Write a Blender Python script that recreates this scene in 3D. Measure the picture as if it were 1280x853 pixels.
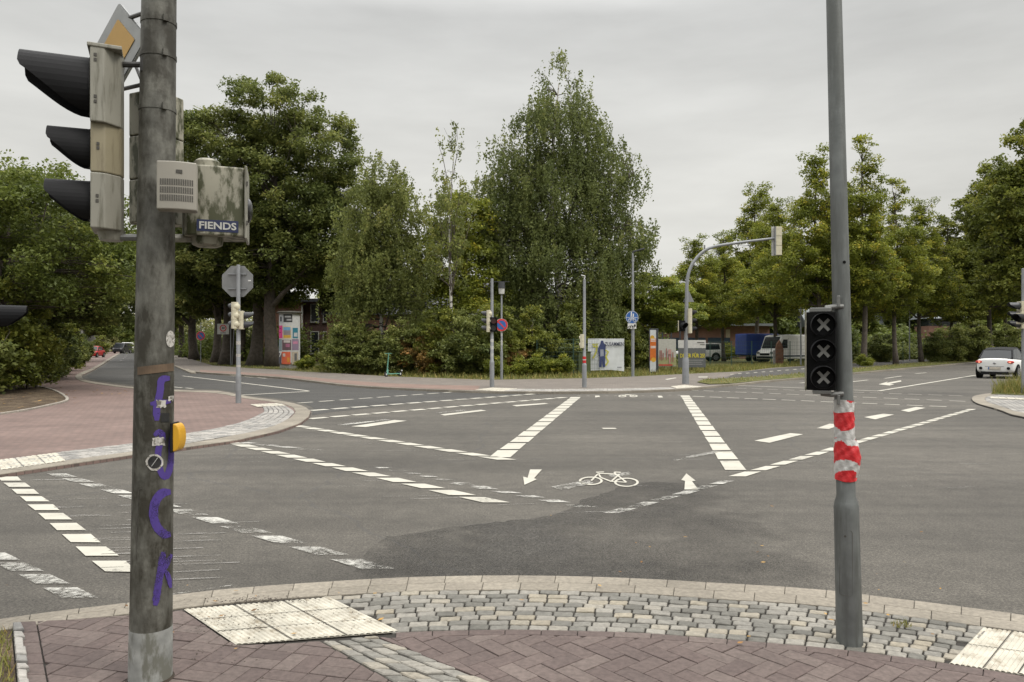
import bpy, bmesh, math, random
import numpy as np
from mathutils import Vector, Matrix
PI = math.pi
R = math.radians
random.seed(7)
for o in list(bpy.data.objects): bpy.data.objects.remove(o)
scene = bpy.context.scene
COL = scene.collection

# ------------------------------------------------------------------ camera
F, HOR, CX, CH = 940.0, 432.0, 640.0, 1.6      # focal length / horizon of the 1280 px photograph, eye height
cd = bpy.data.cameras.new('camera'); cam = bpy.data.objects.new('camera', cd); COL.objects.link(cam)
cam.location = (0, 0, CH); cam.rotation_euler = (R(90), 0, 0)
cd.sensor_width = 36; cd.lens = 36 * F / 1280; cd.shift_y = (HOR - 426.5) / 1280
cd.clip_start = 0.05; cd.clip_end = 2000
scene.camera = cam
scene.render.resolution_x = 1024; scene.render.resolution_y = 682

# ------------------------------------------------------------------ world
SUN_EL, SUN_AZ = 50, 118     # azimuth clockwise from +Y
w = bpy.data.worlds.new('World'); scene.world = w; w.use_nodes = True
nt = w.node_tree; nt.nodes.clear(); N = nt.nodes.new; L = nt.links.new
out = N('ShaderNodeOutputWorld'); bg = N('ShaderNodeBackground'); bg.inputs[1].default_value = 0.1
sky = N('ShaderNodeTexSky'); sky.sky_type = 'NISHITA'; sky.sun_disc = False
sky.sun_elevation = R(SUN_EL); sky.sun_rotation = R(SUN_AZ); sky.dust_density = 4
hs = N('ShaderNodeHueSaturation'); hs.inputs['Saturation'].default_value = 0.1; L(sky.outputs[0], hs.inputs['Color'])
tc = N('ShaderNodeTexCoord'); sx = N('ShaderNodeSeparateXYZ'); L(tc.outputs['Generated'], sx.inputs[0])
rp = N('ShaderNodeValToRGB'); L(sx.outputs[2], rp.inputs[0])
e = rp.color_ramp.elements
e[0].position = 0.0; e[0].color = (0.375, 0.373, 0.350, 1)
e[1].position = 1.0; e[1].color = (1.5, 1.48, 1.45, 1)
for p_, c_ in ((0.18, (0.340, 0.338, 0.320, 1)), (0.40, (0.30, 0.302, 0.296, 1)), (0.55, (0.80, .80, .79, 1)), (0.75, (1.3, 1.29, 1.27, 1))):
    q = e.new(p_); q.color = c_
mp = N('ShaderNodeMapping'); mp.inputs['Scale'].default_value = (1, 1, 4.2); L(tc.outputs['Generated'], mp.inputs[0])
nz = N('ShaderNodeTexNoise'); nz.inputs['Scale'].default_value = 2.1; nz.inputs['Detail'].default_value = 6; nz.inputs['Roughness'].default_value = .55
L(mp.outputs[0], nz.inputs['Vector'])
mr = N('ShaderNodeMapRange'); mr.inputs[1].default_value = .3; mr.inputs[2].default_value = .72
mr.inputs[3].default_value = 13.2; mr.inputs[4].default_value = 18.2; L(nz.outputs[0], mr.inputs[0])
vm = N('ShaderNodeVectorMath'); vm.operation = 'SCALE'; L(rp.outputs[0], vm.inputs[0]); L(mr.outputs[0], vm.inputs['Scale'])
vm2 = N('ShaderNodeVectorMath'); vm2.operation = 'SCALE'; vm2.inputs['Scale'].default_value = .06; L(hs.outputs[0], vm2.inputs[0])
va = N('ShaderNodeVectorMath'); va.operation = 'ADD'; L(vm.outputs[0], va.inputs[0]); L(vm2.outputs[0], va.inputs[1])
L(va.outputs[0], bg.inputs[0]); L(bg.outputs[0], out.inputs[0])
sd = bpy.data.lights.new('sun', 'SUN'); sun = bpy.data.objects.new('sun', sd); COL.objects.link(sun)
sd.energy = 1.5; sd.angle = R(22); sd.color = (1, .95, .87)
az, el = R(SUN_AZ), R(SUN_EL)
sdir = Vector((math.sin(az) * math.cos(el), math.cos(az) * math.cos(el), math.sin(el)))
sun.rotation_euler = sdir.to_track_quat('Z', 'Y').to_euler()
vs = scene.view_settings; vs.view_transform = 'Standard'; vs.look = 'None'; vs.exposure = 0.42; vs.gamma = 1; vs.use_curve_mapping = False
scene.render.engine = 'CYCLES'

# ------------------------------------------------------------------ pixel helpers (1280 px photograph -> metres)
def P(px, py, z=0.0):
    d = (CH - z) * F / (py - HOR)
    return Vector(((px - CX) * d / F, d, z))
def Q(px, py, d):
    return Vector(((px - CX) * d / F, d, CH - (py - HOR) * d / F))
def S(px, d): return px * d / F

# ------------------------------------------------------------------ materials
def new_mat(name):
    m = bpy.data.materials.new(name); m.use_nodes = True
    m.node_tree.nodes.clear(); return m
def nodes(m): return m.node_tree.nodes.new, m.node_tree.links.new
def ramp(n, stops):
    e = n.color_ramp.elements
    e[0].position, e[0].color = stops[0][0], (*stops[0][1], 1)
    e[1].position, e[1].color = stops[-1][0], (*stops[-1][1], 1)
    for p, c in stops[1:-1]:
        x = e.new(p); x.color = (*c, 1)
def mul(c, k): return tuple(min(1, x * k) for x in c)
KA = .80
def M(name, col, rough=.6, metal=0, noise=.12, scale=8, bump=0.0, bscale=60, stain=None, stain_scale=(6, 6, 1.5), stain_lo=.5, stain_hi=.62, spec=.5):
    """general surface: base colour with noise variation, optional stains, bump"""
    col = mul(col, KA); m = new_mat(name); N, L = nodes(m)
    o = N('ShaderNodeOutputMaterial'); b = N('ShaderNodeBsdfPrincipled'); L(b.outputs[0], o.inputs[0])
    b.inputs['Roughness'].default_value = rough; b.inputs['Metallic'].default_value = metal
    b.inputs['Specular IOR Level'].default_value = spec
    t = N('ShaderNodeTexCoord')
    n = N('ShaderNodeTexNoise'); n.inputs['Scale'].default_value = scale; n.inputs['Detail'].default_value = 5
    L(t.outputs['Object'], n.inputs['Vector'])
    r = N('ShaderNodeValToRGB'); ramp(r, [(.3, mul(col, 1 - noise)), (.7, mul(col, 1 + noise))]); L(n.outputs[0], r.inputs[0])
    c = r.outputs[0]
    if stain:
        mpn = N('ShaderNodeMapping'); mpn.inputs['Scale'].default_value = stain_scale; L(t.outputs['Object'], mpn.inputs[0])
        n2 = N('ShaderNodeTexNoise'); n2.inputs['Scale'].default_value = 1.6; n2.inputs['Detail'].default_value = 7; n2.inputs['Roughness'].default_value = .65
        L(mpn.outputs[0], n2.inputs['Vector'])
        mm = N('ShaderNodeMapRange'); mm.inputs[1].default_value = stain_lo; mm.inputs[2].default_value = stain_hi; L(n2.outputs[0], mm.inputs[0])
        mx = N('ShaderNodeMix'); mx.data_type = 'RGBA'; L(mm.outputs[0], mx.inputs[0]); L(c, mx.inputs[6]); mx.inputs[7].default_value = (*stain, 1)
        c = mx.outputs[2]
    L(c, b.inputs['Base Color'])
    if bump:
        n3 = N('ShaderNodeTexNoise'); n3.inputs['Scale'].default_value = bscale; n3.inputs['Detail'].default_value = 4; L(t.outputs['Object'], n3.inputs['Vector'])
        bp = N('ShaderNodeBump'); bp.inputs['Strength'].default_value = bump; bp.inputs['Distance'].default_value = .01
        L(n3.outputs[0], bp.inputs['Height']); L(bp.outputs[0], b.inputs['Normal'])
    return m

def asphalt(name, c1, c2, patch=(.045, .044, .043)):
    c1, c2 = mul(c1, .83), mul(c2, .83)
    m = new_mat(name); N, L = nodes(m)
    o = N('ShaderNodeOutputMaterial'); b = N('ShaderNodeBsdfPrincipled'); L(b.outputs[0], o.inputs[0])
    b.inputs['Roughness'].default_value = .78; b.inputs['Specular IOR Level'].default_value = .35
    t = N('ShaderNodeTexCoord')
    def noise(sc, det, rg=.5, vec=None):
        n = N('ShaderNodeTexNoise'); n.inputs['Scale'].default_value = sc; n.inputs['Detail'].default_value = det; n.inputs['Roughness'].default_value = rg
        L(vec if vec else t.outputs['Object'], n.inputs['Vector']); return n
    big = noise(.22, 4, .6); fine = noise(70, 4, .8); mid = noise(5, 5, .65)
    r = N('ShaderNodeValToRGB'); ramp(r, [(.35, c1), (.65, c2)]); L(big.outputs[0], r.inputs[0])
    # aggregate speckle
    mr = N('ShaderNodeMapRange'); mr.inputs[1].default_value = .36; mr.inputs[2].default_value = .66; mr.inputs[3].default_value = .35; mr.inputs[4].default_value = 1.7
    L(fine.outputs[0], mr.inputs[0])
    mr2 = N('ShaderNodeMapRange'); mr2.inputs[1].default_value = .3; mr2.inputs[2].default_value = .7; mr2.inputs[3].default_value = .82; mr2.inputs[4].default_value = 1.18
    L(mid.outputs[0], mr2.inputs[0])
    gr = noise(34, 3, .7); mrg = N('ShaderNodeMapRange'); mrg.inputs[1].default_value = .38; mrg.inputs[2].default_value = .64; mrg.inputs[3].default_value = .80; mrg.inputs[4].default_value = 1.22; L(gr.outputs[0], mrg.inputs[0])
    m0 = N('ShaderNodeMath'); m0.operation = 'MULTIPLY'; L(mr.outputs[0], m0.inputs[0]); L(mrg.outputs[0], m0.inputs[1])
    mm = N('ShaderNodeMath'); mm.operation = 'MULTIPLY'; L(m0.outputs[0], mm.inputs[0]); L(mr2.outputs[0], mm.inputs[1])
    # tyre tracks : streaks stretched along curved traffic lines
    mp = N('ShaderNodeMapping'); mp.inputs['Rotation'].default_value = (0, 0, R(-14)); mp.inputs['Scale'].default_value = (.05, .9, 1); L(t.outputs['Object'], mp.inputs[0])
    st = noise(1.6, 5, .6, mp.outputs[0])
    mr3 = N('ShaderNodeMapRange'); mr3.inputs[1].default_value = .35; mr3.inputs[2].default_value = .68; mr3.inputs[3].default_value = .80; mr3.inputs[4].default_value = 1.13
    L(st.outputs[0], mr3.inputs[0])
    mm2 = N('ShaderNodeMath'); mm2.operation = 'MULTIPLY'; L(mm.outputs[0], mm2.inputs[0]); L(mr3.outputs[0], mm2.inputs[1])
    sc = N('ShaderNodeVectorMath'); sc.operation = 'SCALE'; L(r.outputs[0], sc.inputs[0]); L(mm2.outputs[0], sc.inputs['Scale'])
    # cracks / sealed seams
    vo = N('ShaderNodeTexVoronoi'); vo.feature = 'DISTANCE_TO_EDGE'; vo.inputs['Scale'].default_value = .16
    wob = noise(1.2, 4, .6); wv = N('ShaderNodeVectorMath'); wv.operation = 'MULTIPLY_ADD'; wv.inputs[1].default_value = (.7, .7, .7)
    L(wob.outputs['Color'], wv.inputs[0]); L(t.outputs['Object'], wv.inputs[2]); L(wv.outputs[0], vo.inputs['Vector'])
    ck = N('ShaderNodeMapRange'); ck.inputs[1].default_value = .0; ck.inputs[2].default_value = .004; ck.inputs[3].default_value = .55; ck.inputs[4].default_value = 0
    L(vo.outputs[0], ck.inputs[0])
    mx = N('ShaderNodeMix'); mx.data_type = 'RGBA'; L(ck.outputs[0], mx.inputs[0]); L(sc.outputs[0], mx.inputs[6]); mx.inputs[7].default_value = (*patch, 1)
    L(mx.outputs[2], b.inputs['Base Color'])
    bp = N('ShaderNodeBump'); bp.inputs['Strength'].default_value = .5; bp.inputs['Distance'].default_value = .006
    L(fine.outputs[0], bp.inputs['Height']); L(bp.outputs[0], b.inputs['Normal'])
    return m

def paint_mat(name, wear_lo, wear_hi, col=(.46, .44, .375), wsc=14):
    """road paint; worn away where the noise is low"""
    col = mul(col, .9)
    m = new_mat(name); N, L = nodes(m)
    o = N('ShaderNodeOutputMaterial'); b = N('ShaderNodeBsdfPrincipled'); b.inputs['Roughness'].default_value = .7
    t = N('ShaderNodeTexCoord')
    n = N('ShaderNodeTexNoise'); n.inputs['Scale'].default_value = wsc; n.inputs['Detail'].default_value = 8; n.inputs['Roughness'].default_value = .78; L(t.outputs['Object'], n.inputs['Vector'])
    n2 = N('ShaderNodeTexNoise'); n2.inputs['Scale'].default_value = 2.5; n2.inputs['Detail'].default_value = 4; L(t.outputs['Object'], n2.inputs['Vector'])
    r = N('ShaderNodeValToRGB'); ramp(r, [(.3, mul(col, .8)), (.65, col)]); L(n2.outputs[0], r.inputs[0]); L(r.outputs[0], b.inputs['Base Color'])
    ma = N('ShaderNodeMath'); ma.operation = 'MULTIPLY_ADD'; ma.inputs[1].default_value = .8; L(n2.outputs[0], ma.inputs[0]); mb_ = N('ShaderNodeMath'); mb_.operation = 'MULTIPLY_ADD'; mb_.inputs[1].default_value = 1; mb_.inputs[2].default_value = -.4; L(n.outputs[0], mb_.inputs[0]); L(mb_.outputs[0], ma.inputs[2])
    mr = N('ShaderNodeMapRange'); mr.inputs[1].default_value = wear_lo; mr.inputs[2].default_value = wear_hi; L(ma.outputs[0], mr.inputs[0])
    tr = N('ShaderNodeBsdfTransparent'); mx = N('ShaderNodeMixShader'); L(mr.outputs[0], mx.inputs[0]); L(tr.outputs[0], mx.inputs[1]); L(b.outputs[0], mx.inputs[2])
    L(mx.outputs[0], o.inputs[0]); return m

def tiles_mat(name, cols, rough=.85, bump=.25, moss=None):
    """per-stone colour from face attribute 'rnd'"""
    cols = [mul(c, .84) for c in cols]
    m = new_mat(name); N, L = nodes(m)
    o = N('ShaderNodeOutputMaterial'); b = N('ShaderNodeBsdfPrincipled'); b.inputs['Roughness'].default_value = rough; L(b.outputs[0], o.inputs[0])
    b.inputs['Specular IOR Level'].default_value = .3
    a = N('ShaderNodeAttribute'); a.attribute_name = 'rnd'
    r = N('ShaderNodeValToRGB'); ramp(r, [(i / (len(cols) - 1), c) for i, c in enumerate(cols)]); L(a.outputs['Fac'], r.inputs[0])
    t = N('ShaderNodeTexCoord'); n = N('ShaderNodeTexNoise'); n.inputs['Scale'].default_value = 30; n.inputs['Detail'].default_value = 6; n.inputs['Roughness'].default_value = .7; L(t.outputs['Object'], n.inputs['Vector'])
    n2 = N('ShaderNodeTexNoise'); n2.inputs['Scale'].default_value = 1.3; n2.inputs['Detail'].default_value = 5; L(t.outputs['Object'], n2.inputs['Vector'])
    mr = N('ShaderNodeMapRange'); mr.inputs[1].default_value = .25; mr.inputs[2].default_value = .75; mr.inputs[3].default_value = .66; mr.inputs[4].default_value = 1.32; L(n.outputs[0], mr.inputs[0])
    mr2 = N('ShaderNodeMapRange'); mr2.inputs[1].default_value = .3; mr2.inputs[2].default_value = .7; mr2.inputs[3].default_value = .82; mr2.inputs[4].default_value = 1.15; L(n2.outputs[0], mr2.inputs[0])
    mm = N('ShaderNodeMath'); mm.operation = 'MULTIPLY'; L(mr.outputs[0], mm.inputs[0]); L(mr2.outputs[0], mm.inputs[1])
    sc = N('ShaderNodeVectorMath'); sc.operation = 'SCALE'; L(r.outputs[0], sc.inputs[0]); L(mm.outputs[0], sc.inputs['Scale']); L(sc.outputs[0], b.inputs['Base Color'])
    bp = N('ShaderNodeBump'); bp.inputs['Strength'].default_value = bump; bp.inputs['Distance'].default_value = .006; L(n.outputs[0], bp.inputs['Height']); L(bp.outputs[0], b.inputs['Normal'])
    return m

def brick_mat(name, c1, c2, mortar, scale, rot=0, bw=.2, rh=.1, msize=.006, vertical=False, rough=.85, vary=.2):
    c1, c2, mortar = mul(c1, KA), mul(c2, KA), mul(mortar, KA); m = new_mat(name); N, L = nodes(m)
    o = N('ShaderNodeOutputMaterial'); b = N('ShaderNodeBsdfPrincipled'); b.inputs['Roughness'].default_value = rough; L(b.outputs[0], o.inputs[0])
    b.inputs['Specular IOR Level'].default_value = .3
    t = N('ShaderNodeTexCoord'); v = t.outputs['Object']
    if vertical:
        sp = N('ShaderNodeSeparateXYZ'); L(v, sp.inputs[0]); ad = N('ShaderNodeMath'); ad.operation = 'ADD'; L(sp.outputs[0], ad.inputs[0]); L(sp.outputs[1], ad.inputs[1])
        cb = N('ShaderNodeCombineXYZ'); L(ad.outputs[0], cb.inputs[0]); L(sp.outputs[2], cb.inputs[1]); v = cb.outputs[0]
    mp = N('ShaderNodeMapping'); mp.inputs['Rotation'].default_value = (0, 0, R(rot)); L(v, mp.inputs[0])
    br = N('ShaderNodeTexBrick'); br.inputs['Scale'].default_value = scale; br.inputs['Color1'].default_value = (*c1, 1); br.inputs['Color2'].default_value = (*c2, 1)
    br.inputs['Mortar'].default_value = (*mortar, 1); br.inputs['Mortar Size'].default_value = msize; br.inputs['Brick Width'].default_value = bw; br.inputs['Row Height'].default_value = rh
    br.inputs['Bias'].default_value = 0; L(mp.outputs[0], br.inputs['Vector'])
    n = N('ShaderNodeTexNoise'); n.inputs['Scale'].default_value = .7; n.inputs['Detail'].default_value = 7; n.inputs['Roughness'].default_value = .7; L(t.outputs['Object'], n.inputs['Vector'])
    mr = N('ShaderNodeMapRange'); mr.inputs[1].default_value = .3; mr.inputs[2].default_value = .7; mr.inputs[3].default_value = 1 - vary; mr.inputs[4].default_value = 1 + vary; L(n.outputs[0], mr.inputs[0])
    sc = N('ShaderNodeVectorMath'); sc.operation = 'SCALE'; L(br.outputs[0], sc.inputs[0]); L(mr.outputs[0], sc.inputs['Scale']); L(sc.outputs[0], b.inputs['Base Color'])
    return m

def leaf_mat(name, c1, c2, c3=None, trans=.46):
    m = new_mat(name); N, L = nodes(m)
    o = N('ShaderNodeOutputMaterial'); a = N('ShaderNodeAttribute'); a.attribute_name = 'rnd'
    f = lambda c, k: (c[0] * k * 1.36, c[1] * k * 1.06, c[2] * k * .9)
    c1, c2 = f(c1, 2.0), f(c2, 2.35); c3 = f(c3, 1.9) if c3 else None
    r = N('ShaderNodeValToRGB'); st = [(0, c1), (.8, c2)] + ([(1, c3)] if c3 else [(1, c2)]); ramp(r, st); L(a.outputs['Fac'], r.inputs[0])
    d = N('ShaderNodeBsdfPrincipled'); d.inputs['Roughness'].default_value = .55; d.inputs['Specular IOR Level'].default_value = .3; L(r.outputs[0], d.inputs['Base Color'])
    tr = N('ShaderNodeBsdfTranslucent'); L(r.outputs[0], tr.inputs[0])
    mx = N('ShaderNodeMixShader'); mx.inputs[0].default_value = trans; L(d.outputs[0], mx.inputs[1]); L(tr.outputs[0], mx.inputs[2]); L(mx.outputs[0], o.inputs[0])
    return m

def ground_mat(name, cols, sc=1.0, bump=.4):
    cols = [mul(c, .9) for c in cols]
    m = new_mat(name); N, L = nodes(m)
    o = N('ShaderNodeOutputMaterial'); b = N('ShaderNodeBsdfPrincipled'); b.inputs['Roughness'].default_value = .95; L(b.outputs[0], o.inputs[0]); b.inputs['Specular IOR Level'].default_value = .1
    t = N('ShaderNodeTexCoord'); n = N('ShaderNodeTexNoise'); n.inputs['Scale'].default_value = 1.1 * sc; n.inputs['Detail'].default_value = 9; n.inputs['Roughness'].default_value = .72; L(t.outputs['Object'], n.inputs['Vector'])
    r = N('ShaderNodeValToRGB'); k = len(cols) - 1; ramp(r, [(.34 + .32 * i / k, c) for i, c in enumerate(cols)]); L(n.outputs[0], r.inputs[0])
    n2 = N('ShaderNodeTexNoise'); n2.inputs['Scale'].default_value = 28 * sc; n2.inputs['Detail'].default_value = 5; L(t.outputs['Object'], n2.inputs['Vector'])
    mr = N('ShaderNodeMapRange'); mr.inputs[1].default_value = .3; mr.inputs[2].default_value = .7; mr.inputs[3].default_value = .6; mr.inputs[4].default_value = 1.4; L(n2.outputs[0], mr.inputs[0])
    s = N('ShaderNodeVectorMath'); s.operation = 'SCALE'; L(r.outputs[0], s.inputs[0]); L(mr.outputs[0], s.inputs['Scale']); L(s.outputs[0], b.inputs['Base Color'])
    bp = N('ShaderNodeBump'); bp.inputs['Strength'].default_value = bump; bp.inputs['Distance'].default_value = .03; L(n2.outputs[0], bp.inputs['Height']); L(bp.outputs[0], b.inputs['Normal'])
    return m

def emis(name, col, s):
    m = new_mat(name); N, L = nodes(m); o = N('ShaderNodeOutputMaterial'); e = N('ShaderNodeEmission'); e.inputs[0].default_value = (*col, 1); e.inputs[1].default_value = s; L(e.outputs[0], o.inputs[0]); return m

MT = {}
MT['asphalt'] = asphalt('asphalt', (.070, .0635, .053), (.108, .098, .082))
MT['asphalt_new'] = asphalt('asphalt_new', (.048, .046, .042), (.064, .061, .056))
MT['asphalt_patch'] = asphalt('asphalt_patch', (.050, .047, .042), (.078, .073, .064))
MT['paint'] = paint_mat('road_paint', .16, .34)
MT['paint_old'] = paint_mat('old_road_paint', .40, .66, (.44, .43, .39), 26)
MT['paint_faint'] = paint_mat('faint_road_paint', .38, .8, (.30, .29, .27), 9)
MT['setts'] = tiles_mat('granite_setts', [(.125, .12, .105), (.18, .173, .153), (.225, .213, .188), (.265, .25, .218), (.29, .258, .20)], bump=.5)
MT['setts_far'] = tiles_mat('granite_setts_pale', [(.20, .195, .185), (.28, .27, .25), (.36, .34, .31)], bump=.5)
MT['joint'] = M('joint_sand', (.030, .026, .021), .95, bump=.4, bscale=200)
MT['paver'] = tiles_mat('plum_pavers', [(.104, .080, .073), (.116, .088, .080), (.128, .100, .090), (.146, .116, .104)])
MT['kerb'] = tiles_mat('kerb_blocks', [(.215, .192, .155), (.24, .214, .174), (.27, .242, .196)])
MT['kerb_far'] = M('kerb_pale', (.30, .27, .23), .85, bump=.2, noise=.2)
MT['tactile'] = M('tactile_concrete', (.50, .47, .39), .8, noise=.2, scale=9, bump=.2, bscale=120, stain=(.19, .155, .105), stain_scale=(7, 7, 7), stain_lo=.52, stain_hi=.72)
MT['pave_red'] = brick_mat('red_paving', (.205, .142, .122), (.168, .120, .105), (.11, .085, .075), 1, rot=20, bw=.2, rh=.1, msize=.007, vary=.22)
MT['pave_grey'] = brick_mat('grey_paving', (.20, .175, .15), (.165, .145, .125), (.10, .085, .075), 1, rot=8, bw=.2, rh=.1, msize=.006, vary=.16)
MT['pave_pink'] = brick_mat('pink_paving', (.245, .165, .135), (.21, .145, .12), (.14, .11, .09), 1, rot=8, bw=.2, rh=.1, msize=.006, vary=.16)
MT['grass'] = ground_mat('grass_ground', [(.045, .055, .018), (.085, .088, .032), (.16, .135, .06)])
MT['verge'] = ground_mat('verge_grass', [(.05, .065, .02), (.095, .10, .035), (.19, .16, .075)], 1.6)
MT['soil'] = ground_mat('soil', [(.045, .034, .024), (.08, .06, .042), (.15, .115, .075)], 2.2)
MT['pole_left'] = M('weathered_galvanised_pole', (.135, .132, .112), .65, .15, .38, 9, .2, 50, stain=(.026, .023, .015), stain_scale=(6, 6, 2.6), stain_lo=.38, stain_hi=.57)
MT['pole_foot'] = M('bleached_pole_foot', (.27, .275, .26), .75, .1, .3, 14, stain=(.12, .12, .10), stain_scale=(9, 9, 3), stain_lo=.5, stain_hi=.6)
MT['pole'] = M('galvanised_pole', (.17, .18, .175), .5, .45, .22, 9, .06, 80, stain=(.10, .105, .10), stain_scale=(9, 9, 1.2), stain_lo=.45, stain_hi=.6)
MT['pole_far'] = M('galvanised_far', (.27, .28, .29), .55, .3, .1, 5)
MT['steel'] = M('bracket_steel', (.20, .20, .19), .5, .4, .15, 20)
MT['dark_steel'] = M('dark_bracket', (.05, .048, .045), .55, .3)
MT['cream'] = M('cream_housing', (.27, .26, .215), .5, 0, .1, 5, stain=(.075, .07, .045), stain_scale=(16, 16, 2.2), stain_lo=.50, stain_hi=.72)
MT['cream_mid'] = M('yellowed_housing', (.27, .235, .15), .5, 0, .08, 5, stain=(.10, .08, .045), stain_scale=(16, 16, 2.2), stain_lo=.52, stain_hi=.75)
MT['cream_moss'] = M('mossy_housing', (.30, .285, .22), .6, 0, .15, 5, stain=(.04, .042, .015), stain_scale=(10, 10, 4), stain_lo=.46, stain_hi=.56)
MT['cream_far'] = M('cream_far', (.58, .54, .40), .5)
MT['box_grey'] = M('acoustic_box', (.31, .29, .245), .5, 0, .06, 6)
MT['slot'] = M('slot_dark', (.07, .065, .055), .8)
MT['black'] = M('black_plastic', (.009, .009, .010), .7, 0, .3, 6, spec=.22)
MT['black_in'] = M('black_matt', (.006, .006, .006), .85, spec=.15)
MT['visor_far'] = M('visor_grey', (.035, .037, .042), .45)
MT['lens'] = M('dark_lens', (.02, .02, .02), .2)
MT['lens_red'] = M('dark_red_lens', (.08, .012, .008), .2)
MT['cross'] = M('cross_plate', (.36, .36, .34), .6, noise=.2, scale=40)
MT['sign_back'] = M('sign_back_grey', (.22, .225, .225), .5, .3, .12, 6)
MT['white'] = M('white_sheet', (.72, .72, .69), .5, noise=.06)
MT['white_dirty'] = M('white_sign_edge', (.50, .50, .47), .5, noise=.15, scale=12)
MT['sign_grey'] = M('sign_aluminium', (.34, .345, .34), .45, .3, .1, 12)
MT['amber'] = M('sign_amber', (.50, .30, .08), .5, noise=.08)
MT['yellow'] = M('button_yellow', (.62, .33, .02), .4, noise=.08)
MT['red'] = M('red_sheet', (.55, .03, .03), .45, noise=.1)
MT['blue'] = M('blue_sheet', (.02, .11, .36), .45, noise=.1)
MT['tape_red'] = M('tape_red', (.55, .02, .025), .35, noise=.15, scale=30, bump=.15, bscale=25)
MT['tape_white'] = M('tape_white', (.50, .49, .47), .4, noise=.12, scale=30, bump=.15, bscale=25)
MT['purple'] = paint_mat('purple_spray', .27, .50, (.060, .032, .21), 22)
MT['sticker'] = M('sticker_paper', (.50, .48, .44), .7, noise=.25, scale=60, stain=(.12, .11, .09), stain_scale=(40, 40, 40), stain_lo=.5, stain_hi=.6)
MT['sticker_dark'] = M('sticker_dark', (.012, .012, .012), .6, noise=.4, scale=60)
MT['brown_tape'] = M('old_brown_tape', (.13, .085, .05), .7, noise=.3, scale=20)
MT['navy'] = M('navy_sticker', (.01, .018, .07), .5)
MT['bark'] = M('bark', (.085, .07, .055), .95, 0, .35, 5, .8, 12)
MT['bark_birch'] = M('birch_bark', (.50, .48, .43), .8, 0, .1, 5, stain=(.05, .045, .04), stain_scale=(2, 2, 5), stain_lo=.52, stain_hi=.58)
MT['brick'] = brick_mat('brick_wall', (.27, .13, .09), (.21, .10, .07), (.20, .17, .14), 1, bw=.25, rh=.083, msize=.008, vertical=True)
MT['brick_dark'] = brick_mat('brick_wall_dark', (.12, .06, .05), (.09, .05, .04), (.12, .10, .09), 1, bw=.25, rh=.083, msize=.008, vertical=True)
MT['roof_grey'] = M('roof_grey', (.20, .22, .23), .6)
MT['dark_blue'] = M('dark_blue_panel', (.02, .04, .065), .5)
MT['glass'] = M('window_glass', (.02, .024, .027), .25, spec=.4)
MT['green_steel'] = M('green_steel', (.02, .06, .045), .5)
MT['cabinet'] = M('olive_cabinet', (.065, .085, .025), .6, noise=.15)
MT['car_white'] = M('white_paint', (.78, .78, .76), .28, 0, .03)
MT['van_white'] = M('van_white', (.92, .91, .88), .35, 0, .05)
MT['car_red'] = M('red_paint', (.45, .02, .02), .3)
MT['car_dark'] = M('dark_paint', (.03, .03, .035), .3)
MT['rubber'] = M('tyre', (.018, .018, .018), .85)
MT['rim'] = M('wheel_rim', (.35, .35, .36), .35, .7)
MT['tail'] = M('tail_lamp', (.55, .04, .03), .2)
MT['tail_lit'] = emis('tail_lamp_lit', (1, .35, .22), 1.0)
MT['plate'] = M('number_plate', (.55, .50, .42), .5)
MT['tarp_blue'] = M('blue_tarpaulin', (.018, .06, .33), .5, noise=.15, scale=1.5, bump=.3, bscale=3)
MT['rust'] = M('rusty_slab', (.15, .07, .04), .9, noise=.35, scale=3)
MT['mint'] = M('mint_scooter', (.12, .30, .23), .4)
MT['stele_dark'] = M('dark_frame', (.035, .04, .05), .5)
MT['pale'] = M('pale_sheet', (.62, .64, .64), .5, noise=.08, scale=3)
MT['orange'] = M('orange_sheet', (.62, .15, .015), .5, noise=.15)
MT['gold'] = M('gold_sheet', (.65, .36, .03), .5)
MT['concrete'] = M('concrete', (.26, .25, .235), .9, noise=.2, bump=.2)
MT['leaf_litter'] = tiles_mat('leaf_litter', [(.10, .05, .02), (.28, .15, .05), (.45, .28, .08)], bump=.1)
MT['dirt'] = M('dirt_crumbs', (.035, .025, .016), .95)
def flat(name, c): 
    if name not in MT: MT[name] = M(name, c, .6, noise=.1)
    return MT[name]

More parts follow.
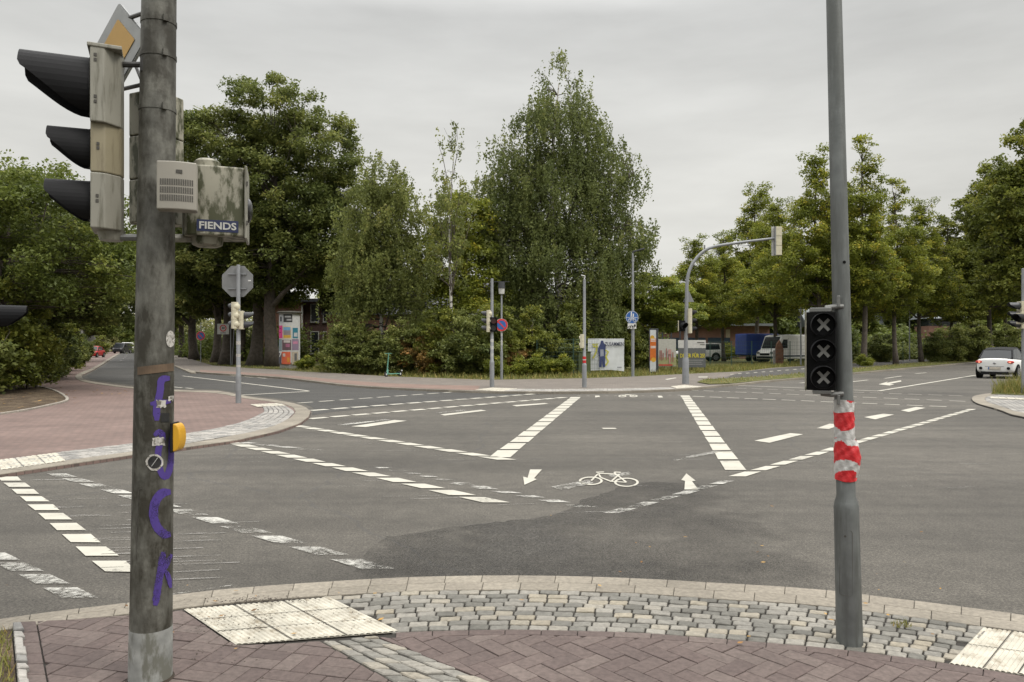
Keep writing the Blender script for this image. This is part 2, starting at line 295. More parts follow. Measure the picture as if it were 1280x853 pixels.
def fade_patch(m):
    N, L = nodes(m); o = [n for n in m.node_tree.nodes if n.type == 'OUTPUT_MATERIAL'][0]; b = [n for n in m.node_tree.nodes if n.type == 'BSDF_PRINCIPLED'][0]
    t = N('ShaderNodeTexCoord'); sp = N('ShaderNodeSeparateXYZ'); L(t.outputs['Object'], sp.inputs[0])
    n = N('ShaderNodeTexNoise'); n.inputs['Scale'].default_value = .9; n.inputs['Detail'].default_value = 8; n.inputs['Roughness'].default_value = .7; L(t.outputs['Object'], n.inputs['Vector'])
    a = N('ShaderNodeMath'); a.operation = 'MULTIPLY_ADD'; a.inputs[1].default_value = 7; L(n.outputs[0], a.inputs[0]); L(sp.outputs[0], a.inputs[2])
    mr = N('ShaderNodeMapRange'); mr.inputs[1].default_value = 2.6; mr.inputs[2].default_value = 6.0; mr.inputs[3].default_value = .9; mr.inputs[4].default_value = .0; L(a.outputs[0], mr.inputs[0])
    a2 = N('ShaderNodeMath'); a2.operation = 'MULTIPLY_ADD'; a2.inputs[1].default_value = 5; L(n.outputs[0], a2.inputs[0]); L(sp.outputs[0], a2.inputs[2]); m2 = N('ShaderNodeMapRange'); m2.inputs[1].default_value = 1.2; m2.inputs[2].default_value = 2.3; L(a2.outputs[0], m2.inputs[0]); m3 = N('ShaderNodeMath'); m3.operation = 'MULTIPLY'; L(mr.outputs[0], m3.inputs[0]); L(m2.outputs[0], m3.inputs[1]); mr = m3
    tr = N('ShaderNodeBsdfTransparent'); mx = N('ShaderNodeMixShader'); L(mr.outputs[0], mx.inputs[0]); L(tr.outputs[0], mx.inputs[1]); L(b.outputs[0], mx.inputs[2]); L(mx.outputs[0], o.inputs[0])
MT['tar_patch'] = asphalt('tar_patch', (.055, .051, .045), (.084, .078, .068)); fade_patch(MT['tar_patch'])
# ------------------------------------------------------------------ object helpers
def link(o, parent=None):
    COL.objects.link(o)
    if parent: o.parent = parent
    return o
def tag(o, label=None, cat=None, group=None, kind=None):
    if label: o['label'] = label
    if cat: o['category'] = cat
    if group: o['group'] = group
    if kind: o['kind'] = kind
    return o
def thing(name, label, cat, loc=(0, 0, 0), rz=0, group=None):
    o = bpy.data.objects.new(name, None); o.empty_display_size = .2; link(o); o.location = loc; o.rotation_euler = (0, 0, R(rz))
    return tag(o, label, cat, group)
class MB:
    def __init__(s): s.v = []; s.f = []; s.m = []; s.r = []
    def add(s, vs, fs, mi=0, rnd=.5):
        k = len(s.v); s.v += [tuple(v) for v in vs]
        for f in fs: s.f.append([i + k for i in f]); s.m.append(mi); s.r.append(rnd)
    def poly(s, pts, mi=0, rnd=.5): s.add(pts, [list(range(len(pts)))], mi, rnd)
    def box(s, c, d, rz=0, mi=0, rnd=.5, mat=None):
        x, y, z = d[0] / 2, d[1] / 2, d[2] / 2
        vs = [Vector((i * x, j * y, k * z)) for k in (-1, 1) for j in (-1, 1) for i in (-1, 1)]
        m = mat if mat else Matrix.Rotation(R(rz), 3, 'Z')
        c = Vector(c); vs = [m @ v + c for v in vs]
        s.add(vs, [(0, 2, 3, 1), (4, 5, 7, 6), (0, 1, 5, 4), (1, 3, 7, 5), (3, 2, 6, 7), (2, 0, 4, 6)], mi, rnd)
    def prism(s, pts, z0, z1, mi=0, rnd=.5):
        """pts: xy list (any winding)"""
        a = sum(pts[i - 1][0] * pts[i][1] - pts[i][0] * pts[i - 1][1] for i in range(len(pts)))
        if a < 0: pts = pts[::-1]
        n = len(pts); vs = [(p[0], p[1], z0) for p in pts] + [(p[0], p[1], z1) for p in pts]
        fs = [list(range(n, 2 * n)), list(range(n - 1, -1, -1))] + [[i, (i + 1) % n, n + (i + 1) % n, n + i] for i in range(n)]
        s.add(vs, fs, mi, rnd)
    def xprism(s, pts, x0, x1, mi=0):
        """pts: (y,z) silhouette extruded along x"""
        n = len(pts); vs = [(x0, p[0], p[1]) for p in pts] + [(x1, p[0], p[1]) for p in pts]
        s.add(vs, [list(range(n, 2 * n)), list(range(n - 1, -1, -1))] + [[i, (i + 1) % n, n + (i + 1) % n, n + i] for i in range(n)], mi)
    def tube(s, path, rad, n=10, mi=0, cap=True, rnd=.5):
        path = [Vector(p) for p in path]
        if not hasattr(rad, '__len__'): rad = [rad] * len(path)
        rings = []
        up = None
        for i, p in enumerate(path):
            t = (path[min(i + 1, len(path) - 1)] - path[max(i - 1, 0)]).normalized()
            if up is None:
                up = Vector((0, 0, 1)) if abs(t.z) < .9 else Vector((1, 0, 0))
            a = t.cross(up).normalized(); b = a.cross(t).normalized(); up = b
            rings.append([p + (a * math.cos(2 * PI * k / n) + b * math.sin(2 * PI * k / n)) * rad[i] for k in range(n)])
        vs = [v for r_ in rings for v in r_]
        fs = [[i * n + k, i * n + (k + 1) % n, (i + 1) * n + (k + 1) % n, (i + 1) * n + k] for i in range(len(path) - 1) for k in range(n)]
        fs = [f[::-1] for f in fs]
        if cap: fs += [list(range(n)), list(range(len(vs) - 1, len(vs) - n - 1, -1))]
        s.add(vs, fs, mi, rnd)
    def disc(s, c, nrm, r, n=20, mi=0, th=0.0, ry=None):
        nrm = Vector(nrm).normalized(); c = Vector(c)
        s.tube([c - nrm * th / 2, c + nrm * th / 2] if th else [c, c + nrm * .001], r, n, mi)
    def sphere(s, c, r, n=10, mi=0, sc=(1, 1, 1)):
        vs = []; fs = []
        for i in range(n + 1):
            th = PI * i / n
            for k in range(2 * n):
                ph = PI * k / n
                vs.append((c[0] + r * sc[0] * math.sin(th) * math.cos(ph), c[1] + r * sc[1] * math.sin(th) * math.sin(ph), c[2] + r * sc[2] * math.cos(th)))
        for i in range(n):
            for k in range(2 * n):
                fs.append([i * 2 * n + k, (i + 1) * 2 * n + k, (i + 1) * 2 * n + (k + 1) % (2 * n), i * 2 * n + (k + 1) % (2 * n)])
        s.add(vs, fs, mi)
    def build(s, name, mats, parent=None, smooth=False, loc=None, rz=0, bevel=0, label=None):
        me = bpy.data.meshes.new(name); me.from_pydata(s.v, [], s.f)
        mats = mats if isinstance(mats, (list, tuple)) else [mats]
        for m in mats: me.materials.append(m if not isinstance(m, str) else MT[m])
        me.polygons.foreach_set('material_index', s.m)
        at = me.attributes.new('rnd', 'FLOAT', 'FACE'); at.data.foreach_set('value', s.r)
        if smooth:
            me.polygons.foreach_set('use_smooth', [True] * len(s.f))
        me.validate(); me.update()
        o = bpy.data.objects.new(name, me); link(o, parent)
        if smooth:
            try: me.set_sharp_from_angle(angle=R(42))
            except Exception: pass
        if loc is not None: o.location = loc
        if rz: o.rotation_euler = (0, 0, R(rz))
        if bevel:
            b = o.modifiers.new('bevel', 'BEVEL'); b.width = bevel; b.segments = 2; b.limit_method = 'ANGLE'; b.angle_limit = R(35)
        if label: o['label'] = label
        return o
def one(name, fn, mats, **k):
    m = MB(); fn(m); return m.build(name, mats, **k)
def structure(o): o['kind'] = 'structure'; return o

def text_obj(name, body, size, mat, parent, loc, rot=(R(90), 0, 0), extrude=.002, sx=1.0, bold=.0, align='CENTER'):
    c = bpy.data.curves.new('tmp', 'FONT'); c.body = body; c.size = size; c.extrude = extrude; c.offset = bold
    c.align_x = align; c.align_y = 'CENTER'; c.resolution_u = 3
    t = bpy.data.objects.new('tmp', c); COL.objects.link(t)
    bpy.context.view_layer.update()
    me = bpy.data.meshes.new_from_object(t.evaluated_get(bpy.context.evaluated_depsgraph_get()))
    bpy.data.objects.remove(t); bpy.data.curves.remove(c)
    me.name = name; me.materials.clear(); me.materials.append(MT[mat] if isinstance(mat, str) else mat)
    o = bpy.data.objects.new(name, me); link(o, parent); o.location = loc; o.rotation_euler = rot; o.scale = (sx, 1, 1)
    return o

# ------------------------------------------------------------------ curve helpers
def resample(pts, n):
    pts = [Vector(p) for p in pts]; Ls = [0]
    for a, b in zip(pts, pts[1:]): Ls.append(Ls[-1] + (b - a).length)
    out = []; j = 0
    for i in range(n):
        s = Ls[-1] * i / (n - 1)
        while j < len(pts) - 2 and Ls[j + 1] < s: j += 1
        t = (s - Ls[j]) / max(1e-9, Ls[j + 1] - Ls[j]); out.append(pts[j].lerp(pts[j + 1], t))
    return out
def smooth_curve(pts, n):
    """Catmull-Rom through pts then even resample"""
    p = [Vector(q) for q in pts]; p = [p[0] * 2 - p[1]] + p + [p[-1] * 2 - p[-2]]; o = []
    for i in range(1, len(p) - 2):
        for k in range(12):
            t = k / 12; a, b, c, d = p[i - 1], p[i], p[i + 1], p[i + 2]
            o.append(.5 * ((2 * b) + (c - a) * t + (2 * a - 5 * b + 4 * c - d) * t * t + (3 * b - a - 3 * c + d) * t ** 3))
    o.append(p[-2]); return resample(o, n)
def clip(subj, cl):
    """Sutherland-Hodgman; cl convex ccw"""
    out = subj
    for i in range(len(cl)):
        a, b = cl[i], cl[(i + 1) % len(cl)]; inp = out; out = []
        if not inp: return []
        def side(p): return (b[0] - a[0]) * (p[1] - a[1]) - (b[1] - a[1]) * (p[0] - a[0])
        for j in range(len(inp)):
            p, q = inp[j - 1], inp[j]; sp, sq = side(p), side(q)
            if sq >= 0:
                if sp < 0: t = sp / (sp - sq); out.append((p[0] + (q[0] - p[0]) * t, p[1] + (q[1] - p[1]) * t))
                out.append(q)
            elif sp >= 0:
                t = sp / (sp - sq); out.append((p[0] + (q[0] - p[0]) * t, p[1] + (q[1] - p[1]) * t))
    return out
def area(p): return .5 * sum(p[i - 1][0] * p[i][1] - p[i][0] * p[i - 1][1] for i in range(len(p)))
def stone(mb, pts, z, h, inset=.004, bev=.004, mi=0, rnd=.5, tilt=0):
    """one paving stone: convex-ish outline pts (xy ccw), top at z"""
    if area(pts) < 0: pts = pts[::-1]
    if abs(area(pts)) < .0006: return
    cx = sum(p[0] for p in pts) / len(pts); cy = sum(p[1] for p in pts) / len(pts)
    tx, ty = random.uniform(-tilt, tilt), random.uniform(-tilt, tilt)
    def ring(ins, zz):
        o = []
        for p in pts:
            dx, dy = p[0] - cx, p[1] - cy; l = math.hypot(dx, dy) or 1; k = max(0, 1 - ins * 1.3 / l)
            o.append((cx + dx * k, cy + dy * k, zz + dx * tx + dy * ty))
        return o
    n = len(pts); r0 = ring(inset, z - h); r1 = ring(inset, z - bev); r2 = ring(inset + bev, z)
    fs = [[i, (i + 1) % n, n + (i + 1) % n, n + i] for i in range(n)] + [[n + i, n + (i + 1) % n, 2 * n + (i + 1) % n, 2 * n + i] for i in range(n)] + [list(range(2 * n, 3 * n))]
    mb.add(r0 + r1 + r2, fs, mi, rnd)
def inside(p, pl):
    ins = False
    for i in range(len(pl)):
        (x1, y1), (x2, y2) = pl[i - 1], pl[i]
        if (y1 > p[1]) != (y2 > p[1]) and p[0] < (x2 - x1) * (p[1] - y1) / (y2 - y1) + x1: ins = not ins
    return ins
def strip_stones(mb, A, B, rows, ln, z, h=.02, jit=.0, inset=.004, bev=.004, tilt=0, rr=(0, 1), stagger=True, mi=0, skip=()):
    """courses of stones between curve A and curve B (equal sampled)"""
    n = len(A); LA = sum((A[i + 1] - A[i]).length for i in range(n - 1))
    def pt(s, t):
        s = min(max(s, 0), 1); x = s * (n - 1); i = min(int(x), n - 2); f = x - i
        a = A[i].lerp(A[i + 1], f); b = B[i].lerp(B[i + 1], f); return a.lerp(b, t)
    for r_ in range(rows):
        s = (-random.random() * ln / LA) if stagger else 0
        while s < 1:
            l = ln * random.uniform(1 - jit * 3, 1 + jit * 3) / LA
            s0, s1 = max(s, 0), min(s + l, 1)
            if (s1 - s0) * LA > ln * .22:
                t0, t1 = r_ / rows, (r_ + 1) / rows; j = lambda: random.uniform(-jit, jit) * ln * .55
                c = [pt(s0, t0), pt(s1, t0), pt(s1, t1), pt(s0, t1)]
                if jit:
                    q = []
                    for k in range(4):
                        a, b = c[k], c[(k + 1) % 4]
                        q += [(a.lerp(b, .09)), (a.lerp(b, .5)), (a.lerp(b, .91))]
                    pts = [(v.x + j() * .6, v.y + j() * .6) for v in q]
                else: pts = [(v.x, v.y) for v in c]
                mid_ = (sum(p[0] for p in pts) / len(pts), sum(p[1] for p in pts) / len(pts))
                if any(inside(mid_, sk) for sk in skip): s += l; continue
                stone(mb, pts, z + (random.uniform(-.004, .004) if jit else random.uniform(-.001, .001)), h, inset, bev, mi, random.uniform(*rr), tilt)
            s += l

# ================================================================== GROUND
GZ = -0.03
structure(one('ground', lambda m: m.poly([(-500, -60, GZ), (500, -60, GZ), (500, 700, GZ), (-500, 700, GZ)]), 'grass'))
far_kerb_px = [(172, 437.5), (218, 456.5), (230, 461), (247, 465), (294, 468.5), (347, 471.5), (380, 475), (431, 481), (455, 483.3), (530, 486.8), (580, 488.8), (628, 490), (700, 490.2), (779, 489.4), (840, 487.4), (872, 485), (895, 481.8), (920, 480.2), (946, 477.2), (978, 474.4), (1008, 472.3), (1065, 466.6), (1144, 459.5), (1216, 453), (1280, 447.6)]
ZF = .06
fk = smooth_curve([P(x, y, ZF) for x, y in far_kerb_px], 160)
rdp = [(p.x, p.y + .35) for p in fk]
road = [(-150, 300)] + rdp + [(202, 211), (212, 200), (30, 36), (70, 36), (70, 2.2), (-60, 2.2), (-60, 20), (-90, 170), (-156, 300)]
structure(one('road', lambda m: m.poly([(x, y, 0) for x, y in road]), 'asphalt'))

# ---- left pavement island
ZL = .05
li_out = [(161, 436.9), (150, 442), (127, 456.5), (111, 465), (102, 470), (108, 475), (131, 479.3), (169, 484), (219, 487.5), (272, 488.5), (308, 495.5), (340, 499.5), (362, 502.8), (378, 507), (387, 512), (388, 518), (375, 529), (341, 540.5), (294, 550.5), (216, 561), (169, 568.3), (90, 579.5), (0, 592.5), (-160, 616), (-520, 665)]
lo = smooth_curve([P(x, y, ZL) for x, y in li_out], 240)
li_in = [(158, 437.1), (146, 442.5), (122, 456.5), (104, 464.5), (94, 470), (102, 476.5), (131, 481.5), (169, 486), (219, 489.5), (268, 491), (300, 497), (335, 501.5), (352, 504.2), (364, 508), (369, 512.5), (368, 518), (355, 527), (325, 537.5), (285, 546.5), (216, 556.5), (169, 563.6), (90, 574.5), (0, 587), (-160, 610), (-520, 657)]
lin = smooth_curve([P(x, y, ZL) for x, y in li_in], 240)
structure(one('left_pavement', lambda m: m.prism([(p.x, p.y) for p in lo] + [(-60, 6), (-75, 60), (-160, 300)], GZ - .05, ZL - .012), 'pave_red'))
mb = MB(); i0 = 0
strip_stones(mb, lo[:], lin[:], 1, .5, ZL, .06, inset=.003, bev=.006)
structure(mb.build('left_kerb', ['kerb']))
# cobbled band on the island, inside the kerb
cin = smooth_curve([P(x, y, ZL) for x, y in [(326, 506), (330, 513.5), (322, 519), (303, 527), (269, 535.5), (219, 544), (169, 553.5), (71, 565.5), (0, 575.5), (-160, 597), (-520, 640)]], 140)
cout = smooth_curve([P(x, y, ZL) for x, y in [(352, 504.4), (367, 513.5), (365, 519), (354, 527.4), (324, 537.8), (216, 556.8), (169, 563.9), (90, 574.8), (0, 587.3), (-160, 610.3), (-520, 657.3)]], 140)
mb = MB(); strip_stones(mb, cin, cout, 6, .13, ZL + .002, .03, .06, .006, .008, .03, rr=(.1, 1))
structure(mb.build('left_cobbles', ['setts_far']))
structure(one('left_cobble_bed', lambda m: [m.poly([cin[i] - Vector((0, 0, .008)), cout[i] - Vector((0, 0, .008)), cout[i + 1] - Vector((0, 0, .008)), cin[i + 1] - Vector((0, 0, .008))]) for i in range(139)], 'joint'))

def tactile(name, c4, nu, nv, z, tu=3, tv=3, ribs=22):
    """ribbed tiles in the quad c4 (a->b top edge, d->c lower edge); ribs run a->d"""
    m = MB(); a, b, c, d = c4
    g = .003
    for i in range(tu):
        for k in range(tv):
            u0, u1 = i / tu + g, (i + 1) / tu - g; v0, v1 = k / tv + g, (k + 1) / tv - g
            nr = max(1, ribs // tu); prof = []
            for r_ in range(nr):
                for f, hgt in ((.0, -.005), (.25, .0), (.62, .0), (.98, -.005)): prof.append(((r_ + f) / nr, hgt))
            rows = []
            dz = random.uniform(-.0015, .0015)
            for v in (v0, v1):
                rows.append([(lambda p: (p.x, p.y, z + h + dz))((a.lerp(b, u0 + (u1 - u0) * f)).lerp(d.lerp(c, u0 + (u1 - u0) * f), v)) for f, h in prof])
            n = len(prof); m.add(rows[0] + rows[1], [[j, n + j, n + j + 1, j + 1] for j in range(n - 1)])
    for i in range(1, tu):
        p0, p1 = a.lerp(b, i / tu), d.lerp(c, i / tu); u_ = (b - a).normalized() * .0025; m.poly([Vector((v.x, v.y, z + .0006)) for v in (p0 - u_, p1 - u_, p1 + u_, p0 + u_)], 1)
    for k in range(1, tv):
        p0, p1 = a.lerp(d, k / tv), b.lerp(c, k / tv); u_ = (d - a).normalized() * .0025; m.poly([Vector((v.x, v.y, z + .0010)) for v in (p0 - u_, p0 + u_, p1 + u_, p1 - u_)], 1)
    o = m.build(name, ['tactile', 'joint']); b_ = MB(); b_.poly([Vector((p.x, p.y, z - .0065)) for p in c4][::-1])
    structure(o); structure(b_.build(name + '_bed', ['tactile'])); return o
def q4(pts, z): return [P(x, y, z) for x, y in pts]
tactile('tactile_paving', q4([(-260, 609), (71, 566), (83, 576.5), (-250, 622)], ZL), 0, 0, ZL + .006, 10, 2, 40)
tactile('tactile_paving', q4([(313, 505.8), (347, 504.3), (359, 507.3), (322, 509)], ZL), 0, 0, ZL + .008, 4, 2, 8)

# soil patch with roots left
soil = smooth_curve([P(x, y, ZL) for x, y in [(-420, 474), (-200, 478), (-60, 478), (20, 480.5), (60, 486), (84, 498.5), (66, 506), (0, 518), (-160, 534), (-420, 560)]], 60)
structure(one('soil_bed', lambda m: m.prism([(p.x, p.y) for p in soil], 0, ZL + .012), 'soil'))
structure(one('soil_edging', lambda m: [m.box(((soil[i] + soil[i + 1]) / 2)[:2] + (ZL,), ((soil[i + 1] - soil[i]).length * .97, .08, .06), math.degrees(math.atan2((soil[i + 1] - soil[i]).y, (soil[i + 1] - soil[i]).x))) for i in range(18, 52)], 'kerb_far'))

# ---- far pavement
back_px = [(1500, 438.6), (1280, 441.5), (1165, 447.6), (1087, 453.5), (1008, 457.6), (962, 460.3), (929, 464.5), (872, 467), (791, 471), (735, 473), (610, 475), (492, 471), (417, 466.6), (380, 465), (350, 462.4), (312, 460.5), (266, 457), (235, 448), (219, 443), (185, 437)]
bk = [P(x, y, ZF) for x, y in back_px]
structure(one('far_pavement', lambda m: m.prism([(p.x, p.y) for p in fk] + [(203, 211)] + [(p.x, p.y) for p in bk], GZ - .05, ZF), 'pave_grey'))
mb = MB()
fk2 = [Vector((p.x, p.y, 0)) for p in fk]
nrm = []
for i in range(len(fk2)):
    t = (fk2[min(i + 1, len(fk2) - 1)] - fk2[max(0, i - 1)]).normalized(); nrm.append(Vector((-t.y, t.x, 0)))
strip_stones(mb, [p - n * .0 for p, n in zip(fk2, nrm)], [p - n * .16 for p, n in zip(fk2, nrm)], 1, .9, ZF + .02, .09, inset=.003, bev=.01, stagger=False)
structure(mb.build('far_kerb', ['kerb']))
def sheet(name, pts, z, mat, zp=None):
    return structure(one(name, lambda m: m.poly([Vector((p.x, p.y, z)) for p in [P(x, y, zp if zp is not None else z) for x, y in pts]][::-1]), mat))
sheet('red_cycle_track', [(250, 462.5), (294, 465), (347, 468.2), (380, 471), (431, 475.5), (480, 479), (531, 481), (600, 482.4), (597, 488), (531, 485.8), (481, 483.8), (431, 480), (380, 474.2), (347, 470.8), (294, 467.7), (250, 465.2)], ZF + .006, 'pave_pink')
cA = [P(x, y, ZF) for x, y in resample([(628, 486.5, 0), (700, 486.8, 0), (779, 486.2, 0), (838, 484.5, 0)], 40) for _ in [0]] if False else [P(v.x, v.y, ZF) for v in resample([(640, 486.6, 0), (700, 486.9, 0), (779, 486.2, 0), (836, 484.8, 0)], 40)]
cB = [P(v.x, v.y, ZF) for v in resample([(630, 489.3, 0), (700, 489.5, 0), (779, 488.8, 0), (846, 486.6, 0)], 40)]
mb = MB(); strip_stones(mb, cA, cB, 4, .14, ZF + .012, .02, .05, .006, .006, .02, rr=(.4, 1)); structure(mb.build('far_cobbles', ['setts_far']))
tactile('tactile_paving', q4([(615, 485), (647, 486.2), (628, 489.6), (592, 487.6)], ZF), 0, 0, ZF + .012, 4, 3, 8)
tactile('tactile_paving', q4([(855, 481.6), (880, 483.8), (846, 486), (838, 483.4)], ZF), 0, 0, ZF + .012, 4, 3, 8)
verge_lo = [(886, 480), (915, 479.4), (946, 476.3), (978, 473.7), (1008, 471.6), (1065, 465.8), (1144, 458.8), (1216, 452.3), (1290, 446.2)]
verge_up = [(1290, 443), (1230, 447.3), (1165, 452), (1064, 461), (995, 467.5), (946, 471.3), (913, 472.8), (882, 474), (871, 477.5)]
sheet('grass_verge', verge_lo + verge_up, ZF + .03, 'verge')
sheet('cycle_path', [(929, 465), (962, 461), (1008, 458), (1087, 454), (1165, 448), (1280, 442), (1285, 443), (1230, 447.0), (1165, 451.6), (1064, 460.5), (995, 467), (946, 470.8), (905, 472.3)], ZF + .006, MT['asphalt_patch'])
mb = MB()
for k in range(12):
    t0, t1 = k / 12, (k + .45) / 12
    a0, a1 = Vector((912, 468, 0)).lerp(Vector((1030, 459, 0)), t0), Vector((912, 468, 0)).lerp(Vector((1030, 459, 0)), t1)
    mb.poly([P(a0.x, a0.y, ZF + .012), P(a1.x, a1.y, ZF + .012), P(a1.x + 1.5, a1.y + .35, ZF + .012), P(a0.x + 1.5, a0.y + .4, ZF + .012)])
mb.poly([P(x, y, ZF + .01) for x, y in [(831, 474.2), (844, 472.2), (846, 472.8), (834, 475)]]); mb.poly([P(x, y, ZF + .01) for x, y in [(873, 471), (885, 471), (884, 472), (873, 472.1)]])
structure(mb.build('path_marking', ['paint']))

# ---- right traffic island
ri = smooth_curve([P(x, y, .04) for x, y in [(1500, 556), (1280, 521.5), (1249, 512), (1222, 504.5), (1214.5, 499), (1219, 494.5), (1238, 491.6), (1262, 488), (1330, 478), (1500, 462)]], 60)
rin = smooth_curve([P(x, y, .04) for x, y in [(1500, 550), (1280, 516.5), (1256, 509.5), (1236, 503.5), (1231, 499), (1234, 496), (1246, 494), (1268, 491), (1335, 481), (1500, 464)]], 60)
structure(one('right_island', lambda m: m.prism([(p.x, p.y) for p in ri], GZ, .032), 'joint'))
mb = MB(); strip_stones(mb, ri, rin, 1, .5, .045, .05, inset=.003, bev=.006); structure(mb.build('island_kerb', ['kerb']))
mb = MB()
poly = [(p.x, p.y) for p in rin]
for gx in range(190):
    for gy in range(110):
        x0, y0 = 11.6 + gx * .14, 15.5 + gy * .14; x0 += .07 * (gy % 2)
        if y0 > 12.4 + x0 * .62 + 4: continue
        c = clip(poly, [(x0, y0), (x0 + .13, y0), (x0 + .13, y0 + .13), (x0, y0 + .13)])
        if len(c) >= 3 and abs(area(c)) > .004: stone(mb, c, .045, .02, .006, .006, rnd=random.random())
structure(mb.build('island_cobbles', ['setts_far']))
tactile('tactile_paving', q4([(1237, 496.3), (1300, 499), (1304, 501.2), (1239, 498.4)], .045), 0, 0, .056, 6, 1, 12)
isl_soil = [(1238, 492.6), (1245, 489), (1262, 485), (1290, 478), (1400, 470), (1500, 464), (1500, 500), (1300, 494.5)]
sheet('island_grass', isl_soil, .06, 'verge')

# ================================================================== NEAR PAVEMENT (every stone modelled)
ZN = .03
kout = smooth_curve([P(x, y, ZN) for x, y in [(-420, 850), (-160, 800), (0, 773.5), (94, 761), (162, 753), (216, 743.5), (290, 735.5), (400, 727.5), (525, 721), (665, 719.3), (800, 723), (880, 727.5), (999, 734.5), (1080, 743), (1280, 768.5), (1420, 790), (1650, 838)]], 160)
kin = smooth_curve([P(x, y, ZN) for x, y in [(-420, 872), (-160, 818), (0, 788), (94, 773.5), (162, 768), (216, 761), (290, 753), (400, 745), (525, 738.6), (665, 737.4), (800, 741.5), (880, 747.5), (999, 754.5), (1080, 763.5), (1280, 789.5), (1420, 812), (1650, 862)]], 160)
# cobble lower edge curve, soldier course
clow = smooth_curve([P(x, y, ZN) for x, y in [(230, 812), (400, 797), (500, 790.5), (588, 787.8), (665, 787.3), (800, 791), (880, 797), (1024, 809), (1161, 826), (1280, 845), (1420, 872), (1650, 930)]], 140)
csol = smooth_curve([P(x, y, ZN) for x, y in [(230, 820), (400, 803.5), (500, 797), (588, 794), (665, 793.5), (800, 797.5), (880, 803.5), (1024, 816), (1161, 834), (1280, 854), (1420, 882), (1650, 942)]], 140)
structure(one('near_pavement', lambda m: m.prism([(p.x, p.y + .0) for p in kout] + [(12, -12), (-12, -12)], GZ - .05, ZN - .010), 'joint'))
mb = MB()
kmid = [a.lerp(b, .5) for a, b in zip(kout, kin)]
strip_stones(mb, kout, kmid, 1, .25, ZN, .05, inset=.0015, bev=.003, rr=(.2, 1))
strip_stones(mb, kmid, kin, 1, .25, ZN, .02, inset=.0015, bev=.003, rr=(0, .9))
structure(mb.build('near_kerb', ['kerb']))
gt = [p for p in kout if p.x > P(700, 720, ZN).x]
structure(one('kerb_dark_line', lambda m: [m.poly([(gt[i].x, gt[i].y - .004, .006), (gt[i + 1].x, gt[i + 1].y - .004, .006), (gt[i + 1].x, gt[i + 1].y + .012 + .03 * random.random() * min(1, i / 25), .006), (gt[i].x, gt[i].y + .012 + .02 * random.random() * min(1, i / 25), .006)]) for i in range(len(gt) - 1)], 'dirt'))  # dark line of the kerb step, drawn as a thin strip in the crumb colour
# cobbles between kerb and pavers, right of the tactile field
def sub(curve, x0, x1, n=120):
    c = [p for p in curve if x0 <= p.x <= x1]; return resample(c, n)
TA = q4([(230, 762), (414, 747.3), (501, 790), (295, 806)], ZN)
TB = q4([(1228, 785), (1345, 799.5), (1318, 850), (1186, 830)], ZN)
mb = MB()
up = [P(v.x, v.y, ZN) for v in resample([(400, 746, 0), (525, 739, 0), (665, 737.8, 0), (800, 742, 0), (880, 748, 0), (999, 755, 0), (1080, 764, 0), (1280, 790, 0)], 120)]
lw = [P(v.x, v.y, ZN) for v in resample([(390, 797.5, 0), (503, 790.5, 0), (588, 787.8, 0), (665, 787.3, 0), (800, 791, 0), (880, 797, 0), (1024, 809, 0), (1100, 817.5, 0), (1270, 843, 0)], 120)]
strip_stones(mb, up, lw, 9, .115, ZN + .002, .03, .030, .0040, .004, .035, rr=(0, 1), skip=[[(p.x, p.y) for p in TA], [(p.x, p.y) for p in TB]])
# granite strip running to the camera
g0, g1 = P(402, 801, ZN), P(470, 795.5, ZN)
ga = [g0.lerp(P(516, 866, ZN), t / 20) for t in range(34)]; gb = [g1.lerp(P(646, 866, ZN), t / 20) for t in range(34)]
strip_stones(mb, ga, gb, 4, .10, ZN + .002, .03, .035, .0045, .005, .04, rr=(.2, .95))
# to the right of the second tactile field
up2 = [P(v.x, v.y, ZN) for v in resample([(1345, 800, 0), (1420, 813, 0), (1650, 864, 0)], 30)]
lw2 = [P(v.x, v.y, ZN) for v in resample([(1318, 851, 0), (1420, 872, 0), (1650, 930, 0)], 30)]
strip_stones(mb, up2, lw2, 8, .125, ZN + .004, .03, .055, .005, .009, .05, rr=(0, .92))
structure(mb.build('near_cobbles', ['setts']))
tactile('tactile_paving', TA, 0, 0, ZN + .0058, 3, 3, 27)
tactile('tactile_paving', TB, 0, 0, ZN + .0058, 3, 2, 18)
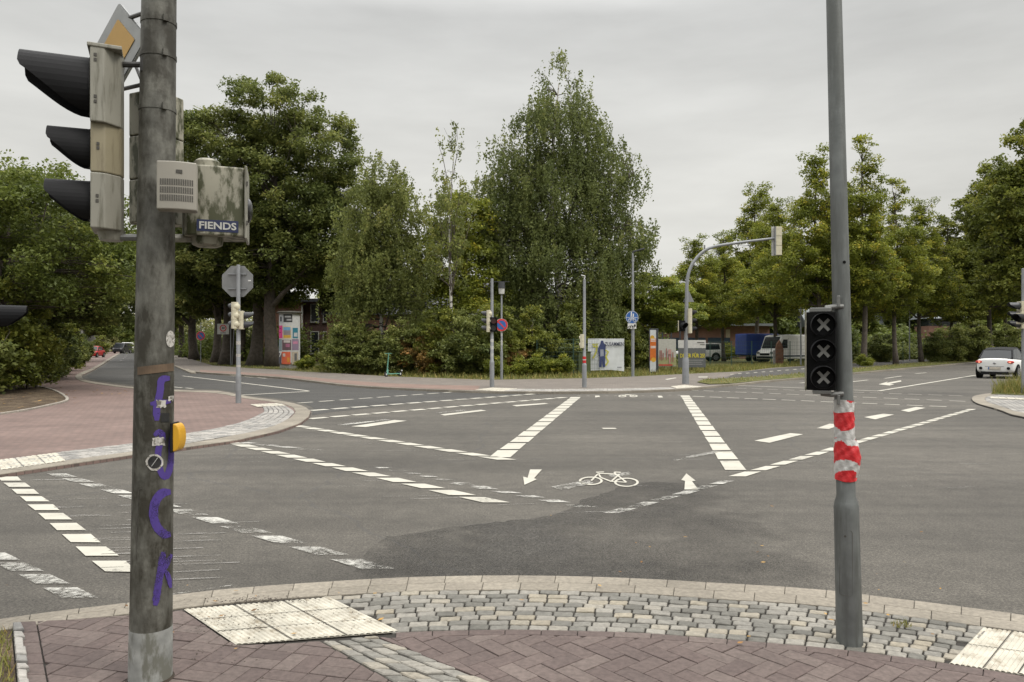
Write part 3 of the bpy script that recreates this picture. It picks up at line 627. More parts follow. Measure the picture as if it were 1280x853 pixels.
# plum pavers
mb = MB()
sA = [p for p in clow if p.x >= P(484, 791.5, ZN).x]; k = len(clow) - len(sA); sB = csol[k:]
strip_stones(mb, resample(sA, 100), resample(sB, 100), 1, .2, ZN, .02, inset=.0016, bev=.002)
solR = [(p.x, p.y) for p in sB]
regR = solR + [(7.5, 1.2), (P(646, 866, ZN).x + .9, 1.2)] + [(gb[33].x, gb[33].y), (gb[0].x, gb[0].y)]
regL_pts = [P(x, y, ZN) for x, y in [(46, 776.5), (94, 774.2), (162, 768.8), (228, 762.4), (294, 807.5), (400, 801.5)]]
regL = [(p.x, p.y) for p in regL_pts] + [(ga[33].x, ga[33].y), (-.2, 1.2), (-1.9, 1.2), (P(60, 853, ZN).x, P(60, 853, ZN).y)]
if area(regL) < 0: regL = regL[::-1]
if area(regR) < 0: regR = regR[::-1]
def herring(mb, reg, ang, org, bw=.2, bh=.1, n=60):
    ca, sa = math.cos(R(ang)), math.sin(R(ang)); xs = [p[0] for p in reg]; ys = [p[1] for p in reg]
    x0, x1, y0, y1 = min(xs), max(xs), min(ys), max(ys)
    for i in range(-n * 2, n * 2):
        for j in range(-n, n):
            # herringbone unit: horizontal brick + vertical brick, shifted
            bx, by = (i * bh + j * 2 * bw) , (i * bh)
            for kk, (rx, ry, w_, h_) in enumerate(((0, 0, bw, bh), (0, bh, bh, bw))):
                X, Y = bx + rx, by + ry
                c = [(X, Y), (X + w_, Y), (X + w_, Y + h_), (X, Y + h_)]
                c = [(org[0] + a * ca - b * sa, org[1] + a * sa + b * ca) for a, b in c]
                if max(p[0] for p in c) < x0 or min(p[0] for p in c) > x1 or max(p[1] for p in c) < y0 or min(p[1] for p in c) > y1: continue
                q = clip(reg, c)
                if len(q) >= 3: stone(mb, q, ZN + random.uniform(-.0015, .0015), .015, .0026, .0025, rnd=random.random(), tilt=.006)
def basket(mb, reg, ang, org, n=40):
    ca, sa = math.cos(R(ang)), math.sin(R(ang))
    for i in range(-n, n):
        for j in range(-n, n):
            bs = [(0, 0, .2, .1), (0, .1, .2, .1)] if (i + j) % 2 else [(0, 0, .1, .2), (.1, 0, .1, .2)]
            for rx, ry, w_, h_ in bs:
                X, Y = i * .2 + rx, j * .2 + ry; c = [(X, Y), (X + w_, Y), (X + w_, Y + h_), (X, Y + h_)]
                c = [(org[0] + a * ca - b * sa, org[1] + a * sa + b * ca) for a, b in c]
                q = clip(reg, c)
                if len(q) >= 3: stone(mb, q, ZN + random.uniform(-.0015, .0015), .015, .0028, .0025, rnd=random.random(), tilt=.008)
# true herringbone lattice: translate (bh,bh) and (2bw,0)... offsets chosen so that bricks tile the plane
def herring2(mb, reg, ang, org, u=.1):
    ca, sa = math.cos(R(ang)), math.sin(R(ang)); xs = [p[0] for p in reg]; ys = [p[1] for p in reg]
    x0, x1, y0, y1 = min(xs), max(xs), min(ys), max(ys)
    for i in range(-120, 121):
        for j in range(-40, 41):
            for (rx, ry, w_, h_) in ((0, 0, 2, 1), (2, 0, 1, 2)):
                X, Y = (i + 4 * j + rx) , (i * 1.0 + ry)
                X, Y = (i * 1 + 4 * j + rx) * u, (i * -1 + ry) * u
                c = [(X, Y), (X + w_ * u, Y), (X + w_ * u, Y + h_ * u), (X, Y + h_ * u)]
                c = [(org[0] + a * ca - b * sa, org[1] + a * sa + b * ca) for a, b in c]
                if max(p[0] for p in c) < x0 or min(p[0] for p in c) > x1 or max(p[1] for p in c) < y0 or min(p[1] for p in c) > y1: continue
                q = clip(reg, c)
                if len(q) >= 3: stone(mb, q, ZN + random.uniform(-.0015, .0015), .015, .0026, .0025, rnd=random.random(), tilt=.006)
herring2(mb, regR, 40, (1.0, 3.0))
basket(mb, regL, -14, (-1.8, 3.6))
cA_ = [P(v.x, v.y, ZN) for v in resample([(22, 777.5, 0), (31, 853, 0), (40, 960, 0)], 30)]; cB_ = [P(v.x, v.y, ZN) for v in resample([(45, 776.5, 0), (59, 853, 0), (74, 960, 0)], 30)]
strip_stones(mb, cA_, cB_, 1, .13, ZN, .02, inset=.002, bev=.002, stagger=False)
structure(mb.build('near_pavers', ['paver']))
# soil at the bottom left corner + broken edging
bl = [P(x, y, ZN) for x, y in [(-420, 873), (-160, 819), (0, 789.5), (14, 788), (20, 853), (26, 960), (-300, 1100), (-500, 960)]]
structure(one('soil_corner', lambda m: m.prism([(p.x, p.y) for p in bl], 0, ZN + .004), 'soil'))
mb = MB()
for k in range(9):
    a = Vector((16 + k * .9, 782 + k * 10, 0)); p = P(a.x, a.y, ZN); p2 = P(a.x, a.y + 8.4, ZN)
    stone(mb, [(p.x, p.y), (p2.x, p2.y), (p2.x + .045 + random.random() * .02, p2.y), (p.x + .045 + random.random() * .02, p.y)], ZN + .02, .03, .002, .006, rnd=random.random(), tilt=.1)
structure(mb.build('broken_edging', ['setts_far']))

# ================================================================== ROAD MARKINGS
ZM = .008
newer = [(223, 461), (247, 467), (294, 471), (347, 474), (380, 477.5), (431, 483), (530, 489), (628, 491.6), (700, 491.6), (560, 500), (480, 508), (420, 514.5), (390, 519), (392, 510), (378, 503.5), (340, 497), (312, 494), (275, 487.2), (220, 485.8), (170, 482), (132, 477.5), (112, 473.5), (108, 470), (116, 465), (130, 457.6), (150, 443.5), (163, 437.8), (171, 438.5)]
sheet('resurfaced_lane', newer, .004, 'asphalt_new')
# dark patch in the crossing
patch = [P(v[0], v[1]) for v in [(480, 672), (600, 655), (690, 644), (738, 622), (800, 604), (880, 606), (960, 612), (1060, 640), (1180, 676), (1270, 745), (1280, 790), (1080, 765), (900, 745), (760, 745), (620, 740), (500, 742), (440, 735), (455, 700)]]
pc = smooth_curve(patch + [patch[0]], 160)
structure(one('asphalt_patch', lambda m: m.poly([(p.x + random.uniform(-.035, .035), p.y + random.uniform(-.035, .035), .004) for p in pc]), 'tar_patch'))
mk, old, faint = MB(), MB(), MB()
def pq(m, pts, z=ZM): 
    q = [P(x, y, z) for x, y in pts]
    if area([(p.x, p.y) for p in q]) < 0: q = q[::-1]
    m.poly(q)
def dashes(m, p0, p1, n, duty, width, skew=0, z=ZM, ticks=0, tside=1, hz=False):
    a, b = P(*p0, z), P(*p1, z); d = (b - a) / n; u = d.normalized(); nr = Vector((-u.y, u.x, 0))
    for i in range(n):
        s = a + d * i; e = s + d * duty
        sk = u * skew; wv = nr * width / 2
        if hz: wv = Vector((1, 0, 0)) * width / 2 / max(.25, abs(nr.x)) * (1 if nr.x > 0 else -1)
        j = lambda: Vector((random.uniform(-.008, .008), random.uniform(-.008, .008), 0))
        q = [s - wv - sk + j(), e - wv - sk + j(), e + wv + sk + j(), s + wv + sk + j()]
        m.poly(q)
        if ticks and random.random() < .85:
            for _ in range(ticks):
                t0 = s.lerp(e, random.random()); l = random.uniform(.3, .9); h = Vector((-1, -.12, 0)).normalized() * tside
                st = t0 + h * width * .5; en = st + h * l; n2 = Vector((0, .008, 0)); 
                faint.poly([st - n2, en - n2, en + n2, st + n2] if tside < 0 else [en - n2, st - n2, st + n2, en + n2])
dashes(mk, (283, 552), (632, 631), 13, .72, .20, 0, ticks=1, hz=True)
dashes(mk, (368, 532), (641, 576), 12, .76, .20, 0, ticks=1, hz=True)
dashes(mk, (720, 496.5), (622, 573.5), 15, .84, .30, 0, ticks=1, tside=-1, hz=True)
dashes(mk, (856, 494.5), (921, 590), 16, .84, .27, 0, ticks=2, hz=True)
dashes(mk, (921, 595.5), (1217, 511), 22, .76, .15, 0, ticks=1, tside=-1, hz=True)
dashes(mk, (9, 596), (160, 722), 10, .66, .18, 0, ticks=2, tside=-1, hz=True)
dashes(old, (-60, 668), (112, 752), 6, .72, .14, 0, hz=True)
dashes(old, (70, 592), (490, 716), 12, .70, .16, 0, hz=True)
dashes(old, (910, 601), (755, 644), 6, .72, .12, 0, hz=True)
dashes(old, (735, 634), (560, 602), 6, .5, .14, 0, hz=True)
dashes(old, (395, 563), (245, 547), 6, .6, .14, 0, hz=True)
dashes(old, (475, 584), (620, 612), 7, .4, .12, 0, hz=True)
dashes(mk, (372, 504), (572, 489.8), 9, .7, .14)
dashes(mk, (389, 513.3), (700, 490.2), 16, .75, .24)
dashes(mk, (387, 523.6), (710, 496.6), 16, .76, .24)
dashes(mk, (860, 487.8), (1216, 502.2), 15, .68, .12)
dashes(mk, (866, 495.5), (1192, 508.9), 13, .7, .14)
dashes(mk, (920, 485.4), (1212, 495.4), 13, .68, .09)
dashes(mk, (722, 495), (858, 494), 12, .3, .06)
def line(m, pts, wd):
    q = [P(x, y, ZM) for x, y in pts]
    for a, b in zip(q, q[1:]):
        u = (b - a).normalized(); nr = Vector((-u.y, u.x, 0)) * wd / 2
        m.poly([a - nr, b - nr, b + nr, a + nr])
line(mk, [(228, 470), (386, 488.8)], .14); line(mk, [(302, 494), (386, 489.4)], .16)
line(mk, [(920, 482), (1098, 488.9)], .16); line(mk, [(1098.5, 488.8), (1216, 469.8), (1262, 463.4)], .14)
for a, b in (((217, 483.8), (228, 485)), ((232, 485), (241, 486)), ((289, 469.8), (299, 470.7)), ((305, 471), (316, 471.8)), ((322, 472.2), (333, 473.2)),
             ((1106, 473.2), (1127, 470.3)), ((1144, 467.4), (1158, 466)), ((1064, 477.6), (1085, 475.1)), ((1000, 479), (1015, 477.5))): line(mk, [a, b], .13)
line(faint, [(150, 452), (163, 441)], .1)
pq(mk, [(439, 533.2), (457, 534), (509, 526.2), (493, 525.2)]); pq(old, [(421, 531), (428, 532), (488, 525), (481, 524.2)])
pq(mk, [(640, 506.8), (646, 508.2), (686, 505), (681, 504)]); pq(mk, [(550, 518.3), (556, 519.6), (608, 513.5), (601, 512.4)]); pq(old, [(545, 516), (550, 516.6), (590, 512.8), (583, 512)])
pq(mk, [(752, 535), (769, 535), (771, 536.2), (754, 536.3)])
pq(mk, [(943, 551), (988, 541.6), (1004, 543), (962, 553.6)]); pq(mk, [(1021, 535.4), (1037, 529.8), (1052, 530.8), (1036, 536.4)])
pq(mk, [(1080, 521.6), (1104, 517.4), (1118, 518.4), (1094, 524.4)]); pq(mk, [(1126, 513.2), (1145, 508.9), (1157, 510), (1136, 515.2)])
# lane arrow pointing left on the right arm
pq(mk, [(1098, 480.6), (1110, 477.2), (1108, 478.8), (1126, 475.6), (1127, 477), (1112, 480.2), (1118, 480.6), (1112, 482.2)])
# worn paint under the cycle symbol
pq(old, [(689, 608.5), (735, 600), (742, 604), (702, 613)]); pq(old, [(760, 594), (785, 590), (790, 593), (765, 597)]); pq(old, [(840, 574.5), (896, 563), (897, 566), (845, 576)])
# straight arrows
pq(mk, [(662.5, 587), (677.5, 587), (667.5, 598), (671, 599.3), (655.5, 606.2), (654, 596), (659.5, 597.5)])
pq(mk, [(858, 592), (869.5, 601), (865, 601.7), (873, 612), (855.5, 612), (856.3, 601.3), (851.5, 600.2)])
pq(mk, [(744, 494.6), (749, 494.6), (750, 496.2), (744, 497)]); pq(mk, [(822, 494.8), (827, 495), (829, 497), (823, 497.2)])
def ell(cx, cy, rx, ry, t, m=mk, z=ZM, n=36):
    for k in range(n):
        a, b = 2 * PI * k / n, 2 * PI * (k + 1) / n
        f = lambda a, s: P(cx + (rx + s * t) * math.cos(a), cy + (ry + s * t * .42) * math.sin(a), z)
        q = [f(a, -1), f(b, -1), f(b, 1), f(a, 1)]
        if area([(p.x, p.y) for p in q]) < 0: q = q[::-1]
        m.poly(q)
def stroke(pts, wd, m=mk, z=ZM + .001):
    for a, b in zip(pts, pts[1:]):
        dx, dy = b[0] - a[0], (b[1] - a[1]); l = math.hypot(dx, dy * 2.2); nx, ny = -dy * 2.2 / l * wd, dx / l * wd / 2.2
        q = [P(a[0] - nx, a[1] - ny, z), P(b[0] - nx, b[1] - ny, z), P(b[0] + nx, b[1] + ny, z), P(a[0] + nx, a[1] + ny, z)]
        if area([(p.x, p.y) for p in q]) < 0: q = q[::-1]
        m.poly(q); z += .0002
ell(738.5, 601.2, 13.5, 4.6, 1.5); ell(783, 603, 14, 5.0, 1.5)
stroke([(739, 601), (748, 592), (770, 592.8), (783, 603)], 1.2); stroke([(751, 597), (764, 602), (774, 593)], 1.2); stroke([(751, 597), (747, 590.6)], 1.2); stroke([(745, 590.4), (755, 590.2)], 1.2); stroke([(770, 594), (768, 590.2), (776, 590.6)], 1.2); stroke([(764, 602), (783, 603)], 1.1)
ell(778, 495.3, 4.2, 1.1, .9); ell(792, 495.2, 4.2, 1.1, .9); stroke([(778, 495), (783, 493.5), (790, 494), (792, 495)], .9)
for _ in range(26):
    x, y = random.choice([(random.uniform(80, 290), random.uniform(625, 745)), (random.uniform(930, 1200), random.uniform(530, 620)), (random.uniform(560, 920), random.uniform(560, 650))])
    a = P(x, y, ZM); l = random.uniform(.15, .7); h = Vector((1, .14, 0)).normalized() * l; n2 = Vector((0, .009, 0)); faint.poly([a - n2, a + h - n2, a + h + n2, a + n2])
for k in range(12):
    a = P(150 + k * 4 + random.uniform(-8, 8), 622 + k * 9.4, ZM); h = Vector((random.uniform(.35, .7), .075, 0)); n2 = Vector((0, .008, 0)); faint.poly([a - n2, a + h - n2, a + h + n2, a + n2])
a = P(214, 743, ZM); h = P(290, 731.5, ZM); n2 = Vector((0, .014, 0)); old.poly([a - n2, h - n2, h + n2, a + n2])
structure(mk.build('road_marking', ['paint'])); structure(old.build('worn_marking', ['paint_old'])); structure(faint.build('paint_streaks', ['paint_faint']))

# ================================================================== VEGETATION
rng = np.random.default_rng(11)
LM = dict(
    oak=leaf_mat('oak_leaves', (.030, .050, .016), (.062, .088, .028), (.105, .132, .042)),
    dark=leaf_mat('dark_leaves', (.026, .044, .011), (.048, .074, .018), (.085, .115, .028)),
    birch=leaf_mat('birch_leaves', (.042, .064, .020), (.074, .105, .034), (.125, .15, .055)),
    birchd=leaf_mat('birch_leaves_dark', (.033, .053, .018), (.058, .086, .030), (.100, .130, .05)),
    lime=leaf_mat('lime_leaves', (.042, .066, .012), (.085, .118, .020), (.18, .19, .03)),
    limed=leaf_mat('lime_leaves_dark', (.036, .056, .013), (.066, .092, .020), (.12, .145, .03)),
    yellow=leaf_mat('yellow_green_leaves', (.042, .070, .014), (.080, .115, .022), (.14, .165, .035)),
    brown=leaf_mat('turning_leaves', (.05, .05, .02), (.11, .085, .03), (.20, .13, .045)),
    far=leaf_mat('distant_leaves', (.045, .062, .028), (.075, .095, .042), (.11, .13, .06)),
    grass=leaf_mat('grass_blades', (.036, .055, .015), (.070, .085, .026), (.13, .12, .05), .2))
def leaf_mesh(name, pts, size, rnd, mat, up=.5, normals=None):
    n = len(pts); pts = np.asarray(pts, dtype=np.float32)
    nr = rng.normal(size=(n, 3)); nr[:, 2] = np.abs(nr[:, 2]) + up if normals is None else nr[:, 2] * .35
    nr /= np.linalg.norm(nr, axis=1)[:, None]
    t = rng.normal(size=(n, 3)); a = np.cross(nr, t); a /= np.linalg.norm(a, axis=1)[:, None]; b = np.cross(nr, a)
    s = (size * rng.uniform(.6, 1.35, n))[:, None]
    v = np.stack([pts + a * s, pts + b * s * .55 + nr * s * .12, pts - a * s, pts - b * s * .55 + nr * s * .12], 1).reshape(-1, 3)
    me = bpy.data.meshes.new(name); me.vertices.add(4 * n); me.vertices.foreach_set('co', v.astype(np.float32).ravel())
    me.loops.add(4 * n); me.loops.foreach_set('vertex_index', np.arange(4 * n, dtype=np.int32))
    me.polygons.add(n); me.polygons.foreach_set('loop_start', np.arange(0, 4 * n, 4, dtype=np.int32))
    try: me.polygons.foreach_set('loop_total', np.full(n, 4, dtype=np.int32))
    except Exception: pass
    at = me.attributes.new('rnd', 'FLOAT', 'FACE'); at.data.foreach_set('value', np.clip(rnd, 0, 1).astype(np.float32))
    me.materials.append(mat); me.update(); me.validate(); return me
def crown_clumps(env, n, shell=.55):
    env = np.array(env, dtype=float); vol = env[:, 3] * env[:, 4] * env[:, 5]; out = []
    while len(out) < n:
        e = env[rng.choice(len(env), p=vol / vol.sum())]; d = rng.normal(size=3); d /= np.linalg.norm(d)
        r = rng.uniform(shell ** 3, 1) ** (1 / 3); p = e[:3] + d * e[3:] * r
        out.append(p)
    return np.array(out)
def make_tree(seed, H, tr, env, n, lpc, crad, leaf, mat, bark='bark', droop=0, clear=2.0, limbs=9, shell=.5, lean=0, base_out=0, trunk_top=.85, flat=.62, split=1):
    """returns (trunk mesh, crown mesh); env: ellipsoids (cx,cy,cz,rx,ry,rz) above the base"""
    global rng; rng = np.random.default_rng(seed); rs = random.Random(seed)
    lpc = int(lpc * 1.35); leaf = leaf * 1.18
    C = crown_clumps(env, n, shell); w = MB()
    nodes_ = []
    for sidx in range(split):
        path = []; off = Vector((rs.uniform(-.3, .3), rs.uniform(-.3, .3), 0)) * sidx
        wob = [rs.uniform(-1, 1) for _ in range(4)]
        for i in range(13):
            t = i / 12; z = H * trunk_top * t
            path.append(Vector((lean * t * H + .014 * H * (wob[0] * math.sin(3 * t) + wob[1] * math.sin(7 * t)), .014 * H * wob[2] * math.sin(5 * t), z)) + off * (1 + 2 * t * (sidx > 0)))
        rad = [tr * (1.35 if i == 0 else 1) * (1 - .86 * (i / 12) ** .9) for i in range(13)]
        path[0].z = -.1; w.tube(path, rad, 9)
        nodes_ += [(path[i].lerp(path[i + 1], f), rad[i]) for i in range(1, 12) for f in (0, .5) if path[i].z > clear * .8]
    for k in range(limbs):
        for _t in range(30):
            c = Vector(C[rs.randrange(len(C))]); st, r0 = nodes_[rs.randrange(max(1, int(len(nodes_) * .7)))]
            if c.z > st.z + .3 and (c - st).length < 8: break
        else: continue
        c = st.lerp(c, .88)
        mid = st.lerp(c, .45) - Vector((0, 0, (c - st).length * .06)); pts = []
        for i in range(7):
            t = i / 6; pts.append(st * (1 - t) ** 2 + mid * 2 * t * (1 - t) + c * t * t + Vector((rs.uniform(-.12, .12), rs.uniform(-.12, .12), rs.uniform(-.1, .1))) * (0 < i < 6))
        rr = [max(.02, r0 * .6 * (1 - .85 * i / 6)) for i in range(7)]; w.tube(pts, rr, 6, cap=False, mi=1)
        nodes_ += [(pts[i], rr[i]) for i in range(2, 7)]
    arr = np.array([nn[0][:] for nn in nodes_])
    for c in C:
        d = np.linalg.norm((arr - c) * np.array([1, 1, 1.0]), axis=1) + np.where(arr[:, 2] > c[2] + .3, 1.5, 0); j = int(d.argmin()); st = Vector(arr[j]); c_ = Vector(c)
        if (c_ - st).length < .3 or (c_ - st).length > 6: continue
        mid = st.lerp(c_, .5) + Vector((rs.uniform(-.15, .15), rs.uniform(-.15, .15), .1)); r0 = min(.06, max(.014, nodes_[j][1] * .5)); w.tube([st, mid, c_], [r0, r0 * .6, .008], 4, cap=False, mi=1)
    # leaves
    crv = crad * rng.uniform(.55, 1.35, n); cnt = np.maximum(6, (lpc * (crv / crad) ** 2 * rng.uniform(.6, 1.3, n))).astype(int)
    pts = []; rnds = []
    for c, r, k in zip(C, crv, cnt):
        tone = rng.uniform(.0, .82)
        if droop:
            m = max(3, k // 22)
            for _ in range(m):
                st = c + rng.normal(size=3) * np.array([r, r, r * .5]) * .55; L_ = droop * rng.uniform(.35, 1.25); q = max(5, int(k / m))
                t = rng.uniform(0, 1, q) ** .9; sway = rng.normal(size=2) * .12 * L_
                p = np.stack([st[0] + sway[0] * t, st[1] + sway[1] * t, st[2] - L_ * t], 1) + rng.normal(size=(q, 3)) * np.array([.07, .07, .05])
                pts.append(p); rnds.append(np.clip(tone + rng.normal(size=q) * .16, 0, 1))
        else:
            d = rng.normal(size=(k, 3)); d /= np.linalg.norm(d, axis=1)[:, None]; rr = rng.uniform(.1, 1, k) ** .5
            p = c + d * rr[:, None] * r * np.array([1, 1, flat]) * (1 + .25 * np.clip(rng.normal(size=(k, 1)), -2, .45))
            pts.append(p); rnds.append(np.clip(tone + rng.normal(size=k) * .17, 0, 1))
    pts = np.concatenate(pts); rnds = np.concatenate(rnds); ok = pts[:, 2] > .05; pts = pts[ok]; rnds = rnds[ok]
    cm = leaf_mesh('crown', pts, leaf, rnds, mat, normals=(True if droop else None))
    me = bpy.data.meshes.new('trunk'); me.from_pydata(w.v, [], w.f); me.materials.append(MT[bark]); me.materials.append(MT['bark']); me.polygons.foreach_set('material_index', w.m); me.polygons.foreach_set('use_smooth', [True] * len(w.f)); me.update()
    return me, cm
NLEAF = [0]
def place_tree(meshes, name, label, cat, loc, rz=0, s=1, group=None, names=('trunk', 'crown'), sz=None):
    t = thing(name, label, cat, loc, rz, group); t.scale = (s, s, sz or s)
    a = bpy.data.objects.new(names[0], meshes[0]); link(a, t); b = bpy.data.objects.new(names[1], meshes[1]); link(b, t)
    NLEAF[0] += len(meshes[1].polygons); return t
def G(px, d, z=0): return Vector((S(px - CX, d), d, z))

# left: big broad dark tree whose branches come down to the hedge
m = make_tree(1, 8.0, .22, [(0, 0, 5.4, 4.4, 3.6, 2.6), (-3.5, .5, 4.2, 3.4, 3, 3.4), (2.8, 0, 4.4, 2.6, 2.8, 1.7), (-2.6, 0, 2.1, 2.8, 2.4, 2.0), (-1.0, -1, 1.6, 1.6, 1.4, 1.5), (-1.2, 0, 7.2, 2.4, 2.2, 1.1), (-1.2, -1.2, 2.2, 1.9, 1.3, 2.1), (-6.5, 0, 4, 3.5, 3, 3.8)], 820, 170, .60, .058, LM['dark'], clear=1.6, shell=.45, limbs=14)
place_tree(m, 'broadleaf_tree', 'broad dark green tree overhanging the soil bed at the left edge, low dense crown', 'tree', G(8, 26))
m = make_tree(2, 8.4, .2, [(1.5, 0, 5.4, 3.2, 3.2, 2.5), (3.0, 0, 4.3, 1.9, 2.4, 1.7), (0, 0, 6.8, 2.4, 2, 1.3), (-.5, 0, 2.4, 1.6, 2, 2)], 460, 150, .68, .072, LM['oak'], clear=2.6, shell=.4, limbs=10)
place_tree(m, 'broadleaf_tree', 'rounder tree leaning over the left pavement behind the big dark tree', 'tree', G(48, 34))
m2 = make_tree(3, 9.5, .22, [(0, 0, 6, 3.6, 3.6, 3.2), (0, 0, 8, 2.2, 2.2, 1.4)], 200, 110, .85, .13, LM['dark'], clear=2.4, limbs=9)
place_tree(m2, 'street_tree', 'first of the trees along the left road beyond the hedge', 'tree', G(60, 50), 20, 1, 'trees along the left road')
for i, (px, d, s, lb) in enumerate([(96, 74, .95, 'tree along the left road above the red car'), (128, 150, 1, 'distant tree left of the dark van'), (140, 190, 1, 'tree at the far end of the left pavement'), (0, 42, 1, 'tree rising behind the big dark tree at the left edge'), (-90, 34, 1.1, 'leftmost tree beyond the picture edge')]):
    place_tree(m2, 'street_tree', lb, 'tree', G(px, d), 70 * i, s, 'trees along the left road')

# big oak and the row of trunks
m = make_tree(4, 21.0, .55, [(0, 0, 19.6, 3.8, 3.6, 2.7), (-4.2, 0, 16.8, 3.4, 4, 2.9), (4.2, 0, 16.4, 3.0, 3.6, 2.9), (0, 0, 13.0, 5.6, 4.5, 4.6), (4.2, 0, 10, 3.4, 3.6, 3.2), (-4.5, 0, 9.6, 4.2, 4, 3.4), (0, 0, 8, 4.4, 4, 2.8), (5.0, 0, 12.6, 2.6, 3, 2.6), (-6, 0, 13, 2.4, 3, 2.6)], 720, 165, .92, .108, LM['oak'], clear=4.2, shell=.42, limbs=22, trunk_top=.86)
place_tree(m, 'oak_tree', 'tallest oak of the left group, wide crown against the sky behind the stop sign', 'tree', G(342, 58), 0, 1)
m3 = make_tree(5, 16.5, .6, [(0, 0, 12, 4.6, 4.4, 4.2), (-2, 0, 8.5, 4, 4, 3), (2.6, 0, 8, 3.6, 4, 2.8)], 330, 110, 1.05, .17, LM['dark'], clear=3.6, limbs=12)
m3b = make_tree(6, 14.5, .45, [(0, 0, 10.5, 4.2, 4.2, 3.8), (1.5, 0, 7, 4, 4, 2.6)], 280, 110, 1.05, .17, LM['oak'], clear=3.4, limbs=12)
for i, (px, d, mm_, s, lb) in enumerate([(318, 61, m3, .95, 'oak with a thick trunk just left of the poster column'), (283, 64, m3, .98, 'oak behind the thirty zone sign'), (270, 72, m3b, 1, 'oak with leaning trunk left of the thirty zone sign'), (300, 78, m3b, 1.05, 'oak further back between the signal mast and the zone sign'), (243, 84, m3, .92, 'oak beside the distant no parking sign'), (228, 98, m3b, 1, 'oak seen just right of the graffiti pole'), (214, 118, m3, .9, 'furthest oak of the row beyond the graffiti pole'), (432, 68, m3b, .8, 'oak behind the pale birch, right of the brick house'), (196, 140, m3b, .85, 'oak at the far end of the left road')]):
    place_tree(mm_, 'oak_tree', lb, 'tree', G(px, d), 53 * i, s, 'row of oaks along the left arm')

# birches
m = make_tree(7, 12.6, .15, [(0, 0, 11.6, 1.6, 1.4, 1.9), (-.7, 0, 9.2, 2.1, 2, 2.2), (.8, 0, 9.2, 1.8, 1.8, 2.3), (-.6, 0, 6.4, 2.6, 2.2, 2.2), (.9, 0, 6.0, 2.2, 2, 2.2), (-1.8, .3, 3.6, 1.3, 1.6, 2.0), (1.8, .3, 3.6, 1.4, 1.6, 2.0)], 360, 130, .5, .062, LM['birch'], 'bark_birch', droop=1.1, clear=2, shell=.3, limbs=16, lean=-.02)
place_tree(m, 'birch_tree', 'pale green birch with a white trunk right of the big oak', 'tree', G(480, 44))
m = make_tree(8, 13.2, .11, [(0, 0, 12.2, .9, .8, 1.8), (0, 0, 9.5, 1.3, 1.2, 2.0), (-.2, 0, 7, 1.6, 1.4, 2)], 100, 46, .5, .06, LM['birch'], 'bark_birch', droop=.7, clear=3, shell=.15, limbs=14, lean=.012, trunk_top=.97)
place_tree(m, 'birch_tree', 'thin sparse birch with bare top between the two fuller birches', 'tree', G(564, 41.5))
m = make_tree(9, 17.6, .26, [(.1, 0, 17.3, .9, .8, 1.3), (-1.5, 0, 16.2, .6, .7, 1.1), (1.4, 0, 16.4, .6, .7, 1.3), (0, 0, 15.4, 1.9, 1.6, 1.4), (2.0, 0, 14.0, .8, 1.0, 1.2), (.2, 0, 13.4, 2.8, 2.3, 2.3), (-2.6, 0, 11.3, 2.0, 2.0, 2.2), (2.8, 0, 11.2, 2.0, 2, 2.3), (0, 0, 10, 3.6, 2.7, 2.9), (-2.2, 0, 7.8, 2.4, 2.4, 2.4), (3.5, 0, 7.8, 1.7, 2.0, 2.2), (4.5, 0, 7.2, 1.3, 1.5, 1.6), (-3.6, 0, 8.6, 1.6, 1.6, 2.2), (0, 0, 6, 3.8, 2.8, 3), (0, 0, 3, 3.8, 2.8, 2)], 980, 130, .52, .062, LM['birchd'], 'bark_birch', droop=1.5, clear=2, shell=.35, limbs=30, trunk_top=.93)
place_tree(m, 'weeping_birch', 'tallest birch with hanging branches, dark green crown in the middle', 'tree', G(697, 47.5), 0, 1.115)
m = make_tree(10, 11.2, .2, [(0, 0, 9.0, 2.0, 2, 2.2), (-.6, 0, 6.6, 2.6, 2.4, 2.4), (0, 0, 4, 3, 2.4, 2.2)], 250, 105, .66, .085, LM['lime'], clear=2, limbs=12, split=2)
place_tree(m, 'maple_tree', 'multi stemmed yellowish tree behind the thin birch', 'tree', G(578, 46))
# lighter tree right of the weeping birch
m = make_tree(12, 6.6, .16, [(0, 0, 4.8, 2.6, 2.4, 1.6), (1.6, 0, 3.6, 2.0, 2, 1.2), (-2, 0, 3.6, 2, 2, 1.6)], 200, 110, .62, .085, LM['yellow'], clear=1.8, limbs=8, flat=.4)
place_tree(m, 'hornbeam_tree', 'low light green tree spreading above the blue cycle sign', 'tree', G(812, 50))

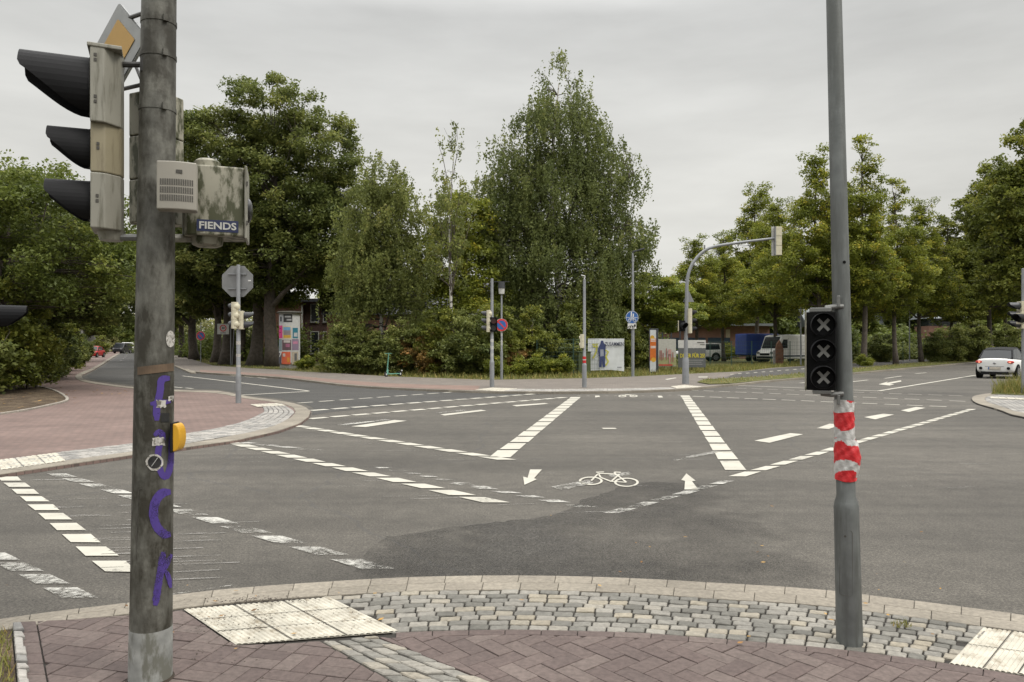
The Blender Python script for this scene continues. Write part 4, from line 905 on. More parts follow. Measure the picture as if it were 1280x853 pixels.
# limes of the right verge
mA = make_tree(13, 15.5, .22, [(0, 0, 14.2, 1.2, 1.2, 1.9), (.2, 0, 12.0, 2.0, 2, 2.0), (0, 0, 9.8, 2.8, 2.6, 2.3), (-1.3, 0, 6.8, 3.5, 3.0, 2.6), (1.9, 0, 6.6, 3.0, 2.8, 2.6)], 540, 76, .56, .080, LM['lime'], clear=3.2, limbs=20, shell=.3, trunk_top=.93)
mB = make_tree(14, 16.8, .24, [(0, 0, 15.4, 1.0, 1.0, 1.9), (.6, 0, 12.9, 1.8, 1.8, 2.0), (-.8, 0, 11.0, 2.0, 2.2, 2.0), (-1.2, 0, 8.4, 2.7, 2.6, 2.4), (1.2, 0, 6.8, 3.1, 2.8, 2.5)], 450, 70, .54, .082, LM['lime'], clear=3.6, limbs=20, shell=.2, trunk_top=.95)
mC = make_tree(15, 17.5, .25, [(0, 0, 15.8, 1.6, 1.6, 1.9), (-1.2, 0, 12.8, 2.5, 2.4, 2.4), (1.5, 0, 11.2, 2.8, 2.6, 2.5), (0, 0, 8.0, 3.9, 3.4, 3.0), (1.5, 0, 5.6, 2.6, 3, 1.6)], 560, 62, .66, .12, LM['limed'], clear=3.8, limbs=22, shell=.3, trunk_top=.92)
for i, (px, d, mm_, s, sz, lb) in enumerate([
    (868, 70, mA, .92, .76, 'left end tree of the right group, behind the mast arm pole'),
    (945, 84, mA, 1.25, 1.27, 'lime tree above the blue trailer'),
    (905, 77, mA, .9, .86, 'lime between the mast arm pole and the blue trailer'),
    (972, 70, mA, 1.0, 1.0, 'lime above the white van'),
    (1052, 66, mC, .82, .86, 'lime directly behind the tall bicycle signal pole'),
    (1020, 58, mA, .98, 1.08, 'full light green lime left of the tall bicycle signal pole'),
    (1079, 57.5, mB, .98, 1.03, 'airy lime with thin top just right of the tall bicycle signal pole'),
    (1120, 61, mB, .86, .88, 'lime with a forked trunk right of the airy one'),
    (1152, 69, mA, .96, .98, 'dark lime in front of the brick substation'),
    (1187, 76, mC, .86, .86, 'lime left of the white car, between the substation and the bushes'),
    (1214, 82, mA, 1.05, 1.05, 'lime seen just left above the white car roof'),
    (1240, 76, mC, 1.06, 1.18, 'tall dark lime directly behind the white car'),
    (1258, 84, mC, 1.0, 1.1, 'dark lime with slim trunk right of the white car roof'),
    (1290, 64, mC, 1.1, 1.22, 'tallest dark tree at the right edge')]):
    place_tree(mm_, 'lime_tree', lb, 'tree', G(px, d), 67 * i + 15, s, 'row of limes on the right verge', sz=sz)
mD = make_tree(16, 13, .3, [(0, 0, 8.5, 4.4, 4.2, 4.2), (2, 0, 5, 4, 4, 3.4), (-2, 0, 4.4, 4, 4, 3.4)], 190, 90, 1.3, .26, LM['dark'], clear=1.5, limbs=8)
back_lb = ['above the left end of the parking lot', 'behind the white pickup', 'behind the blue trailer', 'behind the van roof', 'left of the substation roof', 'behind the substation', 'right of the substation', 'behind the green bushes', 'above the white car', 'at the right edge', 'beyond the right picture edge']
for i, px in enumerate([850, 905, 960, 1012, 1062, 1112, 1160, 1205, 1250, 1300, 1360]):
    place_tree(mD, 'woodland_tree', 'dark woodland tree in the background, ' + back_lb[i], 'tree', G(px, 104 + (i * 37) % 16), 41 * i, .78 + .1 * ((i * 7) % 4), 'woodland behind the right road')
for i, (px, d, lb) in enumerate([(420, 84, 'behind the brick house'), (520, 70, 'behind the pale birch'), (640, 66, 'behind the shrubs in the middle'), (760, 74, 'behind the right side of the weeping birch'), (170, 170, 'at the vanishing point of the left road')]):
    place_tree(mD, 'woodland_tree', 'dark background tree ' + lb, 'tree', G(px, d), 33 * i, .62 if i < 4 else .7, 'background trees in the middle')
# distant wood
pts = []
for k in range(2600):
    x = rng.uniform(-190, 260); y = 190 + rng.uniform(0, 30) - abs(x) * .1; zt = rng.uniform(0, 1) ** .7 * (8.5 + 2.5 * math.sin(x * .09) + 1.5 * math.sin(x * .31))
    pts.append(np.array([x, y, zt]) + rng.normal(size=(40, 3)) * np.array([2.0, 2, .9]))
pts = np.concatenate(pts); pts = pts[pts[:, 2] > 0]
o = bpy.data.objects.new('distant_wood', leaf_mesh('distant_wood', pts, .55, rng.uniform(0, 1, len(pts)), LM['far'])); link(o); tag(o, 'far off wood closing the horizon', 'wood', kind='stuff')

def mass(name, segs, leaf, n, label, mat):
    pts = []
    for k in range(n):
        (x0, d0, x1, d1, h) = segs[k % len(segs)]; t = rng.uniform(0, 1); d = d0 + (d1 - d0) * t; x = S(x0 + (x1 - x0) * t - CX, d); zt = rng.uniform(0, 1) * h * (.75 + .25 * math.sin(x * .8) + .12 * math.sin(x * 2.3))
        pts.append(np.array([x, d + rng.uniform(-2, 2), zt]) + rng.normal(size=(34, 3)) * np.array([.6, .7, .35]))
    pts = np.concatenate(pts); pts = pts[pts[:, 2] > 0]
    o = bpy.data.objects.new(name, leaf_mesh(name, pts, leaf, rng.uniform(0, .8, len(pts)), mat)); link(o); tag(o, label, 'undergrowth', kind='stuff')
mass('undergrowth', [(172, 150, 235, 112, 4), (235, 100, 300, 84, 3.6), (290, 84, 380, 72, 3.2), (560, 62, 660, 60, 4), (650, 60, 830, 66, 4)], .17, 1500, 'dark undergrowth behind the oak trunks and the birches', LM['dark'])
mass('light_undergrowth', [(1080, 86, 1300, 84, 2.4), (1000, 80, 1100, 84, 1.6)], .2, 420, 'light green bushes between the lime trunks', LM['birch'])
mass('undergrowth', [(1010, 92, 1150, 96, 3.4), (1190, 98, 1420, 90, 4.4), (1190, 112, 1420, 104, 8), (820, 118, 1000, 118, 7), (1000, 118, 1200, 120, 9)], .26, 1700, 'dark woodland edge behind the limes of the right verge', LM['dark'])
# shrubs in front of the birches
def shrub_mesh(seed, rx, ry, h, n, mat, leaf=.07, dens=100):
    return make_tree(seed, h * .8, .05, [(0, 0, h * .55, rx, ry, h * .46), (rx * .3, 0, h * .35, rx * .8, ry, h * .34), (-rx * .3, 0, h * .3, rx * .8, ry, h * .3)], n, dens, .42, leaf, mat, clear=.2, limbs=6, shell=.3, split=2)
sh = [shrub_mesh(30, 1.5, 1.1, 3.4, 90, LM['birch']), shrub_mesh(31, 1.6, 1.2, 3.0, 90, LM['oak']), shrub_mesh(32, 1.4, 1.1, 2.6, 80, LM['brown']), shrub_mesh(33, 1.5, 1.2, 4.2, 110, LM['limed']), shrub_mesh(34, 1.3, 1.0, 1.8, 60, LM['lime'])]
for i, (px, d, k, s, lb) in enumerate([
    (414, 46, 3, .62, 'green shrub in front of the brick house windows'), (430, 43, 0, .95, 'pale shrub at the left foot of the white birch trunk'),
    (456, 42.5, 0, .8, 'shrub left of the mint scooter'), (480, 42.3, 0, .72, 'shrub just behind the mint scooter'), (506, 42, 0, .9, 'shrub right of the mint scooter'), (530, 41.5, 2, 1.0, 'reddish brown shrub under the thin birch'),
    (552, 40.8, 3, .9, 'dark green shrub under the thin birch trunk'), (574, 40.4, 0, 1.05, 'pale shrub left of the middle signal mast'), (598, 40, 1, 1.1, 'dense shrub behind the left face of the middle signal'),
    (620, 40.5, 3, .95, 'shrub behind the no stopping sign'), (642, 41, 2, .7, 'small yellowing shrub right of the no stopping sign'), (664, 42, 3, .95, 'shrub at the left post of the green fence'),
    (690, 44, 1, 1.1, 'shrub behind the green mesh fence'), (715, 45.5, 3, 1.05, 'shrub behind the olive cabinet'), (745, 47.5, 1, 1.05, 'shrub behind the white banner'), (775, 48, 3, 1.0, 'shrub at the right end of the white banner'), (800, 49, 1, .9, 'shrub left of the orange information stele')]):
    place_tree(sh[k], 'shrub', lb, 'shrub', G(px, d), 61 * i, s, 'shrubs along the far pavement', names=('stems', 'foliage'))
for i, (px, d, k, s, lb) in enumerate([(620, 38.6, 4, .55, 'small weedy bush at the foot of the no stopping sign'), (668, 39.6, 4, .62, 'low weedy bush in front of the green fence'), (700, 39.8, 4, .6, 'low weedy bush left of the olive cabinet'), (382, 50, 4, .5, 'weedy bush at the foot of the poster column'), (650, 39.2, 4, .5, 'low weedy bush between no stopping sign and fence'),
    (1168, 70, 1, .95, 'round bush in front of the brick substation'), (1190, 72, 0, 1.1, 'pale bush left of the white car'), (1212, 72, 0, 1.15, 'pale bush behind the left tail lamp of the white car'), (1232, 78, 1, 1.2, 'bush above the white car roof'), (1262, 72, 0, 1.1, 'bush right of the white car roof'), (1100, 70, 1, .9, 'bush between the two forked limes'), (1050, 68, 1, 1.0, 'bush behind the bicycle signal'), (912, 84, 4, 1, 'low bush behind the pickup'), (1081, 56, 4, .5, 'suckers at the foot of the airy lime')]):
    place_tree(sh[k], 'shrub', lb, 'shrub', G(px, d), 47 * i, s, 'shrubs and bushes by the verges', names=('stems', 'foliage'))
# hedge line left of the left pavement
for i, (px, d, k, s, lb) in enumerate([(30, 31, 3, .8, 'dark hedge shrub in front of the leaning fence post'), (52, 36, 1, .8, 'clipped hedge shrub behind the leaning fence post'), (72, 40, 1, .8, 'hedge shrub right of the leaning fence post'), (84, 46, 3, .75, 'darker hedge shrub left of the waste bin'), (-20, 28, 3, .8, 'dark hedge shrub at the left edge'), (92, 56, 1, .7, 'hedge shrub beyond the waste bin'), (96, 70, 1, .9, 'hedge shrub left of the red car'), (104, 84, 1, .75, 'hedge shrub in front of the red car'), (126, 118, 3, .8, 'hedge shrub near the parked vans'), (-70, 26, 1, .9, 'hedge shrub beyond the left picture edge')]):
    place_tree(sh[k], 'hedge_shrub', lb, 'hedge', G(px, d), 47 * i, s, 'hedge along the left pavement', names=('stems', 'foliage'))

for i, (px, d, k, s_, lb) in enumerate([(-8, 24.5, 3, .95, 'dark shrub under the big tree at the left edge of the soil bed'), (34, 27, 3, .8, 'dark shrub at the right end of the soil bed'), (-50, 23.5, 1, 1.1, 'shrub on the soil bed beyond the picture edge')]):
    place_tree(sh[k], 'shrub', lb, 'shrub', G(px, d), 80 * i, s_, 'shrubs on the soil bed', names=('stems', 'foliage'))
# grass blades
def blades(name, polys, n, hmin, hmax, label, z=ZF, wd=.012):
    P2 = []; tot = sum(abs(area(p)) for p in polys); vs = []
    for pl in polys:
        xs = [p[0] for p in pl]; ys = [p[1] for p in pl]; want = int(n * abs(area(pl)) / tot); got = 0; tries = 0
        while got < want and tries < want * 30:
            tries += 1; x = random.uniform(min(xs), max(xs)); y = random.uniform(min(ys), max(ys)); ins = False
            for i in range(len(pl)):
                (x1, y1), (x2, y2) = pl[i - 1], pl[i]
                if (y1 > y) != (y2 > y) and x < (x2 - x1) * (y - y1) / (y2 - y1) + x1: ins = not ins
            if ins: P2.append((x, y)); got += 1
    P2 = np.array(P2); m = len(P2); ht = rng.uniform(hmin, hmax, m) * (0.6 + .6 * (np.sin(P2[:, 0] * 2.1) * np.cos(P2[:, 1] * 1.7) * .5 + .5))
    a = rng.uniform(0, 2 * PI, m); dx = np.cos(a) * wd; dy = np.sin(a) * wd; lx = rng.normal(size=m) * ht * .35; ly = rng.normal(size=m) * ht * .35; Z = np.full(m, z)
    v = np.stack([np.stack([P2[:, 0] - dx, P2[:, 1] - dy, Z], 1), np.stack([P2[:, 0] + dx, P2[:, 1] + dy, Z], 1), np.stack([P2[:, 0] + lx, P2[:, 1] + ly, Z + ht], 1)], 1).reshape(-1, 3)
    me = bpy.data.meshes.new(name); me.vertices.add(3 * m); me.vertices.foreach_set('co', v.astype(np.float32).ravel()); me.loops.add(3 * m); me.loops.foreach_set('vertex_index', np.arange(3 * m, dtype=np.int32))
    me.polygons.add(m); me.polygons.foreach_set('loop_start', np.arange(0, 3 * m, 3, dtype=np.int32)); at = me.attributes.new('rnd', 'FLOAT', 'FACE'); at.data.foreach_set('value', rng.uniform(0, 1, m).astype(np.float32))
    me.materials.append(LM['grass']); me.update(); me.validate(); o = bpy.data.objects.new(name, me); link(o); return tag(o, label, 'grass', kind='stuff')
pxp = lambda l, z: [(P(x, y, z).x, P(x, y, z).y) for x, y in l]
blades('grass', [pxp([(350, 462), (417, 466.2), (492, 470.6), (610, 474.6), (735, 472.6), (791, 470.6), (872, 466.6), (929, 464), (1008, 457.2), (1087, 453), (1087, 450), (1000, 453), (900, 458), (800, 463), (600, 466), (420, 461)], GZ)], 26000, .06, .34, 'ragged grass strip along the back of the far pavement', GZ, .02)
blades('grass', [pxp(verge_lo + verge_up, ZF)], 9000, .03, .14, 'mown grass on the verge between road and cycle path', ZF + .02, .015)
blades('tall_grass', [pxp([(1238, 492.2), (1246, 488), (1264, 484.5), (1290, 478), (1400, 470), (1400, 478), (1300, 493.6)], .06)], 7000, .25, .75, 'tall yellowing grass on the traffic island at the right edge', .05, .012)
blades('grass', [pxp([(219, 443), (235, 448), (266, 456.6), (312, 460), (350, 462), (350, 457), (300, 452), (240, 443), (225, 439)], GZ)], 7000, .03, .1, 'short dry grass under the oaks', GZ, .03)
blades('dry_weeds', [[(p.x, p.y) for p in [P(x, y, ZN) for x, y in [(-60, 800), (10, 790), (16, 853), (18, 900), (-100, 930)]]]], 900, .01, .06, 'dry weeds on the soil in the bottom left corner', ZN, .004)
blades('weed_tuft', [[(p.x + dx * .05, p.y + dy * .04) for dx, dy in ((-1, -1), (1, -1), (1, 1), (-1, 1))] for p in [P(1126, 782, ZN)]], 60, .02, .05, 'small green tuft growing between the cobbles right of the tall pole', ZN, .003)
# fallen leaves and crumbs
def litter(name, spots, n, s, mat, label, z):
    m = MB()
    for _ in range(n):
        px, py, sx_, sy_ = random.choice(spots); p = P(px + random.gauss(0, sx_), py + random.gauss(0, sy_), z); a = random.uniform(0, 2 * PI); q = s * random.uniform(.5, 1.4)
        u = Vector((math.cos(a), math.sin(a), 0)) * q; v = Vector((-math.sin(a), math.cos(a), 0)) * q * .6; up_ = Vector((0, 0, q * random.uniform(.05, .5)))
        m.poly([p - u, p - v + up_ * .4, p + u + up_, p + v + up_ * .6], rnd=random.random())
    o = m.build(name, mat); return tag(o, label, 'leaves', kind='stuff')
litter('fallen_leaves', [(600, 740, 300, 60), (900, 700, 200, 40), (350, 770, 120, 25), (1100, 790, 100, 20)], 46, .016, 'leaf_litter', 'few yellow and brown fallen leaves scattered over paving and asphalt', ZN + .014)
litter('dirt_crumbs', [(325, 750, 34, 2.2), (325, 750, 34, 2.2), (350, 770, 70, 14), (300, 775, 40, 12), (210, 820, 60, 20)], 620, .0065, 'dirt', 'dark crumbs of dirt along the kerb and on the white tactile paving', ZN + .016)
litter('fallen_leaves', [(560, 474, 70, 1.2), (450, 469, 50, 1.2), (140, 490, 40, 3), (20, 500, 40, 5)], 160, .05, 'leaf_litter', 'brown leaves blown against the back of the far pavement and soil bed', ZF + .03)

# ================================================================== SIGNAL HEADS / MASTS
def rot2(x, y, a):
    c, s = math.cos(R(a)), math.sin(R(a)); return (x * c - y * s, x * s + y * c)
def visor_mesh(m, cx, cz, r, L_, y0, slant=1.0, mi=0, n=18, th=.004, drop=.0):
    """tunnel visor towards +Y, lower part cut back"""
    ang = [(-150 + 300 * k / n) for k in range(n + 1)]
    def ln(a): 
        f = max(0, (abs(a) - 72) / 78); return L_ * (1 - slant * f ** .95) + .012
    rows = []
    for rr in (r, r - th):
        rows.append([(cx + rr * math.sin(R(a)), y0, cz + rr * math.cos(R(a))) for a in ang])
        rows.append([(cx + rr * .97 * math.sin(R(a)), y0 + ln(a), cz + rr * .97 * math.cos(R(a)) - drop * ln(a)) for a in ang])
    k = n + 1; vs = rows[0] + rows[1] + rows[2] + rows[3]; fs = []
    for i in range(n):
        fs.append([i, i + 1, k + i + 1, k + i]); fs.append([2 * k + i + 1, 2 * k + i, 3 * k + i, 3 * k + i + 1]); fs.append([k + i, k + i + 1, 3 * k + i + 1, 3 * k + i])
    m.add(vs, fs, mi)
def head(parent, pos, yaw, hs, width=.26, depth=.13, house='cream_far', vis='visor_far', bulge=True, vlen=.2, lens=('lens',), slant=.8, bev=.006, back='round', plate=False, lensr=None):
    """housing whose top centre is pos; front +Y turned by yaw; hs = chamber heights from the top"""
    m = MB(); z = 0; H = sum(hs); w2 = width / 2
    for h in hs:
        pl = [(-w2, 0), (w2, 0), (w2, -depth * .55), (w2 * .62, -depth), (-w2 * .62, -depth), (-w2, -depth * .55)]
        m.prism(pl, z - h + .002, z - .002)
        if bulge: m.sphere((0, -depth * .75, z - h / 2), min(h, width) * .46, 7, 0, (1, .75, 1))
        z -= h
    o = m.build('signal_housing', [house], parent, loc=pos, rz=yaw, bevel=bev)
    z = 0
    for i, h in enumerate(hs):
        r = (lensr or .40) * min(h, width) * 1.05; c = z - h / 2
        lm = MB(); lm.disc((0, .004, c), (0, 1, 0), r * .93, 20, 0, .006); lm.build('lens', [lens[i % len(lens)]], o)
        vm_ = MB(); vm_.disc((0, .002, c), (0, 1, 0), r * 1.04, 20, 0, .004)
        visor_mesh(vm_, 0, c, r * 1.04, vlen * h / max(hs), .003, slant); vm_.build('visor', [vis], o, smooth=False)
        z -= h
    if plate:
        b = MB(); b.box((0, .0, -H / 2), (width, .012, H + .02)); b.build('front_plate', ['black_in'], o)
    return o
def pole(parent, h, r0, r1, lean=(0, 0), collar=None, mat='pole_far', n=16, foot=None, name='pole'):
    m = MB(); top = Vector((lean[0] * h, lean[1] * h, h))
    if collar:
        zc, rl = collar; f = zc / h
        m.tube([(0, 0, -.05), (lean[0] * (zc - .05), lean[1] * (zc - .05), zc - .05), (lean[0] * zc, lean[1] * zc, zc), (lean[0] * (zc + .04), lean[1] * (zc + .04), zc + .04), top], [rl, rl, rl * .97, r0, r1], n)
    else: m.tube([(0, 0, -.05), top], [r0, r1], n)
    o = m.build(name, [mat], parent, smooth=True)
    c = MB(); c.tube([top, top + Vector((0, 0, .012))], [r1 * 1.05, r1 * .9], n); c.build('cap', [mat], o)
    return o
def arm(parent, a, b, r=.012, mat='steel', name='bracket'):
    m = MB(); m.tube([a, b], r, 8); return m.build(name, [mat], parent)
def round_sign(parent, pos, r, style, yaw=0):
    """sign facing the camera side (-Y) turned by yaw"""
    e_ = MB(); e_.disc((0, 0, 0), (0, 1, 0), r, 28, 0, .02); o = e_.build('sign_panel', ['blue' if style == 'shared' else 'white'], parent, loc=pos, rz=yaw)
    if style == 'nostop':
        a = MB(); a.disc((0, -.014, 0), (0, 1, 0), r * .97, 28, 0, .004); a.build('red_ring', ['red'], o)
        b = MB(); b.disc((0, -.019, 0), (0, 1, 0), r * .70, 28, 0, .004); b.build('blue_field', ['blue'], o)
        c = MB(); c.box((0, -.024, 0), (r * 1.5, .004, r * .2), mat=Matrix.Rotation(R(45), 3, 'Y')); c.build('red_bar', ['red'], o)
    if style == 'shared':
        a = MB(); a.tube([(r * math.cos(t * PI / 14) * .94, -.014, r * math.sin(t * PI / 14) * .94) for t in range(29)], r * .03, 5); a.box((0, -.014, 0), (r * 1.8, .004, r * .06)); a.build('white_line', ['white'], o)
        b = MB(); b.sphere((-r * .1, -.016, r * .72), r * .11, 5, 0, (1, .2, 1)); b.box((-r * .1, -.016, r * .42), (r * .2, .006, r * .4)); b.box((-r * .18, -.016, r * .15), (r * .08, .006, r * .3)); b.box((-r * .02, -.016, r * .15), (r * .08, .006, r * .3))
        b.sphere((r * .2, -.016, r * .5), r * .09, 5, 0, (1, .2, 1)); b.box((r * .2, -.016, r * .25), (r * .16, .006, r * .35)); b.build('pedestrian_symbol', ['white'], o)
        c = MB()
        for sx_ in (-.38, .38): c.tube([(r * (sx_ + .22 * math.cos(t * PI / 6)), -.016, r * (-.42 + .22 * math.sin(t * PI / 6))) for t in range(13)], r * .035, 4)
        c.tube([(-r * .38, -.016, -r * .42), (-r * .15, -.016, -r * .15), (r * .2, -.016, -r * .15), (r * .38, -.016, -r * .42)], r * .035, 4); c.tube([(-r * .15, -.016, -r * .15), (0, -.016, -r * .42), (r * .2, -.016, -r * .15)], r * .035, 4); c.build('cycle_symbol', ['white'], o)
    return o

# ---------- near left mast with graffiti
base = P(188, 848, ZN); DL = base.y
t = thing('signal_mast', 'thick weathered grey mast with purple spray graffiti and big signal head', 'traffic signal', base)
LX = 11.0 / 848 * DL / F * F / DL   # px per px lean
hL = 5.2; lx = .0128; rb, rt = .0945, .064
def lpole(z): f = z / hL; return Vector((lx * z, 0, z)), rb + (rt - rb) * f
m = MB(); zs = [-.04, .2, 1.0, 1.6, 2.4, 3.2, 4.2, hL]; m.tube([lpole(z)[0] for z in zs], [lpole(z)[1] for z in zs], 40); body = m.build('pole', ['pole_left'], t, smooth=True)
m = MB(); m.tube([lpole(-.03)[0], lpole(.12)[0], lpole(.20)[0], lpole(.245)[0]], [lpole(0)[1] + .0015, lpole(.12)[1] + .0015, lpole(.2)[1] + .0015, lpole(.245)[1] + .0008], 40); m.build('bleached_foot', ['pole_foot'], t, smooth=True)
m = MB(); m.tube([(0, 0, 0), (0, 0, .008)], [rb + .012, rb + .003], 32); m.build('foot_joint', ['dirt'], t)
for zc in (2.68, 2.93, 3.09): 
    m = MB(); c, r_ = lpole(zc); m.tube([c - Vector((0, 0, .010)), c + Vector((0, 0, .010))], r_ + .003, 32); m.box((c.x + r_ * .75, -r_ * .75, zc), (.022, .022, .03), 45); m.build('clamp_band', ['pole_left'], t)
def lpx(px, py, off=.0015):
    """local point on the visible pole surface seen at photograph pixel px,py"""
    k = (px - CX) / F; d = DL - .05
    for _ in range(5):
        z = CH - (py - HOR) * d / F - ZN; c, r_ = lpole(z); cx_, cy_ = base.x + c.x, DL
        A_, B_, C_ = k * k + 1, -2 * (k * cx_ + cy_), cx_ * cx_ + cy_ * cy_ - r_ * r_; D_ = max(0, B_ * B_ - 4 * A_ * C_); d = (-B_ - math.sqrt(D_)) / (2 * A_)
    v = Vector((k * d - cx_, d - cy_, 0)); v.normalize(); return Vector((c.x + (r_ + off) * v.x, (r_ + off) * v.y, z)), 0, z
def spray(pts, wpx, name='graffiti', mat='purple', n=None):
    q = resample([Vector((x, y, 0)) for x, y in pts], n or max(6, int(sum(math.hypot(b[0] - a[0], b[1] - a[1]) for a, b in zip(pts, pts[1:])) / 2.5)))
    vs = []; fs = []; K = 6
    for i, p in enumerate(q):
        tg = (q[min(i + 1, len(q) - 1)] - q[max(i - 1, 0)]).normalized(); nn = Vector((-tg.y, tg.x, 0)); e_ = min(i, len(q) - 1 - i) / 3; w_ = wpx / 2 * min(1, .55 + .45 * e_) * random.uniform(.94, 1.06)
        for k in range(K + 1):
            s_ = p + nn * w_ * (2 * k / K - 1); vs.append(lpx(s_.x, s_.y, .0016 + gz[0])[0])
    gz[0] += .00015
    for i in range(len(q) - 1):
        for k in range(K): a = i * (K + 1) + k; fs.append([a, a + 1, a + K + 2, a + K + 1])
    gm.add(vs, fs)
gz = [0]; gm = MB()
def curve(pts, n=30): return [(v.x, v.y) for v in smooth_curve([Vector((x, y, 0)) for x, y in pts], n)]
spray(curve([(212, 473), (202, 475), (200, 490), (196, 510), (196, 526)]), 9); spray([(188, 505), (213, 502)], 7)
spray(curve([(193, 545), (198, 540), (203, 545), (198, 562), (198, 580), (204, 596), (210, 592), (214, 570), (214, 545)]), 8)
spray(curve([(213, 615), (202, 617), (194, 628), (192, 645), (197, 660), (206, 668), (213, 668)]), 11)
spray([(204, 690), (201, 712), (197, 735), (194, 757)], 9); spray([(214, 693), (203, 716)], 6); spray(curve([(203, 712), (209, 718), (213, 735)]), 6)
gm.build('graffiti', ['purple'], t)
def patch_on_pole(px, py, w_, h_, mat, name, rag=0):
    m = MB(); K = 6; vs = []; 
    for j in range(3):
        for k in range(K + 1):
            vs.append(lpx(px + w_ * (k / K - .5) + random.uniform(-rag, rag), py + h_ * (j / 2 - .5) + random.uniform(-rag, rag), .003)[0])
    m.add(vs, [[j * (K + 1) + k, (j + 1) * (K + 1) + k, (j + 1) * (K + 1) + k + 1, j * (K + 1) + k + 1] for j in range(2) for k in range(K)]); return m.build(name, [mat], t)
patch_on_pole(201, 505, 11, 9, 'sticker', 'sticker', 1.2); patch_on_pole(206, 522, 10, 11, 'sticker_dark', 'sticker'); patch_on_pole(198, 552, 15, 10, 'sticker', 'sticker', .8); patch_on_pole(213, 498, 6, 6, 'sticker', 'sticker', 1)
def round_sticker(px, py, r, mat, off, name='sticker', rag=0, sy=1):
    m = MB(); c = lpx(px, py, off)[0]; ring = [lpx(px + (r + random.uniform(-rag, rag)) * math.cos(2 * PI * k / 20), py + (r + random.uniform(-rag, rag)) * sy * math.sin(2 * PI * k / 20), off)[0] for k in range(20)]
    m.add([c] + ring, [[0, (k + 1) % 20 + 1, k + 1] for k in range(20)]); return m.build(name, [mat], t)
round_sticker(193, 578, 10.5, 'sticker', .0032, rag=.8); round_sticker(193, 578, 8, 'sticker_dark', .004)
sm = MB(); a_, b_ = lpx(189.5, 583, .005)[0], lpx(197, 572, .005)[0]; sm.tube([a_, b_], .0012, 4); sm.build('sticker_line', ['white_dirty'], t)
round_sticker(212.5, 424, 5.5, 'sticker', .003, sy=1.9)
bt = MB(); K = 14
vs = []
for j in (0, 1):
    for k in range(K + 1):
        x_ = 172.5 + (216.5 - 172.5) * k / K; vs.append(lpx(x_, (459 if j == 0 else 469) - 5 * k / K, .0028)[0])
bt.add(vs, [[k, K + 1 + k, K + 2 + k, k + 1] for k in range(K)]); bt.build('tape_remnant', ['brown_tape'], t)
m = MB(); c0, c1 = lpx(170, 700)[0], lpx(173.5, 612)[0]; m.tube([c0, c1], .0012, 4); m.tube([c1, lpx(178, 611)[0]], .0012, 4); m.build('door_seam', ['slot'], t)

# big signal head, seen from its side, visors pointing left
hp = Q(131, 69, 3.52) - base; sc_ = 3.52 / F
m = MB()
def hseg(z1, z0, w_, d0, d1, mi):  # plan outline of one chamber, local x = photo right
    m.prism([(-.075, -w_ / 2), (-.005, -w_ / 2), (.072, -w_ * .26), (.085, 0), (.072, w_ * .26), (-.005, w_ / 2), (-.075, w_ / 2)], z1, z0, mi)
def zl(y): return -(y - 69) * sc_
hseg(zl(163), zl(68), .30, 0, 0, 0); hseg(zl(222), zl(160.5), .245, 0, 0, 1); hseg(zl(290), zl(222.6), .25, 0, 0, 0)
big = m.build('signal_housing', ['cream', 'cream_mid'], t, loc=hp + Vector((.012, 0, 0)), rz=25, bevel=.006); big.scale = (.82, .92, 1)
m = MB(); m.tube([(.02, 0, zl(289)), (.02, 0, zl(301))], [.075, .06], 20); m.build('lower_socket', ['cream'], big, smooth=True)
m = MB(); m.box((-.004, 0, zl(71)), (.17, .31, .018)); m.build('top_lid', ['cream'], big, bevel=.004)
for (yc, hh, r_, vl) in ((115, 95, .138, .325), (191, 60, .095, .20), (256, 62, .098, .21)):
    vmz = zl(yc); v = MB(); visor_mesh(v, 0, 0, r_, vl, 0, .86, n=28, th=.003); v.disc((0, .002, 0), (0, 1, 0), r_ * 1.03, 28, 0, .006)
    vo_ = v.build('visor', ['black'], big, loc=(-.079, 0, vmz + .004), rz=90)
    l_ = MB(); l_.disc((0, .008, 0), (0, 1, 0), r_ * .9, 28, 0, .006); l_.build('lens', ['lens'], big, loc=(-.079, 0, vmz + .004), rz=90)
    hd = MB(); hd.box((-.062, -.128 if hh > 80 else -.126, vmz + .04), (.02, .012, .03)); hd.box((-.062, -.128 if hh > 80 else -.126, vmz - .06), (.02, .012, .03)); 
for (px_, py_) in ((118, 83), (118, 89), (118, 133), (118, 139), (121, 188), (121, 193), (120, 251), (120, 257)):
    m = MB(); yy = -.151 if py_ < 160 else (-.1235 if py_ < 222 else -.126); m.box(((px_ - 131) * sc_ + .0, yy, zl(py_)), (.014, .004, .014)); m.build('latch_slot', ['slot'], big)
arm(t, Q(150, 81, 3.52) - base, Q(186, 81, 3.54) - base, .014, 'dark_steel'); arm(t, Q(150, 297, 3.52) - base, Q(186, 297, 3.54) - base, .016, 'steel')
m = MB(); c = Q(181, 90, 3.5) - base; m.tube([c, c + Vector((0, 0, .06))], .02, 10); m.build('bracket_joint', ['dark_steel'], t)

